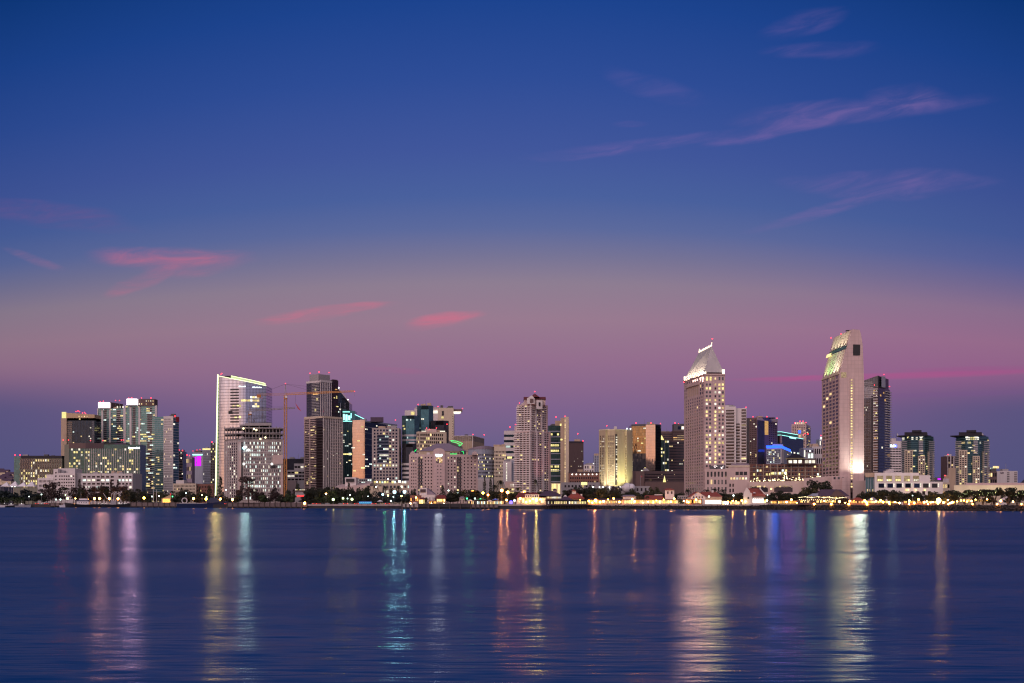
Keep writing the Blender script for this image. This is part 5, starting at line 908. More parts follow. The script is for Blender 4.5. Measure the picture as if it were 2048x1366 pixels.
for a, c, e in ((.12, (1, .95, .75), 6e4), (.30, (.95, 1, .85), 7e4), (.48, (.5, 1, .45), 6e4), (.66, (.45, 1, .35), 6e4), (.85, (.8, 1, .5), 5e4)):
    p = s0+d3*a+Vector((-8, 0, -1.0)); q = s0.lerp(s1, .4)+d3*a; spot(p.x, p.y, p.z, q, e*.26, 70, c, .7, .6)
    p = s0.lerp(s1, .6)+d3*a+nrm*7; q = s0.lerp(s1, .85)+d3*a; spot(p.x, p.y, p.z, q, e*.07, 70, (1, .88, .72), .7, .4)

b = Bld('condo_tower', 'dark glass condo tower with stacked balconies behind the slant-topped hotel', 'tower', 1752, 1300)
P = rectp(1726, 1756, 1780, 1300, 30); f = b.body(P, 772, 'g_slate'); b.body([P[0], P[1], (P[2][0]-3, P[2][1]-5), P[3]], [760, 751, 751, 760], 'g_dim', 773, 'crown_screen'); b.body(pp((1763, 1306), (1771, 1311), (1771, 1325), (1763, 1325)), 751, 'bluegrey', 773, 'stair_tower')
b.slabs(b.sub(f[0], .70, 1, 774, 944), 34, 1.7, .9, 'offwhite'); b.slabs(b.sub(f[1], .6, 1, 774, 944), 34, 1.7, .9, 'offwhite'); b.plate(b.sub(f[1], .05, .5, 772, 944), 'g_dim', 'glass_bay', .3); b.plate(b.sub(f[0], .70, 1, 774, 944), 'g_brown2', 'balcony_recess', .1)
b.plate(b.sub(f[0], .0, .5, 795, 944), 'g_office', 'grid_wall', .4); b.windows(b.sub(f[0], .02, .5, 797, 944), 6, 30, .55, .5, .06, ('pale', 'amber'), 'dark', off=.4); b.plate(b.sub(f[0], .55, .66, 790, 944), 'blackroof', 'dark_slot', .2)
b.lits(b.sub(f[0], .7, 1, 774, 944), 5, 34, 16, ('yellow', 'amber', 'pale'), .9, .55, 2, off=.2); b.lits(f[1], 8, 34, 7, ('amber', 'pale'), .7, .5, 2, off=.35); b.slabs(b.sub(f[0], 0, .66, 760, 795), 9, .3, .5, 'steel', 'floor_edge'); b.reds((1768, 749), (1749, 770), (1779, 773)); b.done()

b = Bld('office_block', 'white striped office block with lit sign and blue roundel near its top', 'office block', 1790, 1520)
P = frontp(1777, 1804, 1520, 30); f = b.body(P, 882, 'white'); b.windows(b.sub(f[0], .05, .98, 895.5, 945), 4, 10, .9, .42, .0); b.sign(b.sub(f[0], .06, .45, 889.5, 894), 'sign_white', 4); mb = MB(); c0 = (X(1791.3, 1519), 1519.6, b.z(892))
for k in range(12): t0, t1 = math.tau*k/12, math.tau*(k+1)/12; mb.beam((c0[0]+1.5*math.cos(t0), c0[1], c0[2]+1.5*math.sin(t0)), (c0[0]+1.5*math.cos(t1), c0[1], c0[2]+1.5*math.sin(t1)), .33)
b.part(mb, 'sign_roundel', 'glow_blue'); b.part(MB().beam((c0[0]-.7, c0[1]-.1, c0[2]-.7), (c0[0], c0[1]-.1, c0[2]+1), .25).beam((c0[0]+.7, c0[1]-.1, c0[2]-.7), (c0[0], c0[1]-.1, c0[2]+1), .25), 'sign_letter', 'sign_white')
b.part(MB().beam((X(1794, 1530), 1530, b.z(882)), (X(1794, 1530), 1530, b.z(865)), .3), 'flagpole', 'polegrey'); b.part(MB().quad([(X(1794, 1530), 1530, b.z(865)), (X(1797, 1530), 1530.6, b.z(868)), (X(1796, 1530), 1530.3, b.z(874)), (X(1794, 1530), 1530, b.z(871))]), 'flag', 'canvas'); b.done()

def club(lab, xl, xr, Y, mir):
    b = Bld('condo_tower', lab, 'tower', (xl+xr)/2, Y); wd = xr-xl; q = lambda k: xl+wd*k
    P = [pp((q(.02), Y+12))[0], pp((q(.3), Y))[0], pp((q(.72), Y))[0], pp((q(1), Y+12))[0], pp((q(.95), Y+40))[0], pp((q(.05), Y+40))[0]]; f = b.body(P, 872, 'g_tealdk')
    for i in (0, 1, 2): b.slabs(b.sub(f[i], 0, 1, 874, 978), 27, 1.0, .55, 'teal', 'floor_edge')
    O = [(X(q(-.03), Y)-.5, Y+11), (X(q(.3), Y), Y-2), (X(q(.72), Y), Y-2), (X(q(1.03), Y)+.5, Y+11), P[4], P[5]]; b.part(MB().prism(O, b.z(872), b.z(870), bottom=True), 'roof_slab', 'blackroof')
    b.body([pp((q(.1), Y+8))[0], pp((q(.8), Y+6))[0], pp((q(.8), Y+34))[0], pp((q(.1), Y+34))[0]], 863.5, 'blackroof', 871, 'roof_block'); b.body([pp((q(.33), Y+7))[0], pp((q(.63), Y+5))[0], pp((q(.63), Y+30))[0], pp((q(.33), Y+30))[0]], 859.5, 'blackroof', 864, 'roof_block')
    b.windows(b.sub(f[1], 0, 1, 873.5, 880), 6, 1, .8, .8, .7, ('yellow', 'pale'), 'teal_pane', off=.3); b.windows(b.sub(f[0], 0, 1, 873.5, 880), 3, 1, .8, .8, .4, ('pale',), 'teal_pane', off=.3)
    for s0, s1, t0, m_ in ((.10, .36, 900, 3), (.52, .74, 912, 3)):
        fb = (pp((q(s0), Y-2.5))[0], pp((q(s1), Y-2.5))[0], G, b.z(t0)); b.body([fb[0], fb[1], pp((q(s1), Y+12))[0], pp((q(s0), Y+14))[0]], t0, 'cream', name='stone_bay'); b.windows(b.sub(fb, .03, .97, t0+2, 978), m_, 18, .58, .55, .12, ('pale', 'yellow', 'warm'))
    b.plate(b.sub(f[2], .3, .45, 903, 978), 'cream', 'pier', 1); b.plate(b.sub(f[2], .8, .9, 903, 978), 'cream', 'pier', 1); b.slabs(b.sub(f[1], .55, .85, 880, 908), 8, 1.8, 1, 'steel'); b.slabs(b.sub(f[0], 0, .6, 880, 978), 26, 1.4, .9, 'steel'); b.slabs(b.sub(f[2], .45, 1, 880, 978), 26, 1.4, .9, 'steel')
    b.lits(f[1], 10, 26, 22, ('yellow', 'warm', 'pale'), .9, .5, 3, off=.3); b.lits(f[0], 5, 26, 8, ('yellow', 'warm'), .9, .5, 2, off=.3); b.lits(f[2], 6, 26, 14, ('yellow', 'warm', 'pale'), .9, .5, 2, off=.3)
    b.done()
club('dark green twin condo tower with flat overhanging roof beside white striped office', 1802.5, 1867, 1250, 0)
club('dark green twin condo tower with flat overhanging roof above the long convention wall', 1911, 1977, 1240, 1)

Yc = 1010
b = Bld('hotel_podium', 'white terrace podium with square openings lit from inside', 'hotel', 1810, Yc)
P = pp((1731, Yc+22), (1752, Yc+20), (1752, Yc+45), (1731, Yc+45)); f = b.body(P, 953, 'g_tealdk', name='glass_link'); b.fins(f[0], 5, .5, .4, 'bluegrey'); b.windows(b.sub(f[0], .1, 1, 977, 983), 5, 1, .7, .8, .8, ('dim', 'warm'), None, off=.2); b.body(pp((1731, Yc+20), (1752, Yc+18), (1752, Yc+45), (1731, Yc+45)), 945, 'tan', 953.3, 'link_top')
Q = pp((1749, Yc+8), (1838, Yc+8), (1838, Yc+45), (1749, Yc+45)); f = b.body(Q, 945, 'white', name='upper_wall')
for k in range(5): b.plate((pp((1754+18*k, Yc+8))[0], pp((1766+18*k, Yc+8))[0], b.z(962.5), b.z(951)), 'lit_dim', 'square_opening', .2); b.windows((pp((1754.5+18*k, Yc+8))[0], pp((1765.5+18*k, Yc+8))[0], b.z(962.3), b.z(957.5)), 3, 1, .7, .8, .8, ('pale', 'yellow'), None, off=.3)
b.body(pp((1838, Yc+8), (1860, Yc+8), (1860, Yc+45), (1838, Yc+45)), 950, 'white', name='upper_wall')
Q = pp((1749, Yc), (1886, Yc), (1886, Yc+7.5), (1749, Yc+7.5)); f = b.body(Q, 963.5, 'white', name='lower_wall')
for k in range(7): b.plate((pp((1757+17.8*k, Yc))[0], pp((1768+17.8*k, Yc))[0], b.z(975.5), b.z(967)), 'black' if k > 4 else 'blue_pane', 'square_opening', .2); b.plate((pp((1769+17.8*k, Yc))[0], pp((1771+17.8*k, Yc))[0], b.z(974), b.z(966.5)), 'lit_pale', 'lit_niche', .12)
for px in (1812, 1816, 1831, 1849): b.part(MB().sphere((X(px, Yc), Yc-1, b.z(980)), .6), 'wall_lamp', 'lit_store')
b.windows(b.sub(f[0], .5, .85, 982, 990), 4, 1, .5, .9, 0); b.done()
for px in (1755, 1790, 1825, 1860): spot(X(px, Yc-30), Yc-25, 6, (X(px, Yc), Yc, 20), 3e3, 80, (1, .78, .62))

b = Bld('condo_tower', 'distant brown slab with red beacon left of the right twin tower', 'tower', 1903, 1600)
f = b.body(frontp(1895, 1914, 1600, 25), 912, 'brown'); b.windows(b.sub(f[0], 0, 1, 914, 960), 3, 10, .5, .8, .1, ('dim', 'warm')); b.fins(f[0], 4, 1, .5, 'offwhite'); b.reds((1896, 909)); f2 = b.body(pp((1897, 1500), (1912, 1500), (1912, 1520), (1897, 1520)), 940, 'tan', name='stair_block'); b.done()
b = Bld('building', 'small stepped pavilion with warm lit windows between the twin towers', 'building', 1890, 1400)
f = b.body(pp((1884, 1400), (1900, 1400), (1900, 1415), (1884, 1415)), 965, 'cream'); b.windows(f[0], 3, 3, .7, .5, .7, ('warm', 'amber')); b.body(pp((1886, 1403), (1898, 1403), (1898, 1413), (1886, 1413)), 957, 'offwhite', 965.3, 'upper_storey'); b.body(pp((1888, 1404), (1897, 1404), (1897, 1412), (1888, 1412)), 950, 'tan', 957.3, 'cupola'); b.reds((1890, 951)); b.done()
b = Bld('building', 'distant low hall with magenta lit sign between the twin towers', 'building', 1878, 2200)
f = b.body(frontp(1868, 1892, 2200, 20), 955, 'darkgrey'); b.plate(b.sub(f[0], .3, .72, 956.5, 959.5), 'neon_purple', 'magenta_sign', .5); b.done()
b = Bld('apartment_block', 'low block with four big yellow windows right of the right twin tower', 'apartment block', 1984, 1400)
f = b.body(pp((1976, 1400), (1994, 1400), (1994, 1420), (1976, 1420)), 943, 'brown'); b.windows(f[0], 4, 5, .7, .55, .4, ('yellow', 'warm')); f2 = b.body(pp((1976, 1408), (1991, 1408), (1991, 1420), (1976, 1420)), 934, 'darkgrey', 943.3, 'upper_storey'); b.windows(f2[0], 4, 2, .8, .5, .5, ('cool', 'pale')); b.part(MB().prism(pp((1986, 1404), (1998, 1404), (1997, 1414), (1987, 1414)), b.z(936), b.z(932), bottom=True), 'lit_lounge', 'lit_warm'); b.done()
b = Bld('hotel', 'pale grey plain hotel block with two columns of dark balconies, far right', 'hotel', 2015, 1450)
f = b.body(pp((1993, 1450), (2035, 1450), (2035, 1475), (1993, 1475)), 942, 'offwhite'); b.windows(b.sub(f[0], .5, .62, 944, 965), 2, 6, .8, .55, .08, ('yellow',)); b.windows(b.sub(f[0], .84, .97, 944, 965), 2, 6, .8, .6, 0, dark='dkbrown'); b.sign(b.sub(f[0], .18, .34, 944.5, 947), 'purpleroof', 5); b.done()
b = Bld('convention_hall', 'long low pink convention hall wall with warm lit lower half, far right', 'hall', 1990, 965)
P = pp((1908, 975), (2700, 940), (2700, 985), (1908, 1010)); f = b.body(P, 970, 'cream'); Q = pp((1931, 985), (2700, 953), (2700, 985), (1931, 1000)); b.body(Q, 965, 'pinkpanel', 970.3, 'upper_wall'); b.plate(b.sub(f[0], .3, .36, 973.5, 974.3), 'lit_white', 'wall_lamp', .4); b.done()
for px in (1920, 1950, 1985, 2020, 2045): spot(X(px, 955), 950, 6, (X(px, 970), 972, 16), 5e3, 110, (1, .86, .55))
# ------------------------------------------------------------------ water, land, seawall, hills
def structure(o): o['kind'] = 'structure'; return o
m, t, out = base_mat('water'); pb = principled(t, out)
tc = t.node('ShaderNodeTexCoord')
def wn(sx_, sy_, det, dist=0.0):
    mp = t.node('ShaderNodeMapping'); mp.inputs['Scale'].default_value = (sx_, sy_, 1); t.l.new(tc.outputs['Object'], mp.inputs[0])
    n = t.node('ShaderNodeTexNoise'); n.inputs['Scale'].default_value = 1; n.inputs['Detail'].default_value = det; n.inputs['Distortion'].default_value = dist; t.l.new(mp.outputs[0], n.inputs['Vector']); return n
a1, a2, a3, a4 = wn(.035, .35, 4, .4), wn(.4, 2.6, 3), wn(.0035, .016, 4, .5), wn(.012, .07, 4, .6)
cen = lambda n: t.m('SUBTRACT', n.outputs['Fac'], .5)
sy_ = t.m('ADD', t.m('MULTIPLY_ADD', cen(a1), .05, -.03), t.m('ADD', t.m('MULTIPLY', cen(a2), .32), t.m('MULTIPLY', cen(a4), .04)))
vx = t.node('ShaderNodeSeparateXYZ'); t.l.new(a1.outputs['Color'], vx.inputs[0]); vx2 = t.node('ShaderNodeSeparateXYZ'); t.l.new(a2.outputs['Color'], vx2.inputs[0])
sx_ = t.m('ADD', t.m('MULTIPLY', t.m('SUBTRACT', vx.outputs[1], .5), .02), t.m('MULTIPLY', t.m('SUBTRACT', vx2.outputs[1], .5), .04))
cb = t.node('ShaderNodeCombineXYZ'); t.put(cb.inputs[0], sx_); t.put(cb.inputs[1], sy_); cb.inputs[2].default_value = 1
t.l.new(t.vm('NORMALIZE', cb.outputs[0]), pb.inputs['Normal'])
t.n.remove(pb.inputs['Normal'].links[0].from_node) if False else None
nrm = pb.inputs['Normal'].links[0].from_socket; df = t.node('ShaderNodeBsdfDiffuse'); df.inputs[0].default_value = (.004, .052, .20, 1)
gl = t.node('ShaderNodeBsdfAnisotropic'); gl.distribution = 'BECKMANN'; gl.inputs['Color'].default_value = (1, 1, 1, 1); t.l.new(nrm, gl.inputs['Normal'])
t.put(gl.inputs['Roughness'], t.m('MULTIPLY_ADD', t.sstep(a3.outputs['Fac'], .35, .68), .03, .20))
fr = t.node('ShaderNodeFresnel'); fr.inputs[0].default_value = 1.33; t.l.new(nrm, fr.inputs['Normal'])
mx = t.node('ShaderNodeMixShader'); patch = t.m('MULTIPLY_ADD', t.m('ADD', t.sstep(a3.outputs['Fac'], .3, .7), t.sstep(a4.outputs['Fac'], .3, .7)), .5, .5); t.put(mx.inputs[0], t.m('MULTIPLY', t.m('MINIMUM', t.m('MULTIPLY', fr.outputs[0], .30), .13), patch)); t.l.new(df.outputs[0], mx.inputs[1]); t.l.new(gl.outputs[0], mx.inputs[2]); t.n.remove(pb); t.l.new(mx.outputs[0], out.inputs[0])
wat = link('water', MB().quad([(-6000, -60, 0), (6000, -60, 0), (6000, 2600, 0), (-6000, 2600, 0)]).mesh('water', 'water')); structure(wat)

xs = list(range(-400, 4501, 50)); sp = [(X(p, shore(p)), shore(p)) for p in xs]
mb = MB()
for (x0, y0), (x1, y1) in zip(sp, sp[1:]): mb.quad([(x0, y0, G), (x1, y1, G), (x1*4.5, 9000, G), (x0*4.5, 9000, G)])
structure(link('ground', mb.mesh('ground', 'asphalt')))
def strip(name, p0, p1, z0, z1, mat, d=.6, off=0.0, step=10):
    mb = MB(); q = [p0+(p1-p0)*i/max(1, int((p1-p0)/step)) for i in range(max(1, int((p1-p0)/step))+1)]
    fr = [(X(p, shore(p)-off), shore(p)-off) for p in q]; n = len(fr)
    mb.prism(fr+[(x_, y_+d) for x_, y_ in reversed(fr)], z0, z1, 0, True); return link(name, mb.mesh(name, mat))
wall('seawall_dark', (.028, .026, .03), var=.3); wall('wharf_panel', (.15, .115, .11), var=.3); wall('promenade', (.34, .29, .27), var=.2); wall('rock', (.045, .038, .036), var=.4)
structure(strip('seawall', -400, 4500, -1, G-.02, 'seawall_dark', .5, .5, 25))
structure(strip('promenade', 612, 838, G-1.4, G+.25, 'promenade', 9, 1.2)); structure(strip('promenade', 996, 1100, G-1.0, G+.2, 'promenade', 9, 1.2)); structure(strip('promenade', 1180, 1520, G-.9, G+.2, 'promenade', 8, 1.2)); structure(strip('promenade', 1520, 2300, G-.2, G+.15, 'promenade', 6, .6))
mb = MB(); rr = random.Random(11)
def rock(cx, cy, cz, s):
    pts = [Vector((rr.uniform(.6, 1), 0, 0)), Vector((0, rr.uniform(.6, 1), 0)), Vector((-rr.uniform(.6, 1), 0, 0)), Vector((0, -rr.uniform(.6, 1), 0))]; a = rr.uniform(0, 1.5)
    rot = lambda v: (cx+s*(v.x*math.cos(a)-v.y*math.sin(a)), cy+s*(v.x*math.sin(a)+v.y*math.cos(a)), cz)
    ring = [rot(p) for p in pts]; tp = (cx+rr.uniform(-.2, .2)*s, cy, cz+s*rr.uniform(.4, .8)); bt = (cx, cy, cz-s*.6)
    for i in range(4): mb.quad([ring[i], ring[(i+1) % 4], tp]); mb.quad([ring[(i+1) % 4], ring[i], bt])
px = 1085.0
while px < 2300:
    Y = shore(px)
    for k in range(5): rock(X(px, Y)+rr.uniform(-.8, .8), Y-.4-k*1.1+rr.uniform(-.4, .4), 3.6-k*.85+rr.uniform(-.25, .35), rr.uniform(.7, 1.25))
    px += 2.6
o = link('rock_revetment', mb.mesh('rock_revetment', 'rock')); o['kind'] = 'stuff'; o['label'] = 'dark boulders piled along the water edge below the promenade'; o['category'] = 'rocks'

def wharf(p0, p1, step, lab, off=2.5, top=1005.6, name='wharf', panel='wharf_panel'):
    Y = shore((p0+p1)/2)-off; b = Bld(name, lab, 'wharf', (p0+p1)/2, Y); b.base.z = 0; b.o.location.z = 0; f = lambda p: X(p, shore(p)-off); g = lambda p: shore(p)-off
    zt = b.z(top); mb = MB(); mp = MB(); n = int((p1-p0)/step)
    for i in range(n):
        a, c = p0+(p1-p0)*i/n, p0+(p1-p0)*(i+1)/n
        mp.prism([(f(a), g(a)), (f(c), g(c)), (f(c), g(c)+2), (f(a), g(a)+2)], 1.5, zt, 0, True)
        b.part(MB().beam((f(a), g(a)-.5, -1), (f(a), g(a)-.5, zt+.5), .75, 0, 6), 'pile', 'timber')
    b.part(mp, 'fender_wall', panel); q = [p0, (p0+p1)/2, p1]; b.part(MB().prism([(f(p), g(p)+.2) for p in q]+[(f(p), g(p)+14) for p in reversed(q)], zt, zt+.35, 0, True), 'deck', 'wharf_panel'); b.done()
wharf(262, 362, 10.5, 'long brown panelled wharf left of the moored dark ship', 3); wharf(455, 614, 10.5, 'long brown panelled wharf below the unfinished tower', 3)
wharf(100, 140, 9, 'short low wharf beside the dark red-leaved trees', 4, 1006.5); wharf(804, 836, 6.5, 'small pale piled jetty with yellow light', 5, 1008, 'jetty', 'concrete')
wharf(836, 942, 20, 'dark timber wharf below the pink hotel', 3, 1007.6, 'wharf', 'seawall_dark'); wharf(942, 996, 9, 'pale jetty with white float right of the dark timber wharf', 4, 1009.3, 'jetty', 'wharf_panel')

mb = MB(); N = 160; hs = []
def hz(px):
    h = 985+3*math.sin(px*.013)+2*math.sin(px*.041+1)
    for c, w_, top in ((-20, 38, 930), (30, 60, 962), (397, 34, 935), (370, 28, 945), (425, 40, 948), (590, 60, 968), (1882, 26, 955), (2075, 44, 940), (2130, 60, 930), (1160, 60, 966), (1990, 60, 972)):
        d = (px-c)/w_; h = min(h, 1000-(1000-top)*math.exp(-d*d))
    return h
rh = random.Random(5)
for i in range(N+1):
    px = -150+2400*i/N; Y = 5200; hs.append((X(px, Y), Y, Z(hz(px)+rh.uniform(-1.2, 1.2), Y)))
for (x0, y0, z0), (x1, y1, z1) in zip(hs, hs[1:]):
    mb.quad([(x0*.80, 4300, G+1), (x1*.80, 4300, G+1), (x1*.90, 4750, (z1-G)*.62+G), (x0*.90, 4750, (z0-G)*.62+G)]); mb.quad([(x0*.9, 4750, (z0-G)*.62+G), (x1*.9, 4750, (z1-G)*.62+G), (x1, y1, z1), (x0, y0, z0)]); mb.quad([(x0, y0, z0), (x1, y1, z1), (x1*1.15, 6000, G), (x0*1.15, 6000, G)])
wall('hillside', (.05, .048, .06), var=.4); structure(link('hills', mb.mesh('hills', 'hillside')))
# hillside houses between the slender tower and the neon edge, and at the far left
def mkhouse():
    e = link('hillside_house', None); w_ = MB().box(-9, 9, -6, 6, -6, 6).mesh('wall', 'cream'); link('wall', w_, e)
    r_ = MB(); A = [(-10, -7, 6), (10, -7, 6), (10, 7, 6), (-10, 7, 6)]; r_.quad([A[0], A[1], (10, 0, 11), (-10, 0, 11)]).quad([A[2], A[3], (-10, 0, 11), (10, 0, 11)]).quad([A[1], A[2], (10, 0, 11)]).quad([A[3], A[0], (-10, 0, 11)])
    link('roof', r_.mesh('roof', 'purpleroof'), e); wm = MB().box(-1.4, 1.4, -.3, .1, -1.5, 1.5).mesh('window', 'lit_dim')
    for x_ in (-5, 0, 5): link('window', wm, e, (x_, -6, 1))
    return e
def copy_tree(o, parent=None):
    c = o.copy(); COL.objects.link(c); c.parent = parent
    for ch in [k for k in o.children]: copy_tree(ch, c)
    return c
house0 = mkhouse(); rr = random.Random(21); cnt = {}
HP = [(rr.uniform(366, 429), rr.uniform(934, 968)) for _ in range(30)]+[(rr.uniform(1, 26), rr.uniform(944, 968)) for _ in range(12)]+[(rr.uniform(1864, 1890), rr.uniform(962, 970)) for _ in range(4)]
HP.sort(key=lambda a: a[1]); hm = ['cream', 'offwhite', 'tan', 'brick', 'bluegrey', 'pinkstone']
for i, (px, py) in enumerate(HP):
    o = house0 if i == 0 else copy_tree(house0); t_ = (968-py)/34; Y = 3050+900*max(0, t_)
    if px > 1800: Y = 2600
    o.location = (X(px, Y), Y, Z(py, Y)); o.rotation_euler.z = rr.uniform(-.5, .5); s_ = rr.uniform(.6, 1.15); o.scale = (s_*rr.uniform(.8, 1.5), s_, s_*rr.uniform(.8, 1.3))
    reg = 'below the purple-lit block' if 300 < px < 1000 else ('beneath the dark hill at far left' if px < 300 else 'between the dark green twin towers')
    tag(o, 'small pale house on the far hillside '+reg, 'house', 'far houses '+reg)
# ------------------------------------------------------------------ trees
def leafball(mb, c, r, n, sz, rnd, flat=1.0):
    for _ in range(n):
        while True:
            v = Vector((rnd.uniform(-1, 1), rnd.uniform(-1, 1), rnd.uniform(-1, 1)))
            if .25 < v.length < 1: break
        v = v*(v.length**-.35); p = Vector(c)+Vector((v.x*r[0], v.y*r[1], v.z*r[2]))
        a = Vector((rnd.uniform(-1, 1), rnd.uniform(-1, 1), rnd.uniform(-.7, .7))).normalized(); q = a.cross(Vector((rnd.uniform(-1, 1), rnd.uniform(-1, 1), rnd.uniform(-1, 1)))).normalized(); s_ = sz*rnd.uniform(.6, 1.3)
        mb.quad([p-a*s_, p+q*s_*.7, p+a*s_, p-q*s_*.7])
PROTO = {}
def proto(kind, seed):
    k = (kind, seed)
    if k in PROTO: return PROTO[k]
    rnd = random.Random(seed*31+len(kind)); cr = MB(); tr = MB()
    if kind == 'broad':
        tr.beam((0, 0, 0), (rnd.uniform(-.03, .03), 0, .38), (.035, .022), 0, 6)
        for i in range(11):
            a = rnd.uniform(0, 6.28); d = rnd.uniform(.08, .33); z = rnd.uniform(.38, .84)-d*.35; c = (d*math.cos(a)*1.05, d*math.sin(a), z); leafball(cr, c, (rnd.uniform(.12, .2),)*2+(rnd.uniform(.1, .17),), 95, .046, rnd); tr.beam((0, 0, .32), (c[0], c[1], z), (.014, .006), 0, 4)
    elif kind == 'lacy':
        tr.beam((0, 0, 0), (0, 0, .5), (.028, .014), 0, 6)
        for i in range(16):
            a = rnd.uniform(0, 6.28); z = rnd.uniform(.25, .9); d = rnd.uniform(.08, .36)*(1.25-z*.7); c = (d*math.cos(a), d*math.sin(a), z); leafball(cr, c, (.12, .12, .10), 40, .036, rnd); tr.beam((0, 0, z*.6), c, (.012, .005), 0, 4)
    elif kind == 'pine':
        tr.beam((0, 0, 0), (0, 0, .97), (.03, .006), 0, 6)
        for i in range(13):
            z = .12+.86*i/13; rad = .46*(1-i/13.2)**.8+.02
            for j in range(9):
                a = rnd.uniform(0, 6.28); 
                for q in range(6): d = rad*rnd.uniform(.2, 1); leafball(cr, (d*math.cos(a), d*math.sin(a), z-d*.12+rnd.uniform(-.02, .02)), (.05, .05, .02), 1, .038, rnd)
    elif kind == 'column':
        tr.beam((0, 0, 0), (0, 0, .5), (.05, .03), 0, 6)
        for i in range(10): z = .1+.85*i/9; s_ = math.sin(math.pi*min(1, (z*.9+.1)))**.5; leafball(cr, (0, 0, z), (.38*s_, .38*s_, .09), 45, .05, rnd)
    elif kind == 'palm':
        tr.beam((0, 0, 0), (.02, 0, .8), (.022, .014), 0, 6)
        for i in range(20):
            a = 6.283*i/20+rnd.uniform(-.15, .15); L = rnd.uniform(.34, .5); up = rnd.uniform(-.05, .42); prev = Vector((.02, 0, .8)); wd = .035
            for k_ in range(1, 5):
                t_ = k_/4; p = Vector((.02+math.cos(a)*L*t_, math.sin(a)*L*t_, .8+up*L*t_*1.3-.42*L*t_*t_*1.6)); sd = Vector((-math.sin(a), math.cos(a), 0)); w1 = wd*(1-t_*.75); w0 = wd*(1-(t_-.25)*.75); cr.quad([prev-sd*w0, p-sd*w1, p+Vector((0, 0, -.02)), prev+Vector((0, 0, -.02))]); cr.quad([prev+sd*w0, prev+Vector((0, 0, -.02)), p+Vector((0, 0, -.02)), p+sd*w1]); prev = p
        leafball(cr, (.02, 0, .76), (.06, .06, .07), 30, .04, rnd)
    elif kind == 'bush':
        for i in range(9): leafball(cr, (rnd.uniform(-.33, .33), rnd.uniform(-.2, .2), rnd.uniform(.25, .62)), (.17, .17, .22), 70, .045, rnd)
        tr.beam((0, 0, 0), (0, 0, .4), (.03, .02), 0, 5)
    elif kind == 'coral':
        for i in range(4):
            a = 1.57*i+rnd.uniform(-.5, .5); e = (math.cos(a)*.22, math.sin(a)*.22, .5); tr.beam((0, 0, 0), (e[0]*.3, e[1]*.3, .2), (.045, .03), 0, 5); tr.beam((e[0]*.3, e[1]*.3, .2), e, (.028, .014), 0, 5)
            for j in range(3): c = (e[0]*rnd.uniform(.8, 1.9), e[1]*1.5+rnd.uniform(-.1, .1), rnd.uniform(.6, .86)); tr.beam(e, c, (.013, .006), 0, 4); leafball(cr, c, (.16, .16, .12), 85, .044, rnd)
    PROTO[k] = (cr, tr, {}); return PROTO[k]
NEAR = [(75, 'the slant-windowed low hotel'), (150, 'the stepped white office'), (268, 'the white garage'), (345, 'the teal twin towers'), (426, 'the hillside town'), (452, 'the neon-edged glass tower'), (568, 'the unfinished tower'), (612, 'the yellow crane'), (690, 'the stepped condo tower'), (742, 'the orange mirror tower'), (815, 'the concrete grid office'), (957, 'the pink hotel'), (1030, 'the curved-top office'), (1102, 'the maroon-roofed condo'), (1200, 'the brick block'), (1268, 'the tan slit-windowed tower'), (1366, 'the orange-striped tower'), (1452, 'the pyramid-roofed hotel'), (1540, 'the pink annex'), (1650, 'the arched terrace'), (1736, 'the slant-topped hotel'), (1892, 'the square-opening podium'), (9999, 'the convention hall')]
near = lambda px: next(n for lim, n in NEAR if px < lim)
QUEUE = {}      # things waiting for a label that counts look-alikes from left to right before the same landmark
def later(o, adj, cat, px, group): QUEUE.setdefault((adj, near(px)), []).append((px, o, cat, group))
ORD = ['leftmost', 'second', 'third', 'fourth', 'fifth', 'sixth', 'seventh', 'eighth', 'ninth', 'tenth', 'eleventh', 'twelfth', 'thirteenth', 'fourteenth', 'fifteenth', 'sixteenth', 'seventeenth', 'eighteenth', 'nineteenth', 'twentieth']
def flush():
    for (adj, lm), L in QUEUE.items():
        L.sort(key=lambda a: a[0])
        for i, (px, o, cat, gr) in enumerate(L):
            s_ = f'{adj} in front of {lm}'
            if len(L) > 1: s_ += ', leftmost one' if i == 0 else (', rightmost one' if i == len(L)-1 else f', {ORD[i]} from left')
            tag(o, s_, cat, gr)
TN = {'broad': ('broadleaf_tree', 'round broadleaf tree'), 'lacy': ('broadleaf_tree', 'thin lacy-crowned tree'), 'pine': ('conifer_tree', 'pointed conifer'), 'column': ('conifer_tree', 'narrow columnar conifer'), 'palm': ('palm_tree', 'palm tree'), 'bush': ('shrub', 'dark rounded shrub'), 'coral': ('broadleaf_tree', 'spreading multi-stemmed tree')}
CN = {'leaf_dark': 'dark', 'leaf_red': 'reddish-brown', 'leaf_green': 'green', 'leaf_olive': 'olive', 'leaf_blue': 'bluish-dark'}
tcount = [0]
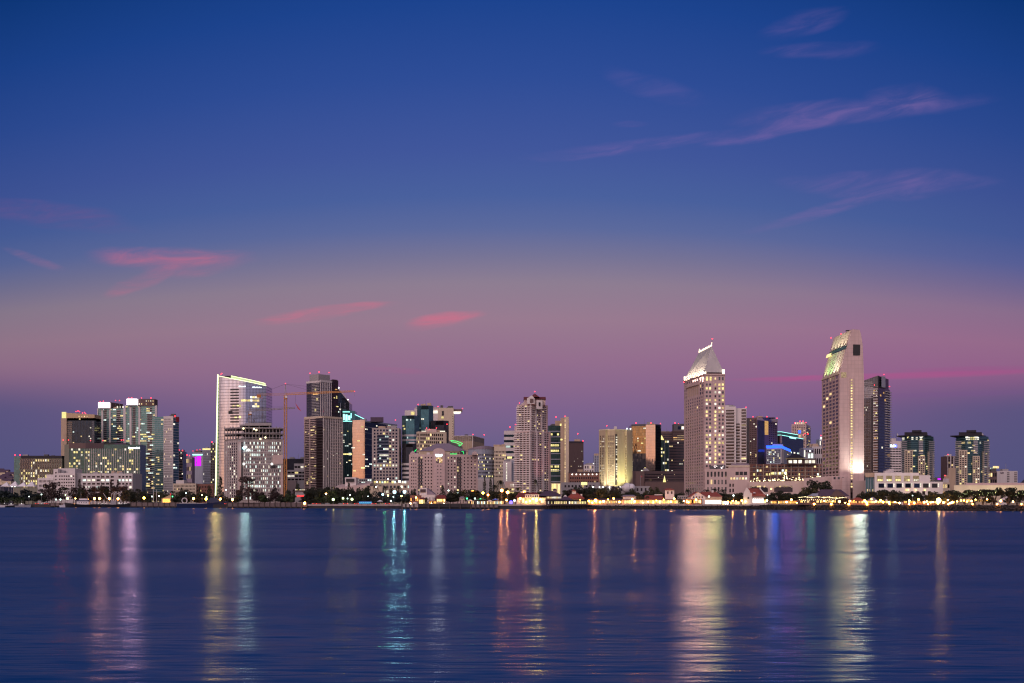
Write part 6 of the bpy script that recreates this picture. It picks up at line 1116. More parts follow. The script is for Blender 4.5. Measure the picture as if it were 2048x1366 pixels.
def tree(kind, px, top, wpx, mat='leaf_dark', dY=35, lights=0, lit=None):
    Y = shore(px)+dY; H = Z(top, Y)-G; wd = wpx*1.2*Y/F; tcount[0] += 1; sd = tcount[0] % 4; cr, tr, cache = proto(kind, sd)
    if mat not in cache: cache[mat] = cr.mesh('crown', mat); cache.setdefault('t', tr.mesh('trunk', 'palmbark' if kind == 'palm' else 'bark'))
    o = link(TN[kind][0], None, None, (X(px, Y), Y, G), R.uniform(0, 6.28)); k = wd/.9; 
    link('crown', cache[mat], o, (0, 0, 0), 0, (k, k, H*1.02)); link('trunk', cache['t'], o, (0, 0, 0), 0, (k*.8, k*.8, H))
    if lights:
        rnd = random.Random(int(px)); mb = MB()
        for _ in range(lights):
            f = rnd.choice(cr.f); v = cr.v[f[0]]; a_ = Vector((v[0]*k, v[1]*k, v[2]*H*1.02)); mb.sphere(a_*1.02+Vector((rnd.uniform(-.3, .3), rnd.uniform(-.3, .3), 0)), rnd.uniform(.12, .26), n=4, m=3)
        q = link('fairy_lights', mb.mesh('fairy_lights', 'fairy'), o); q['kind'] = 'stuff'
    adj = ('fairy-lit ' if lights else '')+CN[mat]+' '+TN[kind][1]
    later(o, adj, 'shrub' if kind == 'bush' else 'tree', px, 'waterfront '+('shrubs' if kind == 'bush' else 'palms' if kind == 'palm' else 'conifers' if kind in ('pine', 'column') else 'trees')); return o
D_, RD, GR, OL, BL = 'leaf_dark', 'leaf_red', 'leaf_green', 'leaf_olive', 'leaf_blue'
for a in [('broad', 5, 975, 34, BL), ('broad', 27, 978, 36, BL), ('broad', 49, 976, 36, BL), ('broad', 66, 981, 30, BL), ('bush', 3, 990, 30, GR, 15), ('bush', 34, 990, 34, GR, 15), ('lacy', 92, 965, 24, RD), ('lacy', 103, 961, 22, RD, 30), ('lacy', 112, 961, 20, RD, 45), ('broad', 74, 984, 28, D_, 20), ('palm', 131, 969, 15, D_),
          ('lacy', 147, 972, 24, RD), ('pine', 159, 956, 13, RD, 50), ('lacy', 168, 970, 24, RD), ('lacy', 186, 972, 28, RD), ('lacy', 203, 970, 26, RD), ('broad', 211, 965, 18, D_, 50), ('pine', 222, 958, 12, RD, 50), ('pine', 236, 958, 13, RD, 45), ('lacy', 229, 972, 24, RD), ('lacy', 247, 968, 24, RD), ('broad', 262, 972, 20, D_), ('palm', 275, 972, 12, D_), ('broad', 283, 976, 18, D_), ('bush', 299, 997, 14, D_, 8), ('broad', 318, 979, 22, OL, 60), ('palm', 331, 978, 12, D_, 70), ('palm', 345, 977, 13, D_, 60), ('column', 363, 977, 9, D_, 50), ('palm', 372, 975, 13, D_, 60), ('palm', 381, 979, 14, D_, 60), ('pine', 399, 972, 9, D_, 60), ('bush', 352, 994, 24, D_, 10), ('bush', 367, 994, 20, D_, 10), ('broad', 400, 983, 24, OL, 30), ('column', 419, 972, 13, D_, 50), ('pine', 441, 951, 16, D_, 40), ('bush', 437, 985, 22, D_, 45),
          ('lacy', 497, 949, 42, RD, 60), ('lacy', 478, 978, 20, RD, 55), ('broad', 525, 987, 17, GR), ('lacy', 548, 972, 24, RD, 70), ('broad', 560, 987, 17, D_, 20), ('broad', 580, 985, 22, GR, 25), ('broad', 577, 974, 11, D_, 80), ('broad', 598, 959, 14, D_, 170), ('broad', 590, 976, 12, RD, 80), ('broad', 616, 973, 20, D_), ('broad', 625, 968, 13, D_, 70), ('broad', 640, 972, 24, D_), ('broad', 652, 971, 22, D_, 50), ('broad', 660, 982, 18, D_, 40), ('broad', 674, 968, 18, D_, 50), ('broad', 682, 969, 16, D_, 60), ('bush', 642, 990, 26, GR, 15), ('bush', 626, 994, 20, D_, 15), ('bush', 674, 988, 34, GR, 28), ('bush', 700, 990, 26, GR, 28), ('pine', 698, 964, 13, D_, 30), ('broad', 705, 970, 10, D_, 60), ('pine', 715, 975, 13, D_, 30), ('pine', 730, 978, 12, D_, 30), ('palm', 737, 965, 11, D_, 60), ('palm', 751, 964, 12, D_, 60), ('bush', 741, 990, 26, D_, 25), ('bush', 757, 990, 24, D_, 25),
          ('palm', 770, 966, 11, D_, 60), ('palm', 797, 966, 12, D_, 60), ('palm', 783, 971, 10, D_, 60), ('broad', 776, 985, 24, BL, 22), ('broad', 792, 988, 22, BL, 22), ('broad', 807, 985, 24, BL, 22), ('broad', 818, 986, 16, D_, 25), ('broad', 827, 971, 10, D_, 60), ('pine', 885, 969, 17, D_, 40), ('broad', 848, 970, 10, D_, 160), ('bush', 851, 992, 20, D_, 20), ('bush', 879, 988, 18, D_, 45), ('broad', 906, 983, 30, D_, 30), ('broad', 901, 978, 14, D_, 60), ('broad', 921, 979, 14, D_, 70), ('broad', 935, 986, 22, D_, 35), ('lacy', 962, 983, 18, OL, 25), ('lacy', 974, 985, 18, OL, 25), ('column', 969, 956, 8, D_, 80), ('column', 981, 957, 8, D_, 80), ('palm', 1001, 952, 16, D_, 60), ('palm', 990, 963, 15, D_, 60), ('broad', 988, 976, 22, D_, 45), ('lacy', 1003, 979, 20, OL, 25), ('broad', 1023, 982, 22, D_, 40), ('broad', 1012, 972, 16, D_, 70), ('palm', 1036, 969, 12, D_, 60), ('lacy', 1051, 980, 14, OL, 50), ('palm', 1071, 951, 10, D_, 90), ('broad', 1088, 977, 16, D_, 70), ('broad', 1079, 979, 14, D_, 75), ('broad', 1068, 981, 14, D_, 75),
          ('broad', 1134, 978, 22, D_, 70), ('broad', 1152, 969, 28, D_, 80), ('broad', 1172, 970, 30, D_, 75), ('broad', 1192, 971, 30, D_, 70), ('broad', 1210, 971, 28, D_, 70), ('broad', 1228, 968, 26, RD, 70), ('broad', 1178, 984, 26, OL, 40), ('broad', 1205, 984, 30, OL, 40), ('palm', 1221, 982, 16, OL, 30), ('broad', 1243, 986, 20, D_, 40), ('broad', 1256, 980, 22, D_, 60), ('broad', 1276, 978, 20, OL, 70), ('broad', 1290, 979, 18, OL, 75), ('broad', 1307, 970, 22, OL, 130), ('broad', 1318, 980, 22, OL, 70), ('broad', 1268, 970, 16, OL, 130), ('broad', 1338, 974, 22, OL, 100), ('broad', 1290, 990, 20, OL, 20), ('palm', 1277, 990, 13, OL, 12), ('broad', 1358, 980, 20, D_, 60), ('bush', 1362, 994, 14, BL, 10), ('palm', 1376, 974, 14, D_, 70), ('palm', 1413, 974, 14, D_, 70), ('palm', 1429, 972, 14, D_, 70), ('broad', 1407, 981, 14, RD, 60), ('broad', 1445, 981, 22, D_, 50), ('broad', 1459, 984, 20, OL, 40), ('palm', 1446, 974, 13, D_, 70), ('broad', 1476, 983, 26, OL, 40), ('broad', 1468, 990, 24, OL, 20), ('palm', 1502, 972, 15, D_, 70),
          ('broad', 1540, 980, 20, D_, 45), ('broad', 1556, 979, 26, D_, 45), ('broad', 1574, 982, 26, D_, 45), ('broad', 1590, 983, 24, D_, 40), ('broad', 1615, 967, 34, OL, 45), ('broad', 1627, 955, 36, D_, 60), ('broad', 1649, 956, 34, D_, 60), ('broad', 1601, 982, 22, D_, 35), ('broad', 1683, 992, 24, RD, 25), ('broad', 1738, 981, 24, D_, 30), ('broad', 1722, 988, 16, D_, 30), ('broad', 1766, 974, 34, D_, 35), ('broad', 1786, 976, 30, D_, 35), ('broad', 1802, 984, 24, D_, 30), ('broad', 1754, 983, 18, BL, 50), ('broad', 1826, 980, 30, D_, 30), ('broad', 1843, 984, 24, D_, 35), ('broad', 1866, 982, 26, OL, 30), ('broad', 1882, 981, 26, OL, 32), ('broad', 1898, 975, 26, D_, 45), ('broad', 1911, 982, 20, OL, 30), ('lacy', 1894, 985, 20, OL, 18)]: tree(*a)
rr = random.Random(31)
for x0, x1, t0, t1, n_, ks, ms in ((82, 126, 967, 978, 4, 'L', [RD]), (140, 262, 968, 980, 10, 'LB', [RD, D_]), (262, 345, 977, 986, 8, 'BU', [D_, OL]), (345, 425, 977, 988, 9, 'BU', [D_]), (455, 480, 984, 992, 3, 'BU', [D_]), (505, 612, 978, 992, 8, 'BU', [D_, RD]), (612, 736, 966, 984, 16, 'B', [D_, D_, GR]), (612, 736, 984, 994, 9, 'U', [D_, GR]), (736, 822, 978, 992, 9, 'BU', [D_, BL]), (890, 1034, 974, 990, 13, 'B', [D_, D_, OL]), (1034, 1100, 982, 990, 5, 'B', [D_]), (1122, 1272, 969, 988, 14, 'B', [D_, RD, OL]), (1270, 1372, 980, 992, 9, 'B', [OL, D_]), (1440, 1490, 979, 990, 5, 'B', [D_, OL]), (1535, 1602, 979, 988, 5, 'B', [D_]), (1708, 1916, 977, 990, 13, 'B', [D_, D_, OL]), (1916, 2052, 982, 992, 7, 'B', [D_])):
    for q in range(n_): px = x0+(x1-x0)*(q+rr.uniform(.1, .9))/n_; k_ = rr.choice(ks); tree({'L': 'lacy', 'B': 'broad', 'U': 'bush'}[k_], px, rr.uniform(t0, t1), rr.uniform(16, 25), rr.choice(ms), rr.uniform(30, 75))
for px, top, wd, nl in ((1929, 979, 32, 40), (1949, 979, 30, 40), (1966, 978, 26, 30), (1988, 975, 38, 60), (2034, 981, 30, 24), (2052, 980, 26, 10)): tree('coral', px, top, wd, D_, 30, nl)
tree('coral', 2016, 974, 32, D_, 22); tree('broad', 1972, 988, 20, D_, 18); tree('coral', 1940, 984, 26, D_, 50, 24)
# ------------------------------------------------------------------ lamps
LM = {}
def lamp(px, py, kind='lamp_orange', dY=12, r=.5, name='street_lamp'):
    Y = shore(px)+dY; s_ = Y/1200; z = Z(py, Y); h = max(z-G, .6); o = link(name, None, None, (X(px, Y), Y, G)); key = (kind, round(r*s_, 1))
    if key not in LM: LM[key] = (MB().sphere((0, 0, 0), 2.0*r*s_, 0, 6, 4).mesh('lamp_globe', kind), MB().beam((0, 0, 0), (0, 0, 1), .12*s_, 0, 5).mesh('pole', 'polegrey'))
    link('lamp_globe', LM[key][0], o, (0, 0, h)); link('pole', LM[key][1], o, (0, .05, 0), 0, (1, 1, h-r*s_*.5))
    later(o, {'lamp_orange': 'glowing orange lamp', 'lamp_warm': 'warm white lamp', 'lamp_white': 'cool white lamp', 'lamp_blue': 'dazzling blue-white floodlamp', 'lamp_lime': 'bright lime-white lamp', 'lamp_green': 'green glowing lamp'}[kind]+(' low on the rocks' if name == 'bollard_light' else ''), 'lamp', px, 'waterfront lamps'); return o
for a in [(189, 997), (199, 997), (218.5, 997), (236, 997.5), (151, 997, 'lamp_orange', 12, .3), (288, 996), (387, 997), (412, 998), (440.5, 998), (465, 999), (609.5, 1006.5, 'lamp_orange', -3, .7), (832, 995, 'lamp_orange', 12, .35), (878.5, 994, 'lamp_orange', 12, .4), (946, 982, 'lamp_orange', 40, .5), (966, 986, 'lamp_orange', 12, .55), (976, 990, 'lamp_orange', 12, .4), (1003.5, 981, 'lamp_orange', 12, .6), (1015.5, 984.5, 'lamp_orange', 20, .6), (1049, 984, 'lamp_orange', 60, .6), (1160.5, 1001, 'lamp_orange', 14, .45), (1177, 1001.5, 'lamp_orange', 14, .45), (1191, 1001, 'lamp_orange', 14, .7), (1269.5, 1003, 'lamp_orange', 6, .5), (1342, 1003.5, 'lamp_warm', 6, .4), (1465.5, 1002.5, 'lamp_orange', 8, .45), (1491, 1003, 'lamp_warm', 8, .35), (1534, 1001, 'lamp_warm', 8, .35), (1603, 1003.5, 'lamp_orange', 8, .7), (1679, 1003, 'lamp_orange', 8, .55), (1700, 1002.5, 'lamp_warm', 8, .55), (1708, 1003, 'lamp_orange', 8, .4), (1729.5, 1001.5, 'lamp_orange', 14, .5), (1733, 1005, 'lamp_orange', 8, .4), (1752, 1003, 'lamp_warm', 8, .3), (1778, 1005, 'lamp_orange', 8, .4), (1812, 1005, 'lamp_orange', 10, .35), (1828.5, 1006, 'lamp_orange', 8, .4), (1848.5, 1004.5, 'lamp_orange', 10, .45), (1861, 1005, 'lamp_orange', 10, .3), (1877.5, 1000.5, 'lamp_warm', 12, 1.1), (1887, 1005, 'lamp_orange', 10, .35), (1905, 1004.5, 'lamp_orange', 10, .4), (1876, 1006, 'lamp_warm', 6, .5), (1928, 1001, 'lamp_orange', 14, .25), (1943, 1002, 'lamp_warm', 14, .3),
          (135, 997, 'lamp_lime', 14, .55), (131, 990, 'lamp_lime', 20, .3), (83, 989, 'lamp_white', 14, .3), (112, 999, 'lamp_white', 14, .35), (121, 999, 'lamp_white', 14, .35), (58, 993, 'lamp_white', 14, .25), (404, 990, 'lamp_lime', 14, .3), (413, 994, 'lamp_lime', 14, .35), (372, 986, 'lamp_white', 14, .25), (345, 993, 'lamp_green', 14, .3), (318, 992, 'lamp_white', 16, .3), (304, 993, 'lamp_white', 16, .3), (452, 980, 'lamp_warm', 60, .35),
          (666.5, 999, 'lamp_lime', 10, .62), (686, 996.5, 'lamp_lime', 14, .5), (704, 998.5, 'lamp_lime', 10, .6), (700, 990, 'lamp_white', 22, .3), (652, 987.5, 'lamp_warm', 30, .35), (695, 997, 'lamp_white', 22, .25), (736, 992, 'lamp_white', 40, .25), (752, 974, 'lamp_warm', 50, .25),
          (765.5, 989, 'lamp_blue', 20, .5), (789, 984, 'lamp_blue', 20, .75), (809, 983.5, 'lamp_blue', 20, .75), (787, 993.5, 'lamp_white', 16, .3), (782, 1002, 'lamp_white', 10, .4), (776, 991, 'lamp_warm', 16, .25), (803, 992, 'lamp_warm', 16, .25), (799, 963, 'lamp_warm', 150, .5), (754, 963.5, 'lamp_warm', 150, .35), (776, 958, 'lamp_warm', 180, .3), (821, 1007, 'lamp_warm', -5, .4),
          (934, 997, 'lamp_green', 12, .4), (961, 998, 'lamp_green', 12, .35), (950, 997, 'lamp_white', 12, .3), (915, 986, 'lamp_white', 60, .3), (897, 981, 'lamp_white', 60, .3), (1207, 1002.5, 'lamp_white', 12, .45), (1449, 1005, 'lamp_white', 8, .4), (1418, 993, 'lamp_white', 8, .35), (1467, 991, 'lamp_white', 12, .3), (1825, 991, 'lamp_white', 14, .25), (1901, 1006, 'lamp_white', 12, .35), (1535, 990, 'lamp_white', 16, .2)]: lamp(*a)
rr = random.Random(77)
for px in [1012, 1024, 1040, 1054, 1066, 1082, 1128, 1150, 1168, 1184, 1199, 1216, 1226, 1238, 1252, 1264, 1284, 1296, 1312, 1326, 1350, 1366, 1378, 1392, 1458, 1472, 1484, 1545, 1552, 1561, 1572, 1581, 1593, 1612, 1634, 1648, 1664, 1690, 1717, 1742, 1760, 1768, 1790, 1801, 1820, 1838, 1854, 1868, 1895, 1915, 1935, 1952, 1975, 2002, 2025]: lamp(px+rr.uniform(-2, 2), rr.uniform(997, 1006), rr.choice(('lamp_orange', 'lamp_orange', 'lamp_warm')), rr.uniform(7, 15), rr.uniform(.22, .4))
for px, py in ((1628.5, 1009.3), (1662.5, 1009.3), (1697.5, 1009.3), (1734, 1009.8), (1779, 1010), (1818, 1010.2), (1856, 1010.2), (1896.5, 1010.4), (1945, 1011), (1994.5, 1010.8), (2043, 1011), (863, 1007.5), (888, 1007.5)): lamp(px, py, 'lamp_orange' if px > 1000 else 'lamp_warm', -1.5, .33, 'bollard_light')
# tall light masts
for px, top, hd in ((27, 973, 1), (172, 973.5, 2)):
    Y = shore(px)+40; o = link('light_mast', None, None, (X(px, Y), Y, G)); zt = Z(top, Y)-G; link('mast', MB().beam((0, 0, 0), (0, 0, zt), (.4, .25)).mesh('mast', 'cream'), o); link('cross_arm', MB().beam((-2.2*hd, 0, zt), (2.2*hd, 0, zt), .2).mesh('cross_arm', 'cream'), o)
    for k in range(hd+1): link('lamp_head', MB().box(-.7, .7, -.5, .5, -.3, .3).mesh('lamp_head', 'lit_white'), o, ((k/hd-.5)*4*hd, -.2, zt-.3))
    tag(o, 'tall pale light mast, '+('single-headed, before the slant-windowed hotel' if hd == 1 else 'twin-headed, behind the white-cabined tugboat'), 'light mast')
for px, top in ((307, 972), (313, 979), (1122, 977), (624, 999)):
    Y = shore(px)+25; o = link('flagpole', MB().beam((0, 0, 0), (0, 0, Z(top, Y)-G), (.35, .2)).mesh('flagpole', 'whitepaint'), None, (X(px, Y), Y, G)); later(o, 'bare white pole', 'pole', px, 'waterfront poles')
# ------------------------------------------------------------------ waterfront buildings
def S(name, lab, cat, px, dY=25): return Bld(name, lab, cat, px, shore(px)+dY)
def hip(b, x0, x1, py0, py1, mat, d=16, ridge=.5, y0=-1, name='roof', gable=False):
    Y = b.Y; a, c = X(x0, Y), X(x1, Y); z0, z1 = b.z(py0), b.z(py1); w_ = c-a; e = 0 if gable else w_*(1-ridge)/2; A = [(a, Y+y0, z0), (c, Y+y0, z0), (c, Y+d, z0), (a, Y+d, z0)]; r0, r1 = (a+e, Y+(d+y0)/2, z1), (c-e, Y+(d+y0)/2, z1)
    mb = MB().quad([A[0], A[1], r1, r0]).quad([A[1], A[2], r1]).quad([A[2], A[3], r0, r1]).quad([A[3], A[0], r0]).quad([A[3], A[2], A[1], A[0]]); return b.part(mb, name, mat)
def gable_front(b, x0, x1, pye, pyt, base, wm, rm, d=18, y0=0):
    Y = b.Y+y0; a, c, m_ = X(x0, Y), X(x1, Y), (X(x0, Y)+X(x1, Y))/2; z0, ze, zt = Z(base, Y) if base else G, b.z(pye), b.z(pyt)
    b.part(MB().quad([(a, Y, z0), (c, Y, z0), (c, Y, ze), (m_, Y, zt), (a, Y, ze)]).quad([(c, Y, z0), (c, Y+d, z0), (c, Y+d, ze), (c, Y, ze)]).quad([(a, Y+d, z0), (a, Y, z0), (a, Y, ze), (a, Y+d, ze)]), 'gable_wall', wm)
    b.part(MB().quad([(a-.6, Y-.6, ze-.4), (m_, Y-.6, zt+.3), (m_, Y+d, zt+.3), (a-.6, Y+d, ze-.4)]).quad([(m_, Y-.6, zt+.3), (c+.6, Y-.6, ze-.4), (c+.6, Y+d, ze-.4), (m_, Y+d, zt+.3)]), 'gable_roof', rm)
def front(b, x0, x1, top, mat, d=14, y0=0, bot=None, name='wall'): return b.body(pp((x0, b.Y+y0), (x1, b.Y+y0), (x1, b.Y+y0+d), (x0, b.Y+y0+d)), top, mat, bot, name)
LITS = ('store', 'warm', 'orange', 'yellow')
b = S('shed', 'orange-lit shed with steep asymmetric roof on the wharf', 'shed', 332, 10); Y = b.Y; a, c = X(323, Y), X(342, Y)
b.part(MB().quad([(a, Y, G), (c, Y, G), (c, Y, b.z(989)), (a, Y, b.z(997))]), 'gable_wall', 'sand'); b.part(MB().quad([(a, Y-.5, b.z(997)), (c, Y-.5, b.z(988.5)), (c+2, Y+14, b.z(987)), (a, Y+14, b.z(995))]), 'roof', 'tan'); b.plate((( a+1.5, Y), (c-1, Y), G, b.z(997.5)), 'lit_orange', 'lit_opening', .1); b.part(MB().prism([(a, Y+.1), (c, Y+.1), (c+2, Y+14), (a, Y+14)], G, b.z(996.8)), 'wall', 'sand'); b.reds((341, 988), mat='sign_red', r=.5); b.done()
for k in range(4):
    px = 12+17*k; Y = shore(px)+60; o = link('tent', None, None, (X(px, Y), Y, G)); z0, z1 = Z(973, Y)-G, Z(964-k % 2*2, Y)-G; link('canopy', MB().cone([(-6, -5), (6, -5), (6, 5), (-6, 5)], z0, (1, 0, z1)).mesh('canopy', 'canvas'), o)
    for x_, y_ in ((-6, -5), (6, -5), (6, 5), (-6, 5)): link('post', MB().beam((x_, y_, 0), (x_, y_, z0), .2).mesh('post', 'polegrey'), o)
    later(o, 'pale peaked tent', 'tent', px, 'tents at the far left')
b = S('kiosk', 'low pavilion with glowing red sign below the striped office', 'pavilion', 601, 60); f = front(b, 590, 610, 983, 'grey'); b.windows(b.sub(f[0], 0, 1, 978, 982), 8, 1, .5, .7, .8, ('yellow', 'pale'), None, off=.1); b.part(MB().prism(pp((589, b.Y-1), (611, b.Y-1), (611, b.Y+10), (589, b.Y+10)), b.z(983), b.z(980.5), 0, True), 'roof', 'brown'); b.sign((pp((594, b.Y))[0], pp((607.5, b.Y))[0], b.z(993.5), b.z(990.3)), 'sign_red', 6); b.done()
b = S('pavilion', 'low building with lit windows hidden among the trees', 'building', 655, 70); f = front(b, 640, 690, 982, 'tan'); b.windows(b.sub(f[0], 0, 1, 984, 992), 12, 1, .4, .5, .4, ('yellow', 'warm')); b.done()
b = S('theatre', 'small white building with square brown screen and sloping lilac roof', 'building', 848, 40); f = front(b, 839, 853.5, 975.5, 'white'); b.plate((pp((840.5, b.Y))[0], pp((851.5, b.Y))[0], b.z(985), b.z(978.5)), 'dkbrown', 'square_screen', .3)
Y = b.Y; b.part(MB().quad([(X(853, Y), Y+.3, b.z(976)), (X(853, Y), Y+.3, b.z(989)), (X(870, Y), Y+.3, b.z(989))]).quad([(X(853, Y), Y+.2, b.z(976)), (X(870, Y), Y+.2, b.z(989)), (X(872, Y), Y+14, b.z(989)), (X(855, Y), Y+14, b.z(976))]), 'roof', 'lilacroof'); f = front(b, 843, 870, 990, 'white', 12, -4); b.windows(f[0], 4, 1, .2, .5, 0); f = front(b, 820, 844, 990.5, 'redroof' if False else 'brick', 12, -2, name='side_wing'); b.windows(b.sub(f[0], 0, 1, 995, 1003), 7, 1, .5, .7, .5, ('orange', 'amber')); b.done()
b = S('kiosk', 'small orange-lit kiosk with dark gabled roof on the timber wharf', 'kiosk', 882, 10); f = front(b, 873, 891, 997, 'sand', 8); b.windows(b.sub(f[0], .02, .98, 998, 1003), 5, 1, .7, .9, 1, ('orange', 'store')); hip(b, 871, 893, 997, 990, 'maroon', 9, .7); f = front(b, 858, 873, 1001, 'brick', 8); b.windows(f[0], 5, 1, .6, .5, .7, ('orange',)); b.done()
b = S('kiosk', 'yellow-lit booth beside the small jetty', 'kiosk', 843, 6); f = front(b, 838, 850, 998, 'sand', 7); b.windows(f[0], 3, 1, .8, .7, 1, ('yellow', 'store')); hip(b, 837, 851, 998, 995, 'maroon', 8, .6); b.done()
b = S('kiosk', 'small pale booth right of the round dark tree', 'kiosk', 924, 12); f = front(b, 919, 929, 996, 'pinkstone', 7); b.windows(f[0], 2, 1, .4, .5, 0); hip(b, 918, 930, 996, 993, 'lilacroof', 8, .5); b.done()
b = S('bar', 'string-lit outdoor bar stalls below the orange-lit trees', 'bar', 967, 9); f = front(b, 935, 1012, 1001.5, 'wharf_panel', 7); b.windows(f[0], 26, 1, .6, .7, .7, ('warm', 'amber', 'store', 'cool')); b.part(MB().prism(pp((953, b.Y-2), (972, b.Y-2), (972, b.Y+6), (953, b.Y+6)), b.z(999.5), b.z(998), 0, True), 'awning', 'green_tint'); b.done()
b = S('restaurant', 'large restaurant with maroon hip roof and brightly lit glass front', 'restaurant', 1075, 22)
f = front(b, 1034, 1092, 995, 'cream', 18); b.windows(b.sub(f[0], .02, .98, 996, 1006), 13, 1, .8, .85, .95, ('store', 'warm', 'yellow', 'store')); hip(b, 1030, 1082, 995, 985, 'maroon', 20, .7); f = front(b, 1050, 1078, 989, 'white', 10, -3, 995.5, 'upper_storey'); b.windows(f[0], 6, 1, .5, .5, .4, ('pale', 'warm'))
hip(b, 1074, 1126, 992, 981.5, 'purpleroof', 22, .35, -2, 'main_roof'); f = front(b, 1092, 1124, 992, 'dkbrown', 18, -1, None); b.windows(b.sub(f[0], .02, .98, 993.2, 997), 12, 1, .62, .9, .85, ('pale', 'warm'), off=.1)
front(b, 1106, 1114, 979.5, 'lilacroof', 5, 6, 984, 'cupola'); hip(b, 1105, 1115, 979.5, 976.5, 'purpleroof', 12, .1, 5, 'cupola_roof'); b.part(MB().sphere((X(1073, b.Y), b.Y-3, b.z(1000)), 1.1), 'entrance_lamp', 'lamp_warm'); b.part(MB().sphere((X(1060, b.Y), b.Y-2, b.z(1002)), .7), 'entrance_lamp', 'lamp_warm')
b.part(MB().sphere((X(1022, b.Y-8), b.Y-8, b.z(1004.5)), 1.6), 'blue_lantern', 'vio'); b.part(MB().sphere((X(1029, b.Y-8), b.Y-8, b.z(1001)), 1.0), 'white_lantern', 'lit_white'); b.done()
b = Bld('pier_house', 'dark pier building on stilts with row of small lit windows', 'pier building', 1134, shore(1134)-12); b.base.z = 0; b.o.location.z = 0; Y = b.Y
f = b.body(pp((1092, Y), (1176, Y), (1176, Y+14), (1092, Y+14)), 1000.5, 'dkbrown', 1010); b.windows(b.sub(f[0], .02, .98, 1002, 1008.5), 24, 1, .62, .75, .78, ('pale', 'yellow', 'warm')); b.part(MB().prism(pp((1090, Y-2), (1178, Y-2), (1178, Y+16), (1090, Y+16)), b.z(1001), b.z(999.8), 0, True), 'roof', 'blackroof'); hip(b, 1118, 1146, 1000, 993, 'purpleroof', 14, .2)
for k in range(18): b.part(MB().beam((X(1092+4.9*k, Y), Y+.5, -1), (X(1092+4.9*k, Y), Y+.5, b.z(1010)), .35), 'stilt', 'timber')
b.part(MB().prism(pp((1088, Y-1.5), (1182, Y-1.5), (1182, Y+16), (1088, Y+16)), b.z(1010.6), b.z(1010), 0, True), 'deck', 'timber'); b.done()
b = S('cottage', 'red-roofed pavilion with white cupola and chimney', 'cottage', 1150, 24); f = front(b, 1136, 1168, 997, 'brown', 16); b.windows(b.sub(f[0], 0, 1, 999, 1006), 9, 1, .6, .8, .5, ('warm', 'amber')); hip(b, 1132, 1170, 997, 985, 'redroof', 18, .22); front(b, 1144, 1152, 982, 'offwhite', 5, 5, 988, 'cupola'); hip(b, 1142.5, 1153.5, 982, 978.5, 'redroof', 11, .05, 4, 'cupola_roof'); front(b, 1161, 1164.5, 988, 'offwhite', 3, 5, 995, 'chimney'); hip(b, 1126, 1136, 996, 990, 'white', 12, .3, -2, 'side_gable'); b.done()
b = S('arcade', 'long low lit arcade of shops under the dark trees', 'shops', 1210, 22); f = front(b, 1176, 1246, 1000, 'tan', 12); b.windows(b.sub(f[0], 0, 1, 1001.5, 1006.5), 20, 1, .55, .8, .8, LITS); hip(b, 1174, 1248, 1000, 997, 'purpleroof', 14, .9); b.done()
b = S('shop_row', 'long row of glowing shopfronts with low roof and white cottage tower', 'shops', 1312, 20)
f = front(b, 1244, 1382, 999, 'pinkstone', 14); b.windows(b.sub(f[0], .01, .99, 1000.5, 1007), 30, 1, .8, .9, .92, LITS); f2 = front(b, 1246, 1272, 993, 'offwhite', 10, 2, 999.3, 'upper_storey'); hip(b, 1244, 1274, 993, 989.5, 'lilacroof', 14, .6, 1); hip(b, 1288, 1330, 998.6, 990.5, 'redroof', 15, .8, -1); front(b, 1309, 1325, 988.5, 'offwhite', 6, 5, 990.5, 'roof_vent')
f3 = front(b, 1330, 1348.5, 980, 'white', 10, 1, None, 'tower'); b.windows(b.sub(f3[0], .08, .95, 982, 988.5), 2, 1, .4, .8, 0, dark='dkbrown'); hip(b, 1328.5, 1350, 980, 976.5, 'redroof', 12, .4, 0, 'tower_roof'); f4 = front(b, 1355, 1380, 991, 'grey', 10, 4, 999.2, 'upper_storey'); b.windows(f4[0], 6, 1, .5, .4, .3, ('warm',)); b.slabs(b.sub(f[0], 0, 1, 999, 1008), 1, 2.0, .5, 'brown', 'awning', up=8*.45); b.done()
b = S('restaurant', 'white-gabled restaurant with long red roof and dazzling white shopfront', 'restaurant', 1412, 20)
gable_front(b, 1381, 1411, 993, 984, None, 'white', 'redroof', 20, -1); hip(b, 1398, 1446, 993.5, 983.5, 'redroof', 20, .6, 0); f = front(b, 1404, 1444, 993.5, 'tan', 14, 0); b.windows(b.sub(f[0], .02, .98, 1000, 1008), 9, 1, .86, .95, 1, ('white',)); f2 = front(b, 1370, 1404, 998, 'brick', 10, -3); b.windows(b.sub(f2[0], .03, .97, 999.5, 1006.5), 8, 1, .75, .9, .9, ('orange', 'store', 'warm')); f3 = ((pp((1384, b.Y-1))[0]), pp((1408, b.Y-1))[0], b.z(996.5), b.z(992)); b.windows(f3, 4, 1, .4, .7, 0, dark='lilacroof' if False else 'dark')
f = front(b, 1444, 1458, 1002, 'white', 8, -2, None, 'kiosk_wing'); b.windows(f[0], 3, 1, .7, .8, .9, ('white', 'store')); front(b, 1423, 1427, 980, 'offwhite', 3, 8, 985, 'chimney'); b.done()
b = S('cottage', 'dutch-gabled white cottage with steep red roof and dormer', 'cottage', 1510, 18); Y = b.Y; a, c = X(1488, Y), X(1504, Y)
st = [(1487, 1008), (1504, 1008), (1504, 986), (1501, 986), (1499, 981), (1496.5, 978), (1494.5, 975.5), (1492, 975.5), (1490.5, 980), (1488.5, 983), (1487, 988)]
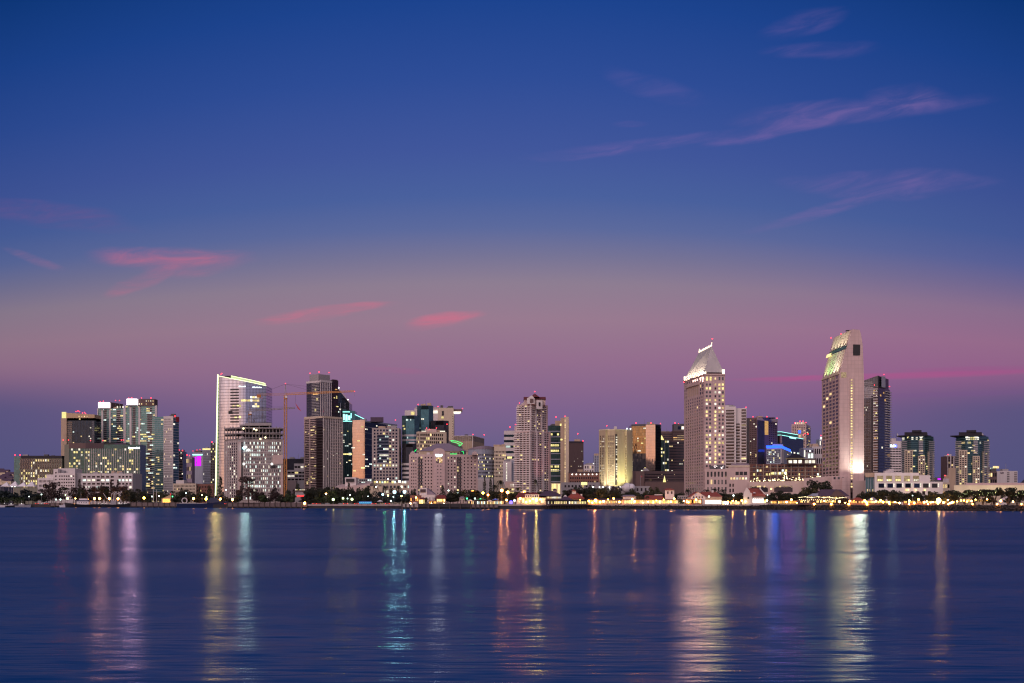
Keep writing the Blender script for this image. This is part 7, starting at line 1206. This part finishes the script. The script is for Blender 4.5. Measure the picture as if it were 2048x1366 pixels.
b.part(MB().quad([(X(p, Y-1), Y-1, b.z(q) if q < 1008 else G) for p, q in st]).prism(pp((1487, Y-.9), (1504, Y-.9), (1504, Y+.4), (1487, Y+.4)), G, b.z(987)), 'gable_wall', 'white')
b.part(MB().quad([(X(1494, Y), Y, b.z(976.5)), (X(1503, Y), Y-1, b.z(993)), (X(1534, Y), Y-1, b.z(993)), (X(1521, Y), Y+8, b.z(976.5))]).quad([(X(1494, Y), Y, b.z(976.5)), (X(1521, Y), Y+8, b.z(976.5)), (X(1534, Y), Y+18, b.z(993)), (X(1494, Y), Y+18, b.z(993))]), 'roof', 'redroof'); b.part(MB().beam((X(1521, Y), Y+2, b.z(977.5)), (X(1533, Y), Y+2, b.z(990.5)), .6), 'end_parapet', 'white'); front(b, 1519, 1522, 974.5, 'white', 2, 5, 978, 'chimney')
f = front(b, 1504, 1533, 992.5, 'white', 14, 0); b.windows(b.sub(f[0], .02, .98, 997.5, 1005.5), 7, 1, .7, .95, 1, ('white', 'white', 'store')); b.plate((pp((1495, Y-1.2))[0], pp((1498, Y-1.2))[0], b.z(998), b.z(994)), 'dark', 'window', .1); b.part(MB().cone(pp((1506, Y-3), (1512, Y-3), (1512, Y+3), (1506, Y+3)), b.z(986.5), (X(1509, Y), Y+2, b.z(982))), 'dormer', 'white'); b.done()
b = S('market_stalls', 'row of warm glowing market stalls between cottage and big round tree', 'stalls', 1568, 10); f = front(b, 1540, 1596, 1002, 'wharf_panel', 7); b.windows(b.sub(f[0], 0, 1, 1002.3, 1007), 18, 1, .7, .85, .85, ('store', 'orange', 'warm')); b.slabs(b.sub(f[0], 0, 1, 1001, 1008), 1, 1.5, .4, 'brick', 'awning', up=6*.42); b.done()
b = S('market_stalls', 'short row of warm stalls right of the white kiosk', 'stalls', 1478, 8); f = front(b, 1460, 1487, 1002.5, 'tan', 7); b.windows(f[0], 9, 1, .7, .7, .8, ('store', 'orange', 'warm')); b.done()
b = S('restaurant', 'two-storey restaurant with dark gabled roof and strings of lights', 'restaurant', 1655, 16); Y = b.Y
f = front(b, 1596, 1700, 998.5, 'dkbrown', 14); b.windows(b.sub(f[0], .02, .98, 1000.5, 1005.5), 36, 1, .6, .8, .62, ('store', 'warm', 'orange')); f2 = front(b, 1612, 1690, 992, 'dkbrown', 12, 2, 998.7, 'upper_storey'); b.windows(b.sub(f2[0], 0, 1, 993.5, 996.5), 30, 1, .6, .8, .6, ('store', 'warm')); hip(b, 1636, 1700, 992, 978.5, 'purpleroof', 18, .62, 1); b.part(MB().cone(pp((1660, Y+1), (1692, Y+1), (1692, Y+16), (1660, Y+16)), b.z(992), (X(1676, Y), Y+4, b.z(978))), 'front_gable', 'dkbrown'); hip(b, 1622, 1652, 992, 986.5, 'bluegrey', 12, .5, 1, 'side_roof')
mb = MB(); rr = random.Random(8)
for k in range(46): px = 1597+2.1*k; mb.sphere((X(px, Y-1), Y-2, b.z(993.5+abs((k % 12)-6)*.25 if k < 30 else 995+abs((k % 12)-6)*.3)), rr.uniform(.16, .3), n=4, m=3)
for k in range(20): px = 1598+4*k; mb.sphere((X(px, Y-1), Y-3, b.z(1000+rr.uniform(-1, 1))), rr.uniform(.16, .28), n=4, m=3)
o = b.part(mb, 'string_light', 'string'); o['kind'] = 'stuff'; b.done()
b = S('market_stalls', 'red and warm lit stalls at the foot of the slant-topped hotel', 'stalls', 1722, 12); f = front(b, 1700, 1800, 1001.5, 'brick', 8); b.windows(b.sub(f[0], 0, 1, 1001.8, 1006.5), 32, 1, .7, .85, .85, ('orange', 'store', 'amber')); hip(b, 1708, 1728, 1001, 995, 'redroof', 9, .4); hip(b, 1740, 1756, 1001.5, 994, 'bluegrey', 9, .2); b.done()
b = S('market_stalls', 'orange-lit stalls under the dark round trees', 'stalls', 1845, 14); f = front(b, 1806, 1912, 1002, 'brick', 7); b.windows(b.sub(f[0], 0, 1, 1002, 1006.5), 36, 1, .7, .85, .8, ('orange', 'amber', 'store')); b.done()
b = S('pavilion', 'pale low pavilion with lit windows behind the fairy-lit trees', 'pavilion', 1960, 55); f = front(b, 1915, 2060, 990, 'cream', 14); b.windows(b.sub(f[0], 0, .5, 998, 1004), 18, 1, .7, .7, .8, ('store', 'orange', 'amber')); b.body(pp((1996, b.Y-8), (2015, b.Y-8), (2015, b.Y), (1996, b.Y)), [1000, 992, 992, 1000], 'white', name='tent_wing'); b.done()
# parasols and tents
for px, py, c, mat in ((760, 1001, 'white', 'canvas'), (991, 998, 'blue', 'bluecanvas'), (940, 1000, 'white', 'canvas'), (980, 1001, 'white', 'canvas')):
    Y = shore(px)+6; o = link('parasol', None, None, (X(px, Y), Y, G)); z0 = Z(py+2, Y)-G; link('canopy', MB().cone([(3.2*math.cos(k*math.pi/4), 3.2*math.sin(k*math.pi/4)) for k in range(8)], max(z0, 2.4), (0, 0, max(z0, 2.4)+1.6)).mesh('canopy', mat), o); link('pole', MB().beam((0, 0, 0), (0, 0, max(z0, 2.4)+1.4), .1).mesh('pole', 'polegrey'), o); later(o, f'{c} pointed canopy', 'parasol', px, 'waterfront canopies')
# ------------------------------------------------------------------ parked cars, trucks and the blue bus
def car(px, dY, mat, van=False, lights=None, rz=0.0):
    Y = shore(px)+dY; o = link('parked_van' if van else 'parked_car', None, None, (X(px, Y), Y, G), rz); h = 2.0 if van else .75
    k = (mat, van)
    if k not in CARM:
        bd = MB().box(-2.3, 2.3, -.9, .9, .35, .35+h*(1 if not van else .95)); cab = MB()
        if not van: cab.prism([(-1.5, -.8), (1.3, -.8), (1.3, .8), (-1.5, .8)], 1.1, 1.2); cab.quad([(-1.5, -.8, 1.2), (1.3, -.8, 1.2), (.8, -.7, 1.6), (-1.1, -.7, 1.6)]).quad([(1.3, .8, 1.2), (-1.5, .8, 1.2), (-1.1, .7, 1.6), (.8, .7, 1.6)]).quad([(-1.1, -.7, 1.6), (.8, -.7, 1.6), (.8, .7, 1.6), (-1.1, .7, 1.6)]).quad([(1.3, -.8, 1.2), (1.3, .8, 1.2), (.8, .7, 1.6), (.8, -.7, 1.6)]).quad([(-1.5, .8, 1.2), (-1.5, -.8, 1.2), (-1.1, -.7, 1.6), (-1.1, .7, 1.6)])
        else: cab.box(1.0, 2.25, -.93, .93, 1.3, 2.0)
        CARM[k] = (bd.mesh('body', mat), cab.mesh('cabin_glass', 'dark'), MB().beam((0, -.1, 0), (0, .1, 0), .36, 0, 8).mesh('wheel', 'tyre'))
    link('body', CARM[k][0], o); link('cabin_glass', CARM[k][1], o)
    for x_ in (-1.5, 1.5):
        for y_ in (-.85, .85): link('wheel', CARM[k][2], o, (x_, y_, .36))
    if lights:
        if lights not in CARM: CARM[lights] = MB().box(-.25, .25, -.12, .12, -.15, .15).mesh('tail_light' if lights == 'tail_red' else 'headlight', lights)
        for x_ in (-1.9, 1.9): link('tail_light' if lights == 'tail_red' else 'headlight', CARM[lights], o, (x_, -.98, .8))
    later(o, {'whitepaint': 'white', 'redpaint': 'red', 'bluepaint': 'blue', 'carpaint': 'grey', 'black': 'black'}[mat]+(' parked van' if van else ' parked car')+(' with glowing red lights' if lights == 'tail_red' else ' with white headlights' if lights else ''), 'van' if van else 'car', px, 'vehicles along the waterfront')
CARM = {}
for a in [(92, 12, 'redpaint', False, 'tail_red'), (97, 12, 'redpaint', False, 'tail_red'), (74, 12, 'redpaint', False, 'tail_red'), (87, 12, 'carpaint', False, 'lit_white'), (104, 12, 'whitepaint', False, 'lit_white'), (256, 10, 'whitepaint', False, 'lit_white'), (263, 10, 'whitepaint'), (270, 10, 'carpaint', False, 'lit_white'), (246, 12, 'carpaint', False, 'lit_white'), (453, 12, 'redpaint', False, 'tail_red'), (478, 12, 'whitepaint', True), (494, 12, 'whitepaint', True), (504, 12, 'whitepaint', True), (513, 12, 'whitepaint', True), (487, 8, 'carpaint', False, 'lit_white'), (536, 10, 'whitepaint', True), (544, 10, 'whitepaint', True), (592, 8, 'whitepaint', True), (598, 8, 'whitepaint', True), (630, 10, 'redpaint', False, 'tail_red'), (637, 10, 'redpaint', False, 'tail_red'), (645, 10, 'black'), (655, 10, 'carpaint'), (691, 8, 'redpaint', False, 'tail_red'), (713, 8, 'redpaint', False, 'tail_red'), (748, 8, 'redpaint', False, 'tail_red'), (770, 8, 'carpaint', False, 'lit_orange'), (775, 8, 'redpaint', False, 'tail_red'), (815, 8, 'whitepaint', False, 'lit_white'), (831, 2, 'whitepaint', True), (681, 8, 'carpaint'), (201, 10, 'carpaint', False, 'lit_white'), (209, 10, 'whitepaint', False, 'lit_white'), (228, 10, 'carpaint', False, 'lit_white')]: car(*a)
Y = shore(731)+5; o = link('tour_bus', None, None, (X(731, Y), Y, G)); link('body', MB().box(-6.4, 6.4, -1.3, 1.3, .5, 3.1).mesh('body', 'bluepaint'), o); wmesh = MB().box(-.75, .75, -.08, .05, -.45, .45).mesh('window', 'busblue')
for k in range(7): link('window', wmesh, o, (-5.4+1.8*k, -1.3, 2.1))
link('light_strip', MB().box(-6.2, 6.2, -1.4, -1.3, 1.0, 1.3).mesh('light_strip', 'busblue'), o)
for x_ in (-4.2, 4.2): link('wheel', MB().beam((0, -.2, 0), (0, .2, 0), .5, 0, 8).mesh('wheel', 'tyre'), o, (x_, -1.2, .5))
tag(o, 'long light-blue lit bus parked on the promenade before the orange mirror tower', 'bus')
# ------------------------------------------------------------------ boats
def hull(L, B, H, bow=.35, st=0.85, sheer=.8, n=9):
    mb = MB(); ring = []
    for i in range(n):
        t_ = i/(n-1); x = -L/2+L*t_; wd = B/2*(st+(1-st)*min(1, t_*3))*(1 if t_ < 1-bow else max(.03, 1-((t_-1+bow)/bow)**2)); top = H*(1+sheer*max(0, t_-.35)**2*2); ring.append([(x, -wd*.55, -.6), (x+(.06*L*max(0, t_-.7)), -wd, top), (x+(.06*L*max(0, t_-.7)), wd, top), (x, wd*.55, -.6)])
    for a, c in zip(ring, ring[1:]):
        for k in range(3): mb.quad([a[k+1], a[k], c[k], c[k+1]] if False else [a[k], c[k], c[k+1], a[k+1]])
    mb.quad([ring[0][k] for k in (3, 2, 1, 0)]); mb.quad([ring[-1][k] for k in (0, 1, 2, 3)]); return mb
def boat(name, lab, px, dY, L, B, H, mat, flip=1, tilt=0):
    Y = shore(px)+dY; o = link(name, None, None, (X(px, Y), Y, .15), 0 if flip > 0 else math.pi); tag(o, lab, 'boat'); link('hull', hull(L, B, H).mesh('hull', mat), o); return o
def add(o, name, mb, mat): return link(name, mb.mesh(name, mat), o)
o = boat('tugboat', 'workboat with white two-tier wheelhouse and dark hull', 165, -16, 44, 10, 3.6, 'hullblack', -1); add(o, 'cabin', MB().box(-9, 6, -3.6, 3.6, 3.4, 7.6), 'whitepaint'); add(o, 'wheelhouse', MB().box(-7.5, 3.5, -2.8, 2.8, 9.2, 11.2), 'whitepaint'); add(o, 'upper_deck', MB().box(-10, 6.5, -3.8, 3.8, 7.6, 9.2), 'hullblue')
wm = MB().box(-.5, .5, -.1, .1, -.5, .5).mesh('window', 'black')
for k in range(4): link('window', wm, o, (-6+3*k, 3.65, 6.0))
add(o, 'mast', MB().beam((2, 0, 11), (2, 0, 20), .2).beam((-6, 0, 11), (-6, 0, 17), .18), 'polegrey'); add(o, 'bow_rail', MB().beam((16, -2, 6), (22, 0, 8), .2).beam((16, 2, 6), (22, 0, 8), .2), 'whitepaint')
o = boat('fishing_boat', 'dark fishing boat with white gantry mast and slanting booms', 235, -14, 36, 9, 3.4, 'hullblack'); add(o, 'wheelhouse', MB().box(-8, -1, -2.6, 2.6, 3.2, 8), 'carpaint'); add(o, 'gantry', MB().beam((-5, -2, 8), (-4, 0, 18), .25).beam((-5, 2, 8), (-4, 0, 18), .25).beam((-8, 0, 17), (2, 0, 17.2), .25).beam((-8, 0, 17), (-4, 0, 19.5), .18).beam((2, 0, 17), (-4, 0, 19.5), .18).beam((-7.5, 0, 8), (-7.5, 0, 17), .2).beam((-2, 0, 8), (-2, 0, 17), .2), 'whitepaint'); add(o, 'boom', MB().beam((-13, 0, 10), (-18, 0, 18), .3).beam((6, 0, 5), (2, 0, 14), .2), 'whitepaint'); add(o, 'deck_light', MB().sphere((3, -3, 5.5), .5), 'lit_white')
o = boat('ship', 'long dark ship with white stern ring and blue wheelhouse at the wharf', 405, -14, 58, 11, 4.6, 'hullblue'); add(o, 'stern_deck', MB().box(-26, -6, -4, 4, 4.2, 5.6), 'carpaint'); add(o, 'wheelhouse', MB().box(6, 20, -3, 3, 5.8, 9.4).box(9, 17, -2.4, 2.4, 9.4, 11.6), 'hullblue'); mb = MB()
for k in range(12): t0, t1 = math.tau*k/12, math.tau*(k+1)/12; mb.beam((-20+3*math.cos(t0), -3.2, 8.3+3*math.sin(t0)), (-20+3*math.cos(t1), -3.2, 8.3+3*math.sin(t1)), .55)
add(o, 'winch_ring', mb, 'whitepaint'); add(o, 'mast', MB().beam((14, 0, 11), (14, 0, 17), .2), 'whitepaint'); add(o, 'foredeck', MB().box(-6, 6, -3.4, 3.4, 4.4, 5.4), 'carpaint')
for px, L, lab, mat, h in ((6, 26, 'white motor cruiser with dark canopy, cut by the photo edge', 'whitepaint', 2.6), (46, 20, 'small grey cabin boat with short lit mast below the pale tents', 'carpaint', 2.2), (134, 18, 'small launch with raised pale bow at the short wharf', 'canvas', 2.6), (25, 18, 'low dark motorboat between white cruiser and grey cabin boat', 'hullblack', 2)):
    o = boat('motorboat', lab, px, -10, L, 6, h, mat, 1 if px != 6 else -1); add(o, 'cabin', MB().box(-L*.25, L*.12, -2, 2, h*.9, h+2.2), 'hullblack' if px == 6 else 'carpaint'); add(o, 'mast', MB().beam((-2, 0, h+2), (-2, 0, h+7), .15), 'polegrey'); add(o, 'cabin_light', MB().sphere((-1, -2.2, h+2.4), .4), 'lit_white')
flush()
RD_, OR_, YE_, PK_, CY_, GN_, BL_, PU_, MI_ = (1, .06, .08), (1, .34, .10), (1, .74, .2), (1, .55, .42), (.25, .8, 1), (.1, .8, .3), (.05, .16, 1), (.45, .15, .8), (.82, 1, .82)
for a in [(123, 880, 1848, RD_, .22, 2), (200, 811, 2112, (1, .40, .36), 1.3, 5), (204, 811, 2112, (1, .5, .45), .9, 4), (254, 804, 1992, (1, .5, .7), 1.3, 4), (260, 804, 1992, (.85, .55, 1), 1.6, 5), (433, 770, 1640, YE_, .5, 3), (431, 850, 1640, YE_, .6, 3), (429, 930, 1640, YE_, .6, 3), (425, 930, 1650, YE_, .4, 2), (470, 762, 1640, PK_, .3, 5), (489, 897, 1540, (.55, .95, 1), 1.5, 3.5), (609.5, 1006, 1284, OR_, .12, .6), (666.5, 999, 1270, YE_, .2, .5), (686, 997, 1265, YE_, .12, .5), (704, 998, 1258, YE_, .15, .5), (769, 990, 1240, GN_, .12, 1.5), (787, 984, 1240, CY_, .5, .8), (809, 984, 1240, CY_, .5, .8), (876, 911, 1330, (.65, .8, 1), .75, 3), (938, 890, 1400, GN_, .15, 2), (1002, 981, 1190, OR_, .35, .6), (1015, 984, 1180, OR_, .35, .6), (1030, 806, 1280, RD_, .15, 1), (1048, 984, 1180, OR_, .25, .7), (1073, 1000, 1080, YE_, .6, 1), (1111, 860, 1440, OR_, .22, 3), (1190, 1001, 1078, OR_, .35, .6), (1213, 960, 1500, YE_, .2, 3), (1270, 1003, 1068, OR_, .25, .6), (1300, 890, 1660, OR_, .22, 6), (1343, 1003, 1055, OR_, .14, .5), (1374, 758, 1200, PK_, .75, 4), (1386, 755, 1180, PK_, .85, 4), (1398, 752, 1165, PK_, .85, 4), (1410, 748, 1155, PK_, .6, 4), (1424, 800, 1150, (1, .9, .3), .7, 3), (1436, 820, 1150, (.9, .85, .3), .4, 2.5), (1465, 1002, 1040, OR_, .2, .6), (1491, 1003, 1035, YE_, .12, .5), (1510, 1001, 1030, OR_, .18, .8), (1537, 895, 1540, (1, .75, .7), .4, 1.6), (1549, 893, 1540, BL_, 1.2, 4), (1570, 893, 1540, PU_, .4, 3), (1583, 870, 1700, PU_, .45, 3), (1597, 868, 1700, (.35, .6, .8), .3, 3), (1606, 868, 1700, RD_, .2, 1), (1622, 915, 1275, (.2, .8, .5), .25, 3), (1687, 740, 1070, (.75, .75, .3), .35, 4), (1702, 860, 1080, OR_, .4, 1), (1712, 930, 1070, MI_, .7, 3), (1720, 930, 1070, MI_, 1.0, 3.5), (1727, 930, 1070, MI_, .5, 3), (1690, 720, 1070, (.8, 1, .6), .3, 6), (1785, 890, 1510, (.4, .8, .9), .15, 3), (1878, 1000, 880, YE_, .14, .7), (1888, 1004, 880, OR_, .12, .5)]: streak_spot(*a)
bpy.context.view_layer.update()
